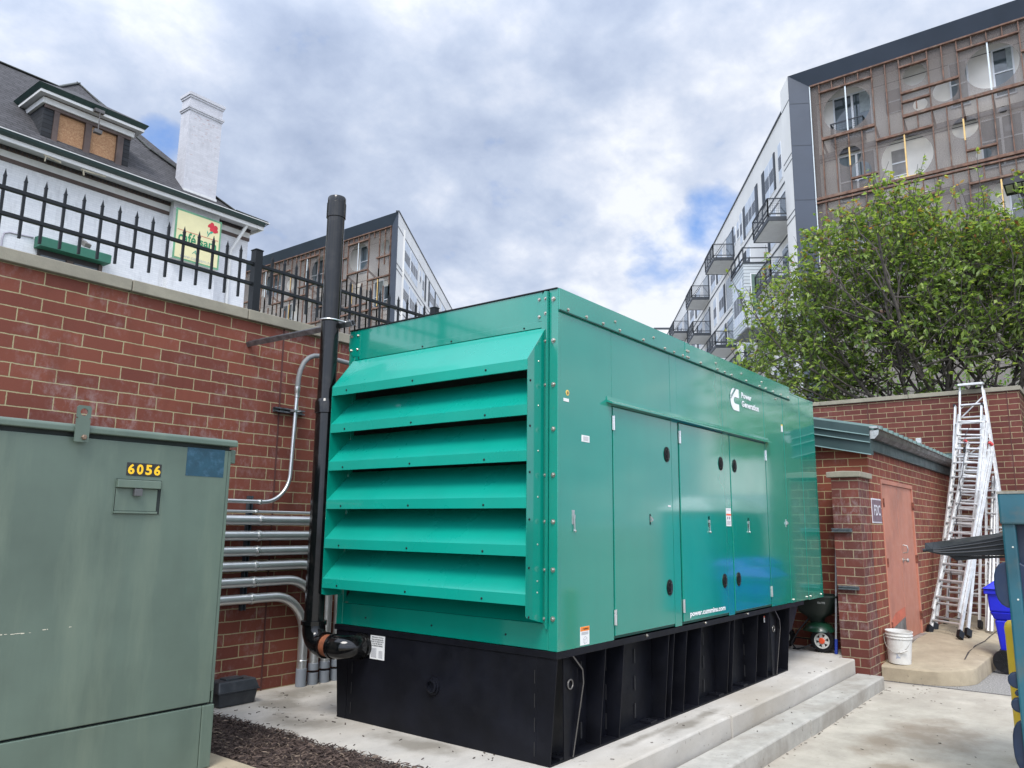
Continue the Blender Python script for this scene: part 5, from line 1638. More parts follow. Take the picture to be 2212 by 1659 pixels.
grid(ap, XS, ups, spn, [(y, z) for z in (19.70, 16.55, 13.75) for y in (6.86, 4.49, 2.16, 0.99, 3.32, -0.15, -1.32)],
     [(5.67, 19.85, 22.12, m_sil), (5.67, 18.1, 19.0, m_yel), (3.32, 16.9, 18.9, m_yel), (-0.15, 19.85, 22.1, m_sil), (0.99, 17.9, 18.9, m_yel), (-0.15, 13.9, 15.8, m_yel), (5.67, 13.9, 15.4, m_yel)])
build('ledge_light', MB().box(XS - 0.1, XS + 0.1, 4.75, 5.15, 16.82, 16.86).box(XS - 0.1, XS + 0.1, 2.9, 3.6, 16.85, 16.88), m_yel, ap)


def W2(o, s, off, z):
    return Vector((o[0], o[1], 0)) + SD * s + SN * off + Vector((0, 0, z))


def sbox(mb, o, s0, s1, a0, a1, z0, z1):
    """box in street coordinates: along s, out from the wall a"""
    mb.hexa([W2(o, s0, a0, z0), W2(o, s1, a0, z0), W2(o, s1, a1, z0), W2(o, s0, a1, z0)],
            [W2(o, s0, a0, z1), W2(o, s1, a0, z1), W2(o, s1, a1, z1), W2(o, s0, a1, z1)])
    return mb


def side_window(parent, o, s0, s1, z0, z1, off, sg, n=1, low=0.28, up_=0.34):
    """window strip: spandrels above and below, sashes between; sg = direction out of the wall"""
    fr_ = MB()
    h = z1 - z0
    sbox(fr_, o, s0, s1, off, off + sg * 0.03, z0, z1)
    f = build('window', fr_, m_wf, parent)
    pn, sp1, sp2 = MB(), MB(), MB()
    w_ = (s1 - s0) / n
    for k in range(n):
        a, b__ = s0 + w_ * k + 0.06, s0 + w_ * (k + 1) - 0.06
        sbox(pn, o, a, b__, off + sg * 0.031, off + sg * 0.038, z0 + h * low, z0 + h * (1 - up_) - 0.03)
        sbox(sp1, o, a, b__, off + sg * 0.031, off + sg * 0.036, z0 + h * (1 - up_) + 0.03, z1 - 0.05)
        sbox(sp2, o, a, b__, off + sg * 0.031, off + sg * 0.036, z0 + 0.05, z0 + h * low - 0.03)
        sbox(pn, o, a, b__, off + sg * 0.0385, off + sg * 0.039, z0 + h * low, z0 + h * low + 0.01)
    build('pane', pn, pm('screened glass', (0.045, 0.055, 0.07), 0.3, var=0.15), f)
    build('spandrel', sp1, m_panel, f)
    build('spandrel', sp2, m_panel, f)


def dark_strip(par, o, s0, s1, z0, z1, off, sg):
    build('dark_panel', sbox(MB(), o, s0, s1, off, off + sg * 0.05, z0, z1), m_navd, par)


def balcony(parent, o, s0, s1, zb, off, depth, sg, railh=1.08):
    b = build('balcony', sbox(MB(), o, s0, s1, off, off + sg * depth, zb, zb + 0.16), m_slab, parent)
    mb = MB()
    sbox(mb, o, s0 - 0.02, s0 + 0.04, off, off + sg * depth, zb - 0.02, zb + 0.2)
    sbox(mb, o, s1 - 0.04, s1 + 0.02, off, off + sg * depth, zb - 0.02, zb + 0.2)
    sbox(mb, o, s0 + 0.04, s1 - 0.04, off + sg * (depth - 0.05), off + sg * (depth + 0.01), zb - 0.02, zb + 0.2)
    for (sa, aa, sb, ab) in ((s0, off, s0, off + sg * depth), (s0, off + sg * depth, s1, off + sg * depth), (s1, off, s1, off + sg * depth)):
        for z in (zb + 1.14, zb + 0.34):
            mb.bar(W2(o, sa, aa, z), W2(o, sb, ab, z), 0.06, 0.05)
        L_ = math.hypot(sb - sa, ab - aa)
        n_ = max(1, round(L_ / 1.2))
        for k in range(n_ + 1):
            q = k / n_
            mb.bar(W2(o, sa + (sb - sa) * q, aa + (ab - aa) * q, zb + 0.16), W2(o, sa + (sb - sa) * q, aa + (ab - aa) * q, zb + 1.14), 0.05, 0.05, upv=(1, 0, 0))
    build('railing', mb, m_frm, b)
    me_ = MB()
    for (sa, aa, sb, ab) in ((s0, off, s0, off + sg * depth), (s0, off + sg * depth, s1, off + sg * depth)):
        L_ = math.hypot(sb - sa, ab - aa)
        n_ = int(L_ / 0.09)
        for k in range(n_):
            q = (k + 0.5) / n_
            me_.bar(W2(o, sa + (sb - sa) * q, aa + (ab - aa) * q, zb + 0.36), W2(o, sa + (sb - sa) * q, aa + (ab - aa) * q, zb + 1.12), 0.008, 0.008, upv=(1, 0, 0))
        for k in range(8):
            z = zb + 0.42 + k * 0.09
            me_.bar(W2(o, sa, aa, z), W2(o, sb, ab, z), 0.008, 0.008)
    build('mesh_infill', me_, m_frm, b)
    rod = MB()
    rod.bar(W2(o, s0 + 0.1, off, zb + 2.2), W2(o, s0 + 0.1, off + sg * depth, zb + 0.2), 0.035, 0.035)
    rod.bar(W2(o, s1 - 0.1, off, zb + 2.2), W2(o, s1 - 0.1, off + sg * depth, zb + 0.2), 0.035, 0.035)
    build('tie_rod', rod, m_frm, b)
    return b


R0 = (32.0, 8.2)
fo_ = -0.5
wl_ = MB()
sbox(wl_, R0, 1.4, 62, fo_ - 0.4, fo_, 3.0, 23.1)
build('side_wall', wl_, m_stuc, ap)
ps_ = MB()
ps_.add([(32.0, 8.203, 3.0), tuple(W2(R0, 1.4, 0, 3.0)), tuple(W2(R0, 1.4, 0, 23.36)), (32.0, 8.203, 23.36)], [(0, 1, 2, 3)])
ps_.add([tuple(W2(R0, 1.4, 0, 3.0)), tuple(W2(R0, 1.4, -0.5, 3.0)), tuple(W2(R0, 1.4, -0.5, 23.36)), tuple(W2(R0, 1.4, 0, 23.36))], [(0, 1, 2, 3)])
ps_.add([(32.0, 8.203, 23.36), tuple(W2(R0, 1.4, 0, 23.36)), tuple(W2(R0, 1.4, -0.5, 23.36)), (32.3, 7.5, 23.36)], [(0, 1, 2, 3)])
build('portal_side', ps_, m_stuc, ap)
jn = MB()
for z in (22.1, 19.3, 19.0, 16.4, 16.1, 13.2, 12.9, 10.3):
    sbox(jn, R0, 0.0, 1.39, 0.001, 0.012, z, z + 0.05)
for z in (19.2, 16.26, 13.3, 10.3, 7.3):
    sbox(jn, R0, 1.4, 62, fo_ + 0.001, fo_ + 0.03, z, z + 0.09)
sbox(jn, R0, 1.42, 62, fo_ - 0.05, fo_ + 0.06, 23.1, 23.2)
build('band_line', jn, m_frm, ap)
for r, zf in enumerate((19.65, 16.7, 13.75, 10.8, 7.8)):
    sh = (0, 0.0, 0.0, 1.0, 0)[r]
    z0, z1 = zf, zf + 2.1
    if r == 0:
        lay_ = [('w', 3.45, 4.1, 1), ('d', 4.75, 5.05), ('w', 5.1, 7.0, 2), ('d', 7.05, 7.65), ('d', 8.75, 9.35), ('w', 9.4, 12.1, 3), ('d', 12.12, 12.7), ('w', 13.0, 13.7, 1), ('s', 13.95, 14.6), ('s', 15.0, 15.6), ('p', 16.0, 18.2), ('w', 19.6, 21.6, 2), ('d', 21.7, 22.2), ('w', 22.6, 24.5, 2), ('p', 25.6, 28), ('w', 29.5, 31.5, 2), ('d', 31.6, 32.2), ('w', 33, 35.2, 3), ('p', 36.8, 39), ('w', 40.5, 43, 3), ('d', 43.2, 44), ('w', 45, 48, 3), ('w', 50, 53, 3)]
    else:
        lay_ = [('p', 2.0, 4.2), ('w', 5.0, 6.4, 1), ('d', 6.5, 6.9), ('w', 11.2, 12.2, 1), ('d', 12.3, 12.9), ('w', 13.6, 15.6, 2), ('d', 15.7, 16.2), ('p', 16.6, 18.8), ('d', 19.2, 19.7), ('w', 19.8, 21.5, 2), ('w', 22.6, 23.8, 1), ('p', 25.6, 27.8), ('w', 29, 31, 2), ('d', 31.2, 31.8), ('w', 33, 35, 2), ('p', 36.5, 38.5), ('w', 40, 43, 3), ('w', 45, 48, 3), ('w', 50, 53, 3)]
    for it in lay_:
        if it[0] == 'w':
            side_window(ap, R0, it[1] + sh, it[2] + sh, z0, z1, fo_, 1, it[3])
        elif it[0] == 'd':
            dark_strip(ap, R0, it[1] + sh, it[2] + sh, z0, z1, fo_, 1)
        elif it[0] == 's':
            side_window(ap, R0, it[1], it[2], z0 + 0.7, z1 - 0.2, fo_, 1, 1, 0.1, 0.45)
        elif it[0] == 'p':
            d_ = build('patio_door', sbox(MB(), R0, it[1], it[2], fo_, fo_ + 0.03, zf - 0.2, zf + 2.15), m_wf, ap)
            w_ = (it[2] - it[1]) / 2
            g = MB()
            sbox(g, R0, it[1] + 0.07, it[1] + w_ - 0.04, fo_ + 0.031, fo_ + 0.04, zf - 0.1, zf + 2.05)
            sbox(g, R0, it[1] + w_ + 0.04, it[2] - 0.07, fo_ + 0.031, fo_ + 0.04, zf - 0.1, zf + 2.05)
            build('pane', g, m_pane, d_)
            dark_strip(ap, R0, it[1] - 0.35, it[1] - 0.02, zf, z1, fo_, 1)
for (s0, zb) in ((15.9, 19.44), (25.4, 19.44), (36.5, 19.44), (46.5, 19.44), (1.42, 16.46), (25.25, 16.44), (36.5, 16.44), (1.42, 13.40), (16.2, 13.36), (25.3, 13.4), (9.3, 10.35), (16.2, 10.35), (6.9, 9.6), (1.42, 10.3)):
    if zb == 9.6:
        continue
    balcony(ap, R0, s0, s0 + 3.15, zb, fo_, 1.4, 1)
# narrow balcony and the clad bay
jbm = MB()
for z in (14.55, 15.6):
    sbox(jbm, R0, 11.3, 12.2, fo_, fo_ + 0.3, z, z + 0.06)
for k in range(5):
    sbox(jbm, R0, 11.3 + 0.2 * k, 11.34 + 0.2 * k, fo_ + 0.26, fo_ + 0.3, 14.5, 15.6)
sbox(jbm, R0, 11.3, 12.2, fo_, fo_ + 0.4, 14.35, 14.5)
build('narrow_balcony', jbm, m_frm, ap)
m_lap = pm('pale lap siding', (0.50, 0.54, 0.56), 0.6, var=0.03)
bay = build('bay', sbox(MB(), R0, 7.15, 10.45, fo_, 0.9, 12.45, 16.18), m_lap, ap)
bm_ = MB()
z = 12.6
while z < 16.15:
    sbox(bm_, R0, 7.14, 10.46, fo_ + 0.01, 0.908, z, z + 0.022)
    z += 0.2
build('lap_line', bm_, pm('lap shadow', (0.16, 0.18, 0.20), 0.7), bay)
build('bay_underside', sbox(MB(), R0, 7.13, 10.47, fo_ + 0.01, 0.91, 12.36, 12.449), pm('bay soffit', (0.18, 0.19, 0.20), 0.5), bay)
bw_ = MB()
bp_, bs_ = MB(), MB()
sbox(bw_, R0, 7.6, 9.95, 0.909, 0.93, 13.0, 15.45)
for k in range(3):
    a = 7.66 + k * 0.76
    sbox(bp_, R0, a, a + 0.66, 0.931, 0.94, 13.6, 14.65)
    sbox(bs_, R0, a, a + 0.66, 0.931, 0.938, 14.72, 15.38)
    sbox(bs_, R0, a, a + 0.66, 0.931, 0.938, 13.06, 13.54)
build('bay_window', bw_, m_wf, bay)
build('pane', bp_, pm('screened glass', (0.045, 0.055, 0.07), 0.3, var=0.15), bay)
build('spandrel', bs_, m_panel, bay)
build('end_window', sbox(MB(), R0, 7.12, 7.149, 0.0, 0.55, 13.3, 15.6), m_wf, bay)
build('end_pane', sbox(MB(), R0, 7.10, 7.12, 0.06, 0.49, 13.36, 15.54), pm('green glass', (0.14, 0.20, 0.17), 0.15), bay)
tr2 = MB()
sbox(tr2, R0, 7.1, 10.5, fo_, 0.95, 16.18, 16.26)
for (a, b_) in ((0.85, 0.93),):
    sbox(tr2, R0, 7.15, 10.45, a, b_, 17.1, 17.16)
    sbox(tr2, R0, 7.15, 10.45, a, b_, 16.5, 16.54)
for s_ in (7.15, 8.2, 9.3, 10.4):
    sbox(tr2, R0, s_, s_ + 0.06, 0.86, 0.92, 16.2, 17.12)
for z in (17.1, 16.5):
    sbox(tr2, R0, 7.15, 7.21, fo_, 0.9, z, z + 0.05)
build('terrace_rail', tr2, m_frm, bay)
cha = MB()
q = W2(R0, 11.2, 0.1, 10.55)
build('roof_slab', MB().box(32.6, 60, -14, 7.4, 22.9, 23.1), m_stuc, ap)
tag(build('balcony_chair', MB().box(q.x - 0.25, q.x + 0.25, q.y - 0.25, q.y + 0.25, 10.93, 10.98).bar((q.x + 0.2, q.y - 0.25, 11.2), (q.x + 0.2, q.y + 0.25, 11.2), 0.06, 0.42).box(q.x - 0.24, q.x - 0.2, q.y - 0.24, q.y - 0.2, 10.52, 10.93).box(q.x + 0.2, q.x + 0.24, q.y + 0.2, q.y + 0.24, 10.52, 10.93).box(q.x - 0.24, q.x - 0.2, q.y + 0.2, q.y + 0.24, 10.52, 10.93).box(q.x + 0.2, q.x + 0.24, q.y - 0.24, q.y - 0.2, 10.52, 10.93), pm('wicker', (0.07, 0.05, 0.035), 0.8)), 'dark wicker chair on the lowest visible apartment balcony', 'chair')

# left-hand block
L0 = (32.0, 35.5)
al = thing('apartment_building', 'more distant apartment block on the left, seen between house and generator', 'building', (34, 44, 3.0))
fo, fi = 23.05, 22.36
pr_ = MB()
pr_.add([(32.0, 35.5, fo), (32.0, 62, fo), (XS - 0.02, 62, fi), (XS - 0.02, 36.5, fi)], [(0, 1, 2, 3)])
pr_.add([(32.0, 35.5, 3.0), (32.0, 35.5, fo), (XS - 0.02, 36.5, fi), (XS - 0.02, 36.5, 3.0)], [(0, 1, 2, 3)])
build('portal_frame', pr_, m_navy, al)
build('inner_reveal', MB().box(XS - 0.02, XW, 36.49, 36.53, 3.0, fi).box(XS - 0.02, XW, 36.5, 62, fi, fi + 0.05), pm('brown reveal', (0.05, 0.035, 0.032), 0.7), al)
build('front_wall', MB().box(XW, XW + 0.3, 36.5, 62, 3.0, 22.4), m_beige, al)
sd_ = MB()
for zf in (21.9, 19.2, 18.8, 16.2, 15.8):
    sd_.box(XW - 0.006, XW - 0.001, 36.5, 62, zf, zf + 0.035)
build('siding_line', sd_, m_ipe, al)
for (a, b_, c__, d__, cols) in ((40.93, 40.0, 19.86, 21.97, 1), (46.85, 45.0, 19.89, 21.93, 2), (52.67, 50.59, 19.9, 21.9, 2), (39.2, 38.2, 16.8, 18.9, 1), (43.6, 42.2, 16.8, 18.9, 2), (38.2, 37.0, 16.6, 18.4, 1), (50.2, 48.9, 16.8, 18.9, 2), (37.9, 36.9, 19.9, 21.5, 1), (55, 54, 19.9, 21.9, 1), (46.5, 45.0, 16.8, 18.9, 2)):
    front_window(al, a, b_, c__, d__, XW, cols, 2, 0.42)
circL = [(40.0, 20.69, 1.05), (37.18, 20.92, 0.49), (37.66, 17.55, 1.06), (44.32, 20.56, 1.12), (48.04, 20.1, 0.51), (47.97, 17.44, 1.08), (45.7, 18.23, 0.47), (39.87, 18.23, 0.45), (50.43, 20.56, 1.06), (46.45, 20.51, 0.31), (41.46, 20.56, 0.14), (51.97, 20.0, 0.3), (40.66, 16.84, 0.22), (52.5, 18.08, 0.9), (43.3, 17.2, 0.6), (49.9, 16.4, 0.35), (55, 19, 0.5), (42.2, 18.6, 0.4), (53, 20.9, 0.5)]
build('perforated_screen', screen_mesh(36.55, 61.8, 9.0, 22.33, circL, XS + 0.05), m_scr, al, recalc=False)
rnd = random.Random(11)
ups, spn, pst = [], [(61.8, 36.55, 22.31, 0.05), (61.8, 36.55, 16.45, 0.08), (61.8, 36.55, 13.4, 0.08)], []
y = 36.63
k = 0
while y < 61.5:
    lo_ = (9.0 if k % 2 == 0 else rnd.choice((21.85, 19.6, 16.5)))
    ups.append((y, lo_, 22.31))
    ups.append((y, rnd.choice((16.4, 14.0, 15.0)), rnd.choice((19.4, 18.6, 18.0))))
    y += 0.568
    k += 1
y = 38.9
for (ya, yb, z) in ((41.17, 38.9, 21.85), (47.0, 44.7, 21.85), (52.8, 50.4, 21.85), (41.17, 38.9, 19.55), (38.9, 36.6, 18.7), (44.7, 41.2, 19.2), (47.0, 44.7, 19.6), (50.4, 47.0, 18.8), (56, 52.8, 19.6), (44.7, 42.4, 17.6), (48.2, 46.0, 18.9), (43.5, 41.2, 20.9), (50.4, 48.2, 21.3), (38.0, 36.6, 20.2), (41.2, 38.9, 17.0), (58, 55, 18.6)):
    spn.append((ya, yb, z, 0.07))
grid(al, XS, ups, spn, [(yy, z) for z in (19.5, 16.4) for yy in (36.63, 38.9, 41.2, 43.4, 45.7, 48.0, 50.4)],
     [(40.0, 19.6, 21.8, m_sil), (46.0, 19.6, 21.8, m_sil), (37.77, 16.6, 18.6, m_yel), (51.4, 19.6, 21.8, m_sil), (48.0, 16.6, 18.4, m_yel), (40.5, 17.2, 18.7, m_yel), (48.0, 19.6, 20.6, m_yel)])
wl_ = MB()
sbox(wl_, L0, 0.80, 45, 0.0, 0.4, 3.0, 23.03)
wl_.add([(32.0, 35.497, 3.0), tuple(W2(L0, 0.81, 0, 3.0)), tuple(W2(L0, 0.81, 0, 23.03)), (32.0, 35.497, 23.03)], [(0, 1, 2, 3)])
build('side_wall', wl_, m_stuc, al)
jn = MB()
for z in (21.9, 19.2, 18.8, 16.2, 15.9):
    sbox(jn, L0, 0.0, 45, -0.02, -0.001, z - (0.0 if z > 21.95 else 0), z + 0.06)
sbox(jn, L0, 0, 45, -0.05, 0.2, 23.031, 23.12)
build('band_line', jn, m_frm, al)
for r, zf in enumerate((19.65, 16.75, 13.8)):
    for it in (('w', 2.0, 4.3, 1), ('w', 4.6, 7.3, 3), ('s', 8.1, 8.75), ('w', 9.3, 10.1, 1), ('d', 10.5, 11.0), ('d', 12.2, 12.65), ('w', 12.7, 15.1, 3), ('d', 15.2, 15.7), ('w', 16.1, 17.5, 2), ('w', 19, 21, 2), ('d', 21.2, 21.8), ('w', 24, 26, 2), ('w', 28, 30, 2)):
        if it[0] == 'w':
            side_window(al, L0, it[1], it[2], zf, zf + 2.15, 0.0, -1, it[3])
        elif it[0] == 'd':
            dark_strip(al, L0, it[1], it[2], zf, zf + 2.15, 0.0, -1)
        else:
            side_window(al, L0, it[1], it[2], zf + 0.8, zf + 1.85, 0.0, -1, 1, 0.1, 0.45)
# pale block closing the street
e0 = W2(R0, 62, 0, 3)
fb = thing('apartment_building', 'small pale block at the far end of the street', 'building', (e0.x, e0.y, 3.0))
build('wall', sbox(MB(), R0, 62.2, 80, -12, -0.2, 3.0, 26.3), m_stuc, fb)
build('parapet', sbox(MB(), R0, 62.1, 80, -12, -0.1, 26.31, 26.5), m_frm, fb)
# road between the blocks, unseen, paled so its bounce lifts the balcony soffits
rd = MB()
sbox(rd, R0, -20, 300, 4, 22, 3.01, 3.02)
tag(build('street', rd, pm('pale bounce concrete', (0.42, 0.41, 0.39), 0.9, var=0.15, vs=3)), kind='structure')
# ---------------------------------------------------------------- trees on the terrace
def zcap(y):
    P = [(-6, 7.3), (-3, 7.9), (-1.8, 7.95), (-1.3, 8.15), (-0.9, 8.25), (-0.25, 8.3), (0.26, 8.75), (1.3, 8.6), (2.1, 8.1), (2.75, 7.55), (3.5, 7.0), (3.8, 6.5), (3.95, 5.6), (4.1, 4.4)]
    if y <= P[0][0]: return P[0][1]
    if y >= P[-1][0]: return 0
    for (a, za), (b__, zb) in zip(P[:-1], P[1:]):
        if a <= y <= b__:
            return za + (zb - za) * (y - a) / (b__ - a)


def leafmat(name, stops):
    m = bpy.data.materials.new(name)
    m.use_nodes = True
    t = m.node_tree
    b = t.nodes['Principled BSDF']
    g = N(t, 'ShaderNodeNewGeometry')
    c = ramp(t, g.outputs['Random Per Island'], stops)
    lk(t, c, b.inputs['Base Color'])
    b.inputs['Roughness'].default_value = 0.45
    b.inputs['Specular IOR Level'].default_value = 0.35
    tl = N(t, 'ShaderNodeBsdfTranslucent')
    lk(t, mixc(t, 1.0, c, (1.5, 1.6, 0.6), 'MULTIPLY'), tl.inputs[0])
    mx = N(t, 'ShaderNodeMixShader')
    mx.inputs[0].default_value = 0.45
    lk(t, b.outputs[0], mx.inputs[1])
    lk(t, tl.outputs[0], mx.inputs[2])
    lk(t, mx.outputs[0], t.nodes['Material Output'].inputs[0])
    return m


m_leaf = leafmat('cherry leaf', [(0.0, (0.09, 0.15, 0.045)), (0.4, (0.17, 0.25, 0.07)), (0.75, (0.27, 0.35, 0.11)), (1.0, (0.42, 0.48, 0.17))])
m_leaf2 = leafmat('young cherry leaf', [(0.0, (0.20, 0.28, 0.05)), (0.5, (0.32, 0.24, 0.06)), (0.8, (0.38, 0.17, 0.075)), (1.0, (0.30, 0.10, 0.05))])
m_bark = pm('cherry bark', (0.065, 0.055, 0.047), 0.9, var=0.35, vs=12, bump=0.6, bs=40)


def make_tree(label, base, limbs, seed, xr, yr, nleaf=1.0, group='cherry trees behind the back wall'):
    rnd = random.Random(seed)
    root = thing('cherry_tree', label, 'tree', base, group)
    wood, leaves, young = MB(), MB(), MB()
    twigs = []

    def inside(p):
        return yr[0] < p.y < yr[1] and xr[0] < p.x < xr[1] and 3.4 < p.z < zcap(p.y) - 0.35 + 0.95 * noise.noise(Vector((p.y * 1.6, p.x * 0.8, 3)))

    def grow(p, d, L, r, lev):
        n = max(3, int(L / 0.22))
        pts, rad = [p.copy()], [r]
        q = p.copy()
        dd = d.copy()
        for i in range(n):
            wig = Vector((rnd.gauss(0, 1), rnd.gauss(0, 1), rnd.gauss(0, 1))) * (0.10 + 0.04 * lev)
            dd = (dd + wig + Vector((0, 0, 0.05 if lev < 3 else 0.09))).normalized()
            q = q + dd * (L / n)
            if lev > 0 and not inside(q):
                break
            pts.append(q.copy())
            rad.append(max(0.003, r * (1 - 0.62 * (i + 1) / n)))
            if lev < 4 and i >= (1 if lev else 2):
                for _ in range(1 if rnd.random() < (0.9, 0.74, 0.66, 0.5)[lev] else 0):
                    side = Vector((rnd.gauss(0, 1), rnd.gauss(0, 1), rnd.gauss(0.15, 0.6)))
                    nd = (dd * 0.75 + side.normalized() * 0.85).normalized()
                    if lev < 3:
                        grow(q, nd, L * rnd.uniform(0.42, 0.68), rad[-1] * 0.62, lev + 1)
                    else:
                        grow(q, nd, rnd.uniform(0.25, 0.55), 0.006, 4)
        if len(pts) > 2:
            wood.tube(pts, rad, 5 if lev > 1 else 9, cap=False)
        if lev >= 2 and len(pts) > 1:
            twigs.append((pts, lev))

    for (d, L, r) in limbs:
        grow(Vector(base), Vector(d).normalized(), L, r * 0.52, 0)
    # leafy spurs low on the yard side, in front of the limbs
    lows = [q for pts, lev in twigs for q in pts if q.z < 5.6 and q.x < 13.6]
    for k in range(int(75 * (yr[1] - yr[0]) / 4)):
        if not lows:
            break
        p = rnd.choice(lows).copy()
        d = Vector((rnd.uniform(-1, 0.1), rnd.gauss(0, 0.6), rnd.uniform(-0.8, 0.5))).normalized()
        pts = [p.copy()]
        for i in range(4):
            d = (d + Vector((0, rnd.gauss(0, 0.15), -0.08))).normalized()
            q = pts[-1] + d * rnd.uniform(0.09, 0.17)
            if q.z < 3.92 or q.x < 12.0 or q.y > yr[1]:
                break
            pts.append(q)
        if len(pts) > 1:
            wood.tube(pts, [0.005] * len(pts), 4, cap=False)
            twigs.append((pts, 4))
    # upright shoots standing clear of the crown
    for k in range(int(17 * (yr[1] - yr[0]) / 4)):
        y = rnd.uniform(yr[0] + 0.2, yr[1] - 0.15)
        x = rnd.uniform(12.4, 14.3)
        z = zcap(y) - rnd.uniform(0.7, 1.3)
        if z < 4.2:
            continue
        p = Vector((x, y, z))
        d = Vector((rnd.gauss(0, 0.15), rnd.gauss(0.0, 0.25), 1)).normalized()
        pts = [p.copy()]
        for i in range(6):
            d = (d + Vector((rnd.gauss(0, 0.08), rnd.gauss(0, 0.08), 0.03))).normalized()
            pts.append(pts[-1] + d * rnd.uniform(0.14, 0.24))
        wood.tube(pts, [0.010, 0.009, 0.008, 0.007, 0.006, 0.005, 0.004], 5, cap=False)
        twigs.append((pts, 4))
    for pts, lev in twigs:
        dens = (0, 0, 3.0, 5.4, 6.6)[lev] * nleaf
        for i in range(1, len(pts)):
            a, b__ = pts[i - 1], pts[i]
            seg = (b__ - a).length
            for _ in range(int(dens * seg + rnd.random())):
                tt = rnd.random()
                o = a.lerp(b__, tt)
                axis = (b__ - a).normalized()
                out_ = Vector((rnd.gauss(0, 1), rnd.gauss(0, 1), rnd.gauss(-0.1, 0.7))).normalized()
                for _c in range(rnd.randint(2, 5)):
                  out_ = (out_ + Vector((rnd.gauss(0, 1), rnd.gauss(0, 1), rnd.gauss(0, 0.6))) * 0.6).normalized()
                  dr_ = (axis * 0.4 + out_).normalized()
                  l = rnd.uniform(0.075, 0.155)
                  wd = l * rnd.uniform(0.19, 0.27)
                  s = dr_.cross(Vector((rnd.gauss(0, 0.5), rnd.gauss(0, 0.5), 1))).normalized()
                  droop = Vector((0, 0, -l * rnd.uniform(0.0, 0.45)))
                  o2 = o + dr_ * 0.015
                  tip = (o2 + dr_ * l + droop)
                  mid_ = o2 + dr_ * l * 0.5 + droop * 0.25
                  top = (i == len(pts) - 1) and lev >= 3 and o.z > zcap(o.y) - 1.5 and rnd.random() < 0.30
                  M = young if top else leaves
                  k = len(M.v)
                  M.v += [tuple(o2), tuple(mid_ - s * wd), tuple(tip), tuple(mid_ + s * wd)]
                  M.f.append((k, k + 1, k + 2, k + 3))
    build('trunk', wood, m_bark, root, smooth=False, recalc=False)
    build('crown', leaves, m_leaf, root, recalc=False)
    if young.v:
        build('young_leaves', young, m_leaf2, root, recalc=False)
    return len(leaves.f)


nl = 0
nl += make_tree('leafy cherry tree with the leftmost trunk, spreading over the shed', (13.1, 0.30, 3.35),
          [((-0.1, 0.9, 0.75), 3.6, 0.085), ((0.2, 1.2, 0.55), 3.9, 0.08), ((-0.25, 0.4, 1.0), 3.6, 0.075), ((0.5, 0.7, 1.0), 4.0, 0.08), ((-0.2, 1.5, 0.3), 3.6, 0.06), ((0.1, 0.1, 1), 3.8, 0.07), ((0.0, 1.4, 0.12), 3.7, 0.05), ((-0.1, 0.9, 0.3), 2.8, 0.05)], 21, (12.15, 15.0), (-0.6, 4.02))
nl += make_tree('leafy cherry tree whose thick trunk forks just left of the ladders', (13.3, -0.28, 3.35),
          [((-0.1, 0.45, 0.95), 4.2, 0.10), ((0.1, -0.6, 0.85), 3.9, 0.09), ((0.4, 0.1, 1.0), 4.5, 0.09), ((-0.2, 0.9, 0.9), 4.2, 0.07), ((0.0, -0.1, 1), 4.6, 0.08), ((0.0, -0.8, 0.35), 2.6, 0.05), ((0.0, 0.8, 0.3), 2.6, 0.05)], 5, (12.15, 15.2), (-2.4, 2.4))
nl += make_tree('leafy cherry tree rising behind the right end of the back wall', (13.4, -1.40, 3.35),
          [((-0.1, 0.35, 0.95), 3.9, 0.08), ((0.1, -0.7, 0.85), 3.8, 0.08), ((0.3, -0.1, 1.0), 4.2, 0.07), ((-0.2, -1.2, 0.8), 3.8, 0.07), ((-0.2, -0.1, 1), 4.3, 0.08), ((-0.1, 0.6, 0.4), 2.4, 0.05), ((0, -1, 0.35), 3, 0.05)], 8, (12.15, 15.2), (-5.2, 0.6))
print('leaves', nl)
# low shrub wall beyond the trees keeps the terrace edge green
hd_ = MB()
rnd = random.Random(4)
for k in range(16000):
    p = Vector((rnd.uniform(16.2, 18.2), rnd.uniform(-6, 4.8), 3.3 + abs(rnd.gauss(0, 0.75))))
    l = rnd.uniform(0.06, 0.13)
    d = Vector((rnd.gauss(0, 1), rnd.gauss(0, 1), rnd.gauss(0, 1))).normalized()
    s = d.orthogonal().normalized() * l * 0.3
    k0 = len(hd_.v)
    hd_.v += [tuple(p), tuple(p + d * l * 0.5 - s), tuple(p + d * l), tuple(p + d * l * 0.5 + s)]
    hd_.f.append((k0, k0 + 1, k0 + 2, k0 + 3))
tag(build('undergrowth', hd_, leafmat('undergrowth leaf', [(0.0, (0.06, 0.14, 0.02)), (1.0, (0.20, 0.34, 0.06))]), recalc=False), 'bright green undergrowth glimpsed beneath the cherry trees', 'shrubbery', kind='stuff')
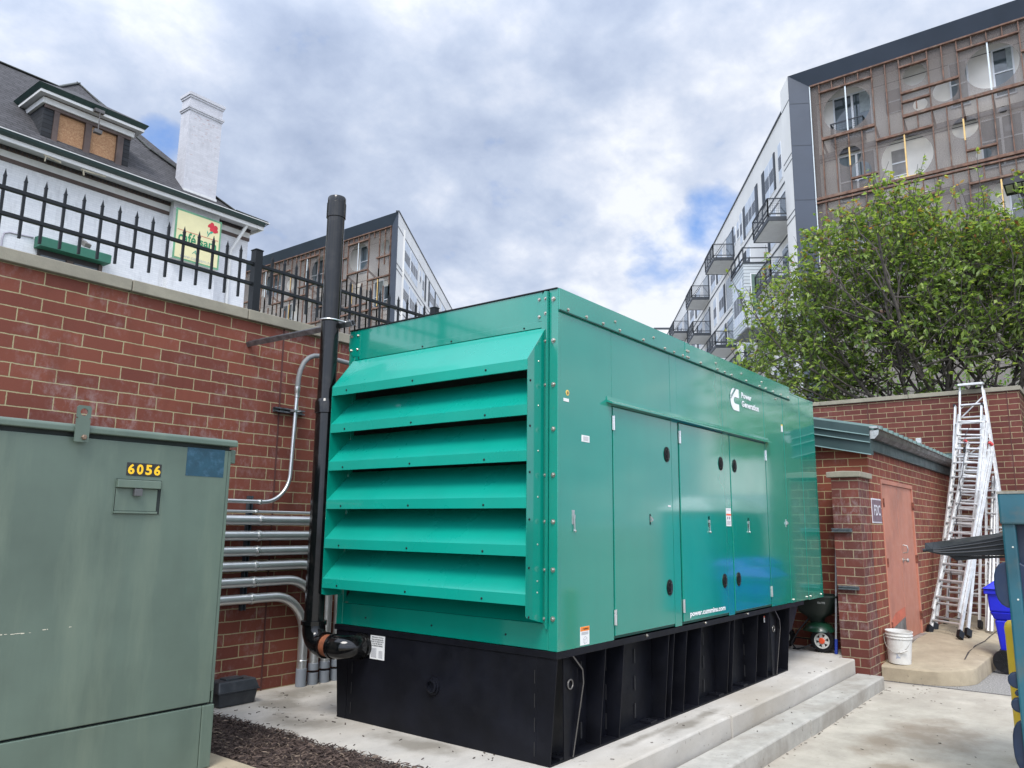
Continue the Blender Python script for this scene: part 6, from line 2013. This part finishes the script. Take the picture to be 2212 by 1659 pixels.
# ---------------------------------------------------------------- floodlight
flo = thing('floodlight', 'black square floodlight on a post among the treetops', 'floodlight', (15.0, -1.80, 3.35))
build('post', MB().box(14.97, 15.03, -1.83, -1.77, 3.35, 8.50), m_frm, flo)
fm = MB().hexa([(14.80, -1.45, 8.72), (14.80, -1.95, 8.72), (14.88, -1.95, 8.88), (14.88, -1.45, 8.88)], [(15.2, -1.47, 8.60), (15.2, -1.93, 8.60), (15.28, -1.93, 8.76), (15.28, -1.47, 8.76)])
build('head', fm, m_rubber, flo, bevel=0.01)
build('bracket', MB().bar((15.0, -1.80, 8.45), (15.05, -1.72, 8.72), 0.10, 0.06), m_rubber, flo)
le = MB()
for k in range(3):
    y = -1.49 - k * 0.155
    a, b__ = 0.12, 0.55
    le.hexa([(14.83 + 0.0, y, 8.705), (14.83, y - 0.13, 8.705), (14.83, y - 0.13, 8.700), (14.83, y, 8.700)], [(15.08, y, 8.630), (15.08, y - 0.13, 8.630), (15.08, y - 0.13, 8.624), (15.08, y, 8.624)])
build('lens', le, pm('led lens', (0.40, 0.40, 0.30), 0.3, var=0.05), flo)
# ---------------------------------------------------------------- ladders leaning in the corner
m_alu = pm('ladder aluminium', (0.60, 0.60, 0.595), 0.42, metal=0.45, var=0.08, vs=10, rv=0.1, dirt=(0.35, 0.33, 0.30), dirts=16, dirtamt=0.5)
m_redc = pm('red end cap', (0.55, 0.05, 0.05), 0.5)
LG = 'aluminium ladders leaning in the corner by the shed'


def rail_bar(mb, p, q, sd, nm, w_=0.024, h_=0.046, th=0.003):
    """C-section rail between p and q; sd = towards the other rail, nm = across"""
    p, q = Vector(p), Vector(q)
    mb.bar(p, q, h_, th * 1.4, upv=tuple(sd))
    for s_ in (1, -1):
        mb.bar(p + nm * s_ * (h_ / 2 - th / 2) + sd * w_ / 2 * -1, q + nm * s_ * (h_ / 2 - th / 2) + sd * w_ / 2 * -1, th, w_, upv=tuple(sd))


def ladder(label, fl, fr, tl, tr, caps=None, fly=None, rung0=0.22, feet=True, rope=False):
    """extension ladder: foot-left, foot-right, top-left, top-right; fly = (start fraction) of a second section"""
    fl, fr, tl, tr = map(Vector, (fl, fr, tl, tr))
    t = thing('extension_ladder' if fly else 'ladder', label, 'ladder', tuple((fl + fr) / 2), LG)
    sd = (fr - fl).normalized()
    ax = ((tl + tr) / 2 - (fl + fr) / 2)
    L_ = ax.length
    ax.normalize()
    nm = sd.cross(ax).normalized()
    if nm.x > 0:
        nm = -nm                      # face towards the yard
    def section(o, a, b__, shrink):
        for (p, q, s_) in ((fl, tl, 1), (fr, tr, -1)):
            mb = MB()
            pp, qq = p.lerp(q, a) + nm * o + sd * s_ * shrink, p.lerp(q, b__) + nm * o + sd * s_ * shrink
            rail_bar(mb, pp, qq, sd * s_ * -1, nm)
            build('rail', mb, m_alu, t)
        d = 0.22 + a * L_
        mb = None
        while d < b__ * L_ - 0.06:
            q = d / L_
            p0, p1 = fl.lerp(tl, q) + nm * o + sd * shrink, fr.lerp(tr, q) + nm * o - sd * shrink
            build('rung', MB().tube([p0, p1], 0.0165, 10), m_alu, t, smooth=True)
            d += 0.305
    section(0.0, 0.0, 0.965 if fly else 1.0, 0.0)
    if fly:
        section(0.052, fly, 1.0, 0.026)
        if rope:
            mb = MB()
            c0 = (fl + fr) / 2
            c1 = (tl + tr) / 2
            pts = [c0.lerp(c1, 0.12 + 0.8 * k / 20) + nm * (0.11 + 0.02 * sin(k * 2.1)) + sd * 0.02 * sin(k * 1.3) for k in range(21)]
            mb.tube(pts, 0.006, 6)
            build('rope', mb, pm('dark rope', (0.03, 0.03, 0.035), 0.8), t)
            pl_ = MB()
            c = c0.lerp(c1, 0.80) + nm * 0.12
            pl_.bar(c - ax * 0.05, c + ax * 0.05, 0.035, 0.02, upv=tuple(nm))
            build('pulley', pl_, m_rubber, t)
    if feet:
        for (p, q) in ((fl, tl), (fr, tr)):
            build('foot', MB().bar(p - (q - p).normalized() * 0.0 + nm * 0.0, p + (q - p).normalized() * 0.11, 0.05, 0.085, upv=tuple(nm)), m_rubber, t)
    if caps:
        for q in (tl, tr):
            build('end_cap', MB().bar(q + nm * (0.075 if fly else 0) - ax * 0.02, q + nm * (0.075 if fly else 0) + ax * 0.02, 0.034, 0.075, upv=tuple(nm)), caps, t)
    return t


zf = -0.035
ladder('shortest ladder in front, with red caps on its rail tops', (8.66, -0.455, zf), (8.32, -0.885, zf), (11.0, -0.862, 2.828), (10.98, -1.222, 2.772), caps=m_redc, fly=0.10)
ladder('middle extension ladder of the stack, bare square rail ends', (9.05, -0.455, zf), (8.62, -0.94, zf), (11.3, -0.723, 3.344), (11.28, -1.149, 3.306), fly=0.18, rope=True)
ladder('tallest ladder of the leaning stack, with black rail end caps', (9.9, -0.47, zf), (9.80, -0.94, zf), (11.47, -0.634, 3.56), (11.45, -1.057, 3.55), caps=m_rubber, fly=None)
ladder('plain single ladder half hidden at the right of the ladder stack', (9.75, -1.02, zf), (9.70, -1.20, zf - 0.02), (11.2, -1.02, 2.2), (11.15, -1.20, 2.2), feet=False)
# folded stepladder, top cap above the wall coping
st = thing('stepladder', 'folded silver stepladder reaching above the brick wall coping', 'stepladder', (10.2, -0.8, zf), LG)
TL, TR = Vector((11.62, -0.735, 3.93)), Vector((11.60, -1.05, 3.93))
BLf, BRf = Vector((10.55, -0.56, zf)), Vector((10.50, -1.36, zf - 0.03))
BLb, BRb = Vector((11.0, -0.52, zf)), Vector((10.95, -1.36, zf - 0.03))
nm = Vector((-1, 0, 0.4)).normalized()
for (p, q, nm_) in ((BLf, TL, 1), (BRf, TR, -1)):
    mb = MB()
    rail_bar(mb, p, q, Vector((0, -1, 0)) * nm_, nm)
    build('front_rail', mb, m_alu, st)
off_ = Vector((0.12, 0, 0))
for (p, q) in ((BLb, TL + Vector((0.05, 0.03, -0.1))), (BRb, TR + Vector((0.05, -0.03, -0.1)))):
    build('rear_rail', MB().bar(p, q, 0.03, 0.05, upv=(1, 0, 0)), m_alu, st)
for k in range(1, 13):
    q = k / 13.2
    a, b__ = BLf.lerp(TL, q), BRf.lerp(TR, q)
    build('step', MB().bar(a, b__, 0.09, 0.022, upv=(0.1, 0, 1)), m_alu, st)
    if k > 8:
        br_ = MB()
        for (e, o_) in ((a, b__), (b__, a)):
            d = (o_ - e).normalized()
            br_.bar(e + (TL - BLf).normalized() * -0.07, e + d * 0.07, 0.006, 0.02, upv=(1, 0, 0))
        build('step_brace', br_, m_alu, st)
for k in range(1, 10):
    q = k / 10.5
    a, b__ = BLb.lerp(TL, q), BRb.lerp(TR, q)
    build('rear_bar', MB().bar(a + Vector((0.04, 0, 0)), b__ + Vector((0.04, 0, 0)), 0.02, 0.02), m_alu, st)
    if k % 2:
        build('rear_brace', MB().bar(a + Vector((0.05, 0, 0)), BRb.lerp(TR, q + 0.09) + Vector((0.05, 0, 0)), 0.016, 0.02), m_alu, st)
build('top_cap', MB().hexa([(11.50, -0.70, 3.915), (11.50, -1.085, 3.915), (11.76, -1.085, 3.945), (11.76, -0.70, 3.945)], [(11.50, -0.70, 3.955), (11.50, -1.085, 3.955), (11.76, -1.085, 3.985), (11.76, -0.70, 3.985)]), m_alu, st, bevel=0.006)
build('foot', MB().box(10.50, 10.60, -0.59, -0.53, zf - 0.01, zf + 0.05), m_rubber, st)
build('foot', MB().box(10.45, 10.55, -1.39, -1.33, zf - 0.04, zf + 0.03), m_rubber, st)
for k, (yy, xx) in enumerate(((-1.06, 9.62), (-1.11, 9.58))):
    tag(build('steel_pole', MB().tube([(xx, yy, zf - 0.02), (11.4, yy - 0.06, 2.3 + 0.1 * k)], 0.024, 14), m_alu, smooth=True), ('round white pole leaning nearest the ladders', 'round white pole leaning just right of its twin')[k], 'pole', 'round poles leaning by the ladders')

# ---------------------------------------------------------------- white bucket
bk = thing('bucket', 'dirty white plastic bucket with wire handle on the kerb by the pillar', 'bucket', (6.29, -0.555, -0.145))
m_bk = pm('white plastic', (0.66, 0.65, 0.61), 0.45, var=0.05, dirt=(0.42, 0.39, 0.33), dirts=6, dirtamt=0.5)
prof = [(0.112, 0.0), (0.122, 0.004), (0.138, 0.285), (0.146, 0.286), (0.147, 0.296), (0.140, 0.300), (0.141, 0.318), (0.149, 0.320), (0.150, 0.328), (0.142, 0.332), (0.143, 0.355), (0.150, 0.358), (0.150, 0.366), (0.140, 0.366), (0.134, 0.30), (0.118, 0.01), (0.001, 0.008)]
mb = MB().lathe(prof, (0, 0, 0), n=40)
mb.xf(Matrix.Translation((6.29, -0.555, -0.139)) @ Matrix.Rotation(radians(2.5), 4, 'X') @ Matrix.Rotation(radians(-1.5), 4, 'Y'))
build('pail', mb, m_bk, bk, smooth=True)


def onbucket(ang, h, r_off=0.0015):
    r = 0.122 + 0.016 * h / 0.285 + r_off
    return Vector((6.29 + r * cos(ang), -0.555 + r * sin(ang), -0.139 + h))


def bucket_quads(a0, a1, h0, h1, off=0.0015, n=6):
    mb = MB()
    for k in range(n):
        u0, u1 = a0 + (a1 - a0) * k / n, a0 + (a1 - a0) * (k + 1) / n
        mb.poly(onbucket(u0, h0, off), onbucket(u1, h0, off), onbucket(u1, h1, off), onbucket(u0, h1, off))
    return mb


A0 = radians(214)       # direction from the bucket towards the camera is about 192 deg
m_bink = pm('blue print', (0.06, 0.14, 0.33), 0.5)
m_gink = pm('pale blue print', (0.36, 0.40, 0.48), 0.5)
build('warning_print', bucket_quads(radians(176), radians(200), 0.06, 0.215, 0.0015), m_gink, bk, recalc=False)
ring = MB()
for k in range(20):
    a, b__ = 2 * pi * k / 20, 2 * pi * (k + 1) / 20
    for r0, r1 in ((0.020, 0.024),):
        c = radians(188)
        ring.poly(*[onbucket(c + rr * cos(q) / 0.13, 0.155 + rr * sin(q) * 1.2, 0.003) for rr, q in ((r0, a), (r0, b__), (r1, b__), (r1, a))])
ring.poly(onbucket(radians(181), 0.175, 0.003), onbucket(radians(182.5), 0.178, 0.003), onbucket(radians(195), 0.135, 0.003), onbucket(radians(193.5), 0.132, 0.003))
ring.add(*(lambda m: (m.v, m.f))(bucket_quads(radians(178), radians(198), 0.198, 0.206, 0.003)))
for k in range(6):
    ring.add(*(lambda m: (m.v, m.f))(bucket_quads(radians(179), radians(197), 0.07 + k * 0.009, 0.074 + k * 0.009, 0.003)))
build('warning_symbol', ring, m_bink, bk, recalc=False)
cu = bpy.data.curves.new('dy', 'FONT')
cu.body = 'Dy'
cu.offset = 0.04
cu.shear = 0.25
to = bpy.data.objects.new('dy_tmp', cu)
col.objects.link(to)
me = bpy.data.meshes.new_from_object(to.evaluated_get(bpy.context.evaluated_depsgraph_get()))
bpy.data.objects.remove(to)
tm = MB()
tm.v = [tuple(onbucket(radians(216) + v.co.x * 0.085 / 0.13, 0.085 + v.co.y * 0.075, 0.003)) for v in me.vertices]
tm.f = [tuple(p.vertices) for p in me.polygons]
build('lettering', tm, m_bink, bk, recalc=False)
hp = []
for k in range(17):
    a = pi * k / 16
    hp.append((6.29 + 0.0 - 0.155 * sin(a) * 0.9, -0.555 + 0.150 * cos(a), 0.185 - 0.20 * sin(a)))
build('handle', MB().tube(hp, 0.003, 6), m_zinc, bk)
build('handle_grip', MB().tube([(6.145, -0.60, -0.005), (6.155, -0.68, 0.03)], 0.010, 10), m_bk, bk)

# ---------------------------------------------------------------- spreader
spd = thing('lawn_spreader', 'dark green broadcast spreader with white-rimmed wheel in the alcove', 'spreader', (5.75, 0.15, -0.027))
m_grn = pm('dark green plastic', (0.006, 0.035, 0.018), 0.35, var=0.2, coat=0.3)
m_hop = pm('black green hopper', (0.008, 0.016, 0.012), 0.45, var=0.2)


def wheel(x, y, z, r, wdt, parent):
    n_ = 48
    mb = MB()
    pr = [(r * 0.66, -wdt / 2), (r * 0.92, -wdt / 2), (r, -wdt * 0.3), (r, wdt * 0.3), (r * 0.92, wdt / 2), (r * 0.66, wdt / 2)]
    mb.lathe(pr + [pr[0]], (x, y, z), axis=0, n=n_, cap=False)
    for k in range(26):
        a = 2 * pi * k / 26
        c = Vector((x, y + r * cos(a), z + r * sin(a)))
        mb.bar(c - Vector((wdt * 0.4, 0, 0)), c + Vector((wdt * 0.4, 0, 0)), 0.014, 0.008, upv=(0, cos(a), sin(a)))
    wh = build('wheel', mb, m_rubber, parent)
    rm = MB().lathe([(r * 0.54, -wdt * 0.42), (r * 0.67, -wdt * 0.50), (r * 0.67, wdt * 0.4), (r * 0.54, wdt * 0.4), (r * 0.54, -wdt * 0.42)], (x, y, z), axis=0, n=n_, cap=False)
    rm.lathe([(0.001, -wdt * 0.45), (r * 0.27, -wdt * 0.45), (r * 0.27, wdt * 0.3)], (x, y, z), axis=0, n=24, cap=False)
    for k in range(6):
        a = 2 * pi * k / 6 + 0.3
        d = Vector((0, cos(a), sin(a)))
        c = Vector((x - wdt * 0.40, y, z))
        rm.bar(c + d * r * 0.25, c + d * r * 0.57, 0.034, 0.012, upv=(1, 0, 0))
    build('rim', rm, pm('wheel white', (0.50, 0.50, 0.46), 0.5, dirt=(0.2, 0.19, 0.16), dirts=20), wh)
    build('hub_cap', MB().lathe([(r * 0.26, -wdt * 0.46), (r * 0.26, -wdt * 0.62), (r * 0.22, -wdt * 0.68), (0.001, -wdt * 0.68)], (x, y, z), axis=0, n=24, cap=False), pm('hub orange', (0.70, 0.09, 0.03), 0.45), wh)
    return wh


wheel(5.70, 0.135, 0.108, 0.133, 0.07, spd)
wheel(5.78, 0.62, 0.108, 0.133, 0.07, spd)
hop = MB()
n_ = 28
lv = []
for (z, ry_, rx_, dx) in ((0.30, 0.07, 0.07, 0), (0.36, 0.10, 0.09, 0), (0.42, 0.20, 0.15, 0), (0.60, 0.28, 0.20, 0), (0.605, 0.295, 0.215, 0), (0.625, 0.295, 0.215, 0), (0.625, 0.27, 0.19, 0), (0.45, 0.18, 0.14, 0), (0.40, 0.001, 0.001, 0)):
    for k in range(n_):
        a = 2 * pi * k / n_
        e = lambda v: abs(v) ** 0.7 * (1 if v > 0 else -1)
        lv.append((5.80 + rx_ * e(cos(a)), 0.22 + ry_ * e(sin(a)), z))
fs = [(i * n_ + k, i * n_ + (k + 1) % n_, (i + 1) * n_ + (k + 1) % n_, (i + 1) * n_ + k) for i in range(8) for k in range(n_)]
hop.add(lv, fs)
build('hopper', hop, m_hop, spd, smooth=True)
build('skirt', MB().lathe([(0.05, 0.19), (0.19, 0.205), (0.185, 0.225), (0.12, 0.29), (0.07, 0.31)], (5.80, 0.20, 0), n=28), m_grn, spd, smooth=True)
build('frame', MB().tube([(5.66, 0.47, -0.01), (5.60, 0.40, 0.0), (5.62, 0.33, 0.02), (5.70, 0.25, 0.06), (5.80, 0.20, 0.11)], 0.011, 8).tube([(5.60, 0.42, 0.0), (5.60, 0.47, 0.06), (5.66, 0.40, 0.20), (5.74, 0.30, 0.34), (5.9, 0.42, 0.7), (6.0, 0.46, 0.95)], 0.011, 8).tube([(5.70, 0.135, 0.108), (5.78, 0.62, 0.108)], 0.008, 8), m_rubber, spd)
text('lettering', 'ELITE', spd, pm('faded white', (0.26, 0.27, 0.26), 0.5), (5.592, 0.135, 0.535), YM, ZP, 0.085, 0.022, bold=0.03, n_off=0.012)
bs_ = thing('broom_pole', 'thin grey pole with a blue grip propped beside the brick pillar', 'pole', (5.70, -0.02, -0.027))
build('pole', MB().tube([(5.68, -0.02, 0.12), (5.72, -0.075, 1.25)], 0.011, 10), pm('pole grey', (0.42, 0.44, 0.46), 0.4, metal=0.5), bs_, smooth=True)
build('grip', MB().tube([(5.675, -0.015, -0.025), (5.682, -0.022, 0.14)], 0.018, 12), pm('blue grip', (0.012, 0.035, 0.26), 0.5), bs_, smooth=True)

# ---------------------------------------------------------------- blue cart, bollard, dumpster
m_blue = pm('blue cart plastic', (0.006, 0.012, 0.50), 0.42, var=0.08, vs=4)


def cart(label, ox, oy, mat, name='wheeled_bin', group=None, rz=0):
    t = thing(name, label, 'bin', (ox, oy, GZ), group)
    H = 1.02
    mb = MB()
    # body tapering to the foot; wheels on +Y... axle side faces -X
    lo = [(-0.22, 0.20), (0.25, 0.20), (0.25, -0.24), (-0.22, -0.24)]
    midp = [(-0.28, 0.25), (0.29, 0.25), (0.29, -0.28), (-0.28, -0.28)]
    hi = [(-0.33, 0.29), (0.33, 0.29), (0.33, -0.31), (-0.33, -0.31)]
    mb.hexa([(ox + x, oy + y, GZ + 0.05) for x, y in lo], [(ox + x, oy + y, GZ + 0.62) for x, y in midp])
    mb.hexa([(ox + x * 1.0, oy + y, GZ + 0.62) for x, y in midp], [(ox + x, oy + y, GZ + 0.72) for x, y in hi])
    mb.hexa([(ox + x, oy + y, GZ + 0.72) for x, y in hi], [(ox + x * 1.03, oy + y * 1.03, GZ + 0.97) for x, y in hi])
    build('body', mb, mat, t, bevel=0.02)
    rim = MB().box(ox - 0.37, ox + 0.37, oy - 0.35, oy + 0.33, GZ + 0.93, GZ + 0.985)
    build('rim', rim, mat, t, bevel=0.01)
    ld = MB().hexa([(ox - 0.40, oy + 0.35, GZ + 0.99), (ox + 0.40, oy + 0.35, GZ + 0.99), (ox + 0.40, oy - 0.37, GZ + 0.99), (ox - 0.40, oy - 0.37, GZ + 0.99)],
                   [(ox - 0.28, oy + 0.18, GZ + 1.12), (ox + 0.30, oy + 0.18, GZ + 1.12), (ox + 0.30, oy - 0.26, GZ + 1.12), (ox - 0.28, oy - 0.26, GZ + 1.12)])
    build('lid', ld, mat, t, bevel=0.02)
    for sx in (-0.30, 0.30):
        wh = MB().lathe([(0.05, -0.03), (0.128, -0.034), (0.135, -0.02), (0.135, 0.02), (0.128, 0.034), (0.05, 0.03)], (ox + sx, oy + 0.17, GZ + 0.136), axis=0, n=28)
        for k in range(6):
            a = 2 * pi * k / 6
            d = Vector((0, cos(a), sin(a)))
            c = Vector((ox + sx - 0.036, oy + 0.17, GZ + 0.136))
            wh.bar(c + d * 0.03, c + d * 0.11, 0.022, 0.008, upv=(1, 0, 0))
        build('wheel', wh, m_rubber, t)
    return t


cart('royal blue wheeled recycling bin beside the raised walk', 7.78, -1.66, m_blue)
bo = thing('bollard', 'yellow steel bollard partly hidden by the dumpster', 'bollard', (3.25, -2.06, GZ))
m_bol = pm('yellow sleeve', (0.72, 0.47, 0.035), 0.45, var=0.06, vs=5, streak=0.12)
build('sleeve', MB().lathe([(0.072, GZ), (0.075, 0.60), (0.078, 0.66), (0.070, 0.695), (0.05, 0.715), (0.001, 0.722)], (3.25, -2.06, 0), n=32), m_bol, bo, smooth=True)
build('paint_scar', MB().poly((3.176, -2.047, 0.30), (3.1755, -2.057, 0.295), (3.1755, -2.063, 0.24), (3.177, -2.046, 0.235)), pm('red scar', (0.35, 0.03, 0.03), 0.6), bo, recalc=False)

m_dmp = pm('teal dumpster paint', (0.012, 0.085, 0.115), 0.42, var=0.25, vs=1.5, coat=0.15, dirt=(0.10, 0.085, 0.06), dirts=7, dirtamt=0.4, rv=0.12)
m_dmd = pm('dark dumpster steel', (0.004, 0.016, 0.045), 0.5, var=0.3, vs=2, dirt=(0.05, 0.06, 0.07), dirts=9, dirtamt=0.25)
dp = thing('dumpster', 'large teal steel dumpster at the right edge with a black lid flopped open', 'dumpster', (2.7, -3.2, GZ))
DX, DY = 1.80, -2.185
body = MB().box(DX + 0.06, 3.05, -5.2, DY - 0.02, -0.16, 1.45)
build('body', body, m_dmd, dp, bevel=0.01)
ed = MB().box(DX, DX + 0.10, DY - 0.075, DY, -0.20, 1.62)
build('corner_post', ed, m_dmp, dp, bevel=0.012)
tp = MB().hexa([(DX - 0.02, DY + 0.006, 1.44), (DX - 0.02, -5.2, 1.44), (DX + 0.12, -5.2, 1.44), (DX + 0.12, DY + 0.006, 1.44)],
               [(DX - 0.02, DY + 0.006, 1.638), (DX - 0.02, -5.2, 1.66), (DX + 0.12, -5.2, 1.66), (DX + 0.12, DY + 0.006, 1.638)])
build('top_beam', tp, m_dmp, dp, bevel=0.012)
build('rim_dirt', MB().box(DX - 0.024, DX + 0.1, DY - 0.30, DY + 0.01, 1.632, 1.648), pm('rim rust', (0.20, 0.19, 0.16), 0.8, var=0.3, vs=14), dp)
build('side_pocket', MB().hexa([(DX - 0.10, DY - 0.20, 0.62), (DX - 0.10, -4.0, 0.62), (DX + 0.06, -4.0, 0.62), (DX + 0.06, DY - 0.10, 0.62)], [(DX - 0.10, DY - 0.20, 0.86), (DX - 0.10, -4.0, 0.86), (DX + 0.06, -4.0, 0.86), (DX + 0.06, DY - 0.10, 0.86)]), m_dmp, dp, bevel=0.01)
for (z0, z1, o_, yo) in ((0.92, 1.21, 0.045, 0.075), (0.44, 0.54, 0.03, 0.05), (0.30, 0.39, 0.03, 0.045), (-0.05, 0.26, 0.04, 0.055), (0.395, 0.435, 0.02, 0.02)):
    zc_, h_ = (z0 + z1) / 2, (z1 - z0) / 2
    pts = []
    for k in range(20):
        a = 2 * pi * k / 20
        pts.append((DY - 0.03 + (yo + 0.03) * (abs(cos(a)) ** 0.7 * (1 if cos(a) > 0 else -1)), zc_ + h_ * (abs(sin(a)) ** 0.8 * (1 if sin(a) > 0 else -1))))
    build('bumper', MB().prism(pts, 0, DX + 0.02, DX + 0.08), m_dmd, dp, bevel=0.008)
bt_ = MB()
for z in (1.30, 0.98, 0.2):
    bt_.lathe([(0.006, 0), (0.005, -0.004)], (DX, DY - 0.05, z), axis=0, n=10)
build('rivet', bt_, pm('pale chip', (0.5, 0.5, 0.45), 0.5), dp)
# black lid: a thick ribbed shell flopped out over the walk, its rolled edge facing the yard
m_lid = pm('black lid plastic', (0.006, 0.008, 0.010), 0.42, var=0.2, vs=4, spec=0.35, dirt=(0.05, 0.05, 0.05), dirts=5, dirtamt=0.3)
topl = [(-1.706, 1.268), (-1.75, 1.275), (-1.80, 1.284), (-1.90, 1.307), (-2.0, 1.327), (-2.10, 1.350), (-2.20, 1.376), (-2.9, 1.44)]
botl = [(-1.706, 1.258), (-1.735, 1.251), (-1.80, 1.236), (-1.845, 1.231), (-1.93, 1.231), (-2.0, 1.235), (-2.2, 1.247), (-2.9, 1.30)]
skirt = MB().prism(topl + botl[::-1], 0, 1.94, 1.955)
sheet = MB()
for (p, q) in zip(topl[:-1], topl[1:]):
    g0, g1 = min(1, max(0.02, (-1.706 - p[0]) * 3)), min(1, max(0.02, (-1.706 - q[0]) * 3))
    sheet.hexa([(1.95, p[0], p[1] - 0.012), (1.95, q[0], q[1] - 0.012), (1.95 + 0.9 * g1, q[0], q[1] + 0.03), (1.95 + 0.9 * g0, p[0], p[1] + 0.03)],
               [(1.95, p[0], p[1]), (1.95, q[0], q[1]), (1.95 + 0.9 * g1, q[0], q[1] + 0.045), (1.95 + 0.9 * g0, p[0], p[1] + 0.045)])
ldo = build('lid', skirt.add(sheet.v, sheet.f), m_lid, dp, bevel=0.004)
for q_, rr_ in ((0.30, 0.006), (0.55, 0.006), (0.80, 0.005)):
    pts = []
    for k in range(12):
        y = -1.76 - 0.045 * k
        def at(L_, y):
            for (p, q) in zip(L_[:-1], L_[1:]):
                if q[0] <= y <= p[0]:
                    return p[1] + (q[1] - p[1]) * (y - p[0]) / (q[0] - p[0])
            return L_[-1][1]
        zt_, zb_ = at(topl, y), at(botl, y)
        pts.append((1.938, y, zb_ + (zt_ - zb_) * q_))
    build('lid_rib', MB().tube(pts, rr_, 6), pm('lid rib sheen', (0.016, 0.018, 0.02), 0.4), ldo)
build('lid_tip', MB().tube([(1.945, -1.694, 1.262), (1.947, -1.715, 1.264)], 0.012, 10), m_lid, ldo)
build('lid_flap', MB().prism([(-1.845, 1.229), (-1.89, 1.200), (-1.925, 1.203), (-1.99, 1.212), (-2.25, 1.235), (-2.25, 1.245), (-1.93, 1.2305)], 0, 1.97, 1.99), m_lid, ldo)

# things that stand behind the viewer's right and show in the enamel of the generator
pt = thing('portable_toilet', 'teal portable toilet with a pale roof, seen only as a reflection', 'portable toilet', (11.7, -4.3, GZ))
m_ptb = pm('teal plastic', (0.02, 0.30, 0.34), 0.5, var=0.05)
build('cabin', MB().box(11.0, 12.6, -4.9, -3.8, GZ, 1.72), m_ptb, pt, bevel=0.03)
build('roof', MB().hexa([(10.9, -5.0, 1.72), (12.7, -5.0, 1.72), (12.7, -3.7, 1.72), (10.9, -3.7, 1.72)], [(11.3, -4.6, 2.02), (12.3, -4.6, 2.02), (12.3, -4.1, 2.02), (11.3, -4.1, 2.02)]), pm('white roof plastic', (0.75, 0.76, 0.76), 0.5), pt, bevel=0.04)
build('door', MB().box(11.3, 12.2, -3.80, -3.77, GZ + 0.1, 1.6), pm('pale teal door', (0.05, 0.36, 0.38), 0.5), pt, bevel=0.02)
p2_ = copytree(pt)
p2_.location = (13.15, -4.3, GZ)
p2_['label'] = 'second teal portable toilet, further right, seen only as a reflection'
pt['label'] = 'nearer teal portable toilet with a pale roof, seen only as a reflection'
pt['group'] = p2_['group'] = 'portable toilets'
cart('royal blue bin nearer the toilet, seen only as a reflection', 10.6, -3.1, m_blue)
cart('royal blue bin further along, seen only as a reflection', 11.7, -3.1, m_blue)
b2 = thing('bollard', 'yellow bollard near the toilet, seen only as a reflection', 'bollard', (13.4, -3.1, GZ))
build('sleeve', MB().lathe([(0.11, GZ), (0.11, 0.70), (0.09, 0.74), (0.001, 0.77)], (13.4, -3.1, 0), n=24), m_bol, b2, smooth=True)

# ---------------------------------------------------------------- litter on the slabs
rnd = random.Random(77)
db = MB()
spots = [(rnd.uniform(-0.45, 0.9), rnd.uniform(2.0, 3.15), -0.024) for _ in range(60)] + [(rnd.uniform(-0.5, 0.0), rnd.uniform(0.3, 3.1), -0.024) for _ in range(40)] + \
        [(rnd.uniform(0.2, 5.4), rnd.uniform(-0.56, -0.28), -0.165) for _ in range(9)] + [(rnd.uniform(0.5, 5.8), rnd.uniform(-2.2, -0.6), GZ + 0.001) for _ in range(40)] + \
        [(rnd.uniform(5.0, 6.3), rnd.uniform(-1.2, -0.6), GZ + 0.001) for _ in range(30)] + [(rnd.uniform(0.3, 5.3), rnd.uniform(-0.24, 0.0), -0.022) for _ in range(14)] + \
        [(rnd.uniform(0.2, 5.6), -0.585 - abs(rnd.gauss(0, 0.012)), GZ + 0.001) for _ in range(60)] + [(rnd.uniform(8.5, 10), rnd.uniform(-1.0, -0.43), -0.03) for _ in range(40)]
for (x, y, z) in spots:
    l, wd = rnd.uniform(0.005, 0.032), rnd.uniform(0.002, 0.007)
    a = rnd.uniform(0, pi)
    db.bar((x - cos(a) * l / 2, y - sin(a) * l / 2, z + wd / 2), (x + cos(a) * l / 2, y + sin(a) * l / 2, z + wd / 2 + rnd.uniform(0, 0.003)), wd, wd * 0.6)
tag(build('leaf_litter', db, pm('litter brown', (0.06, 0.045, 0.035), 0.9, var=0.4, vs=30)), 'scattered bits of bark and dry leaf on the concrete', 'litter', kind='stuff')
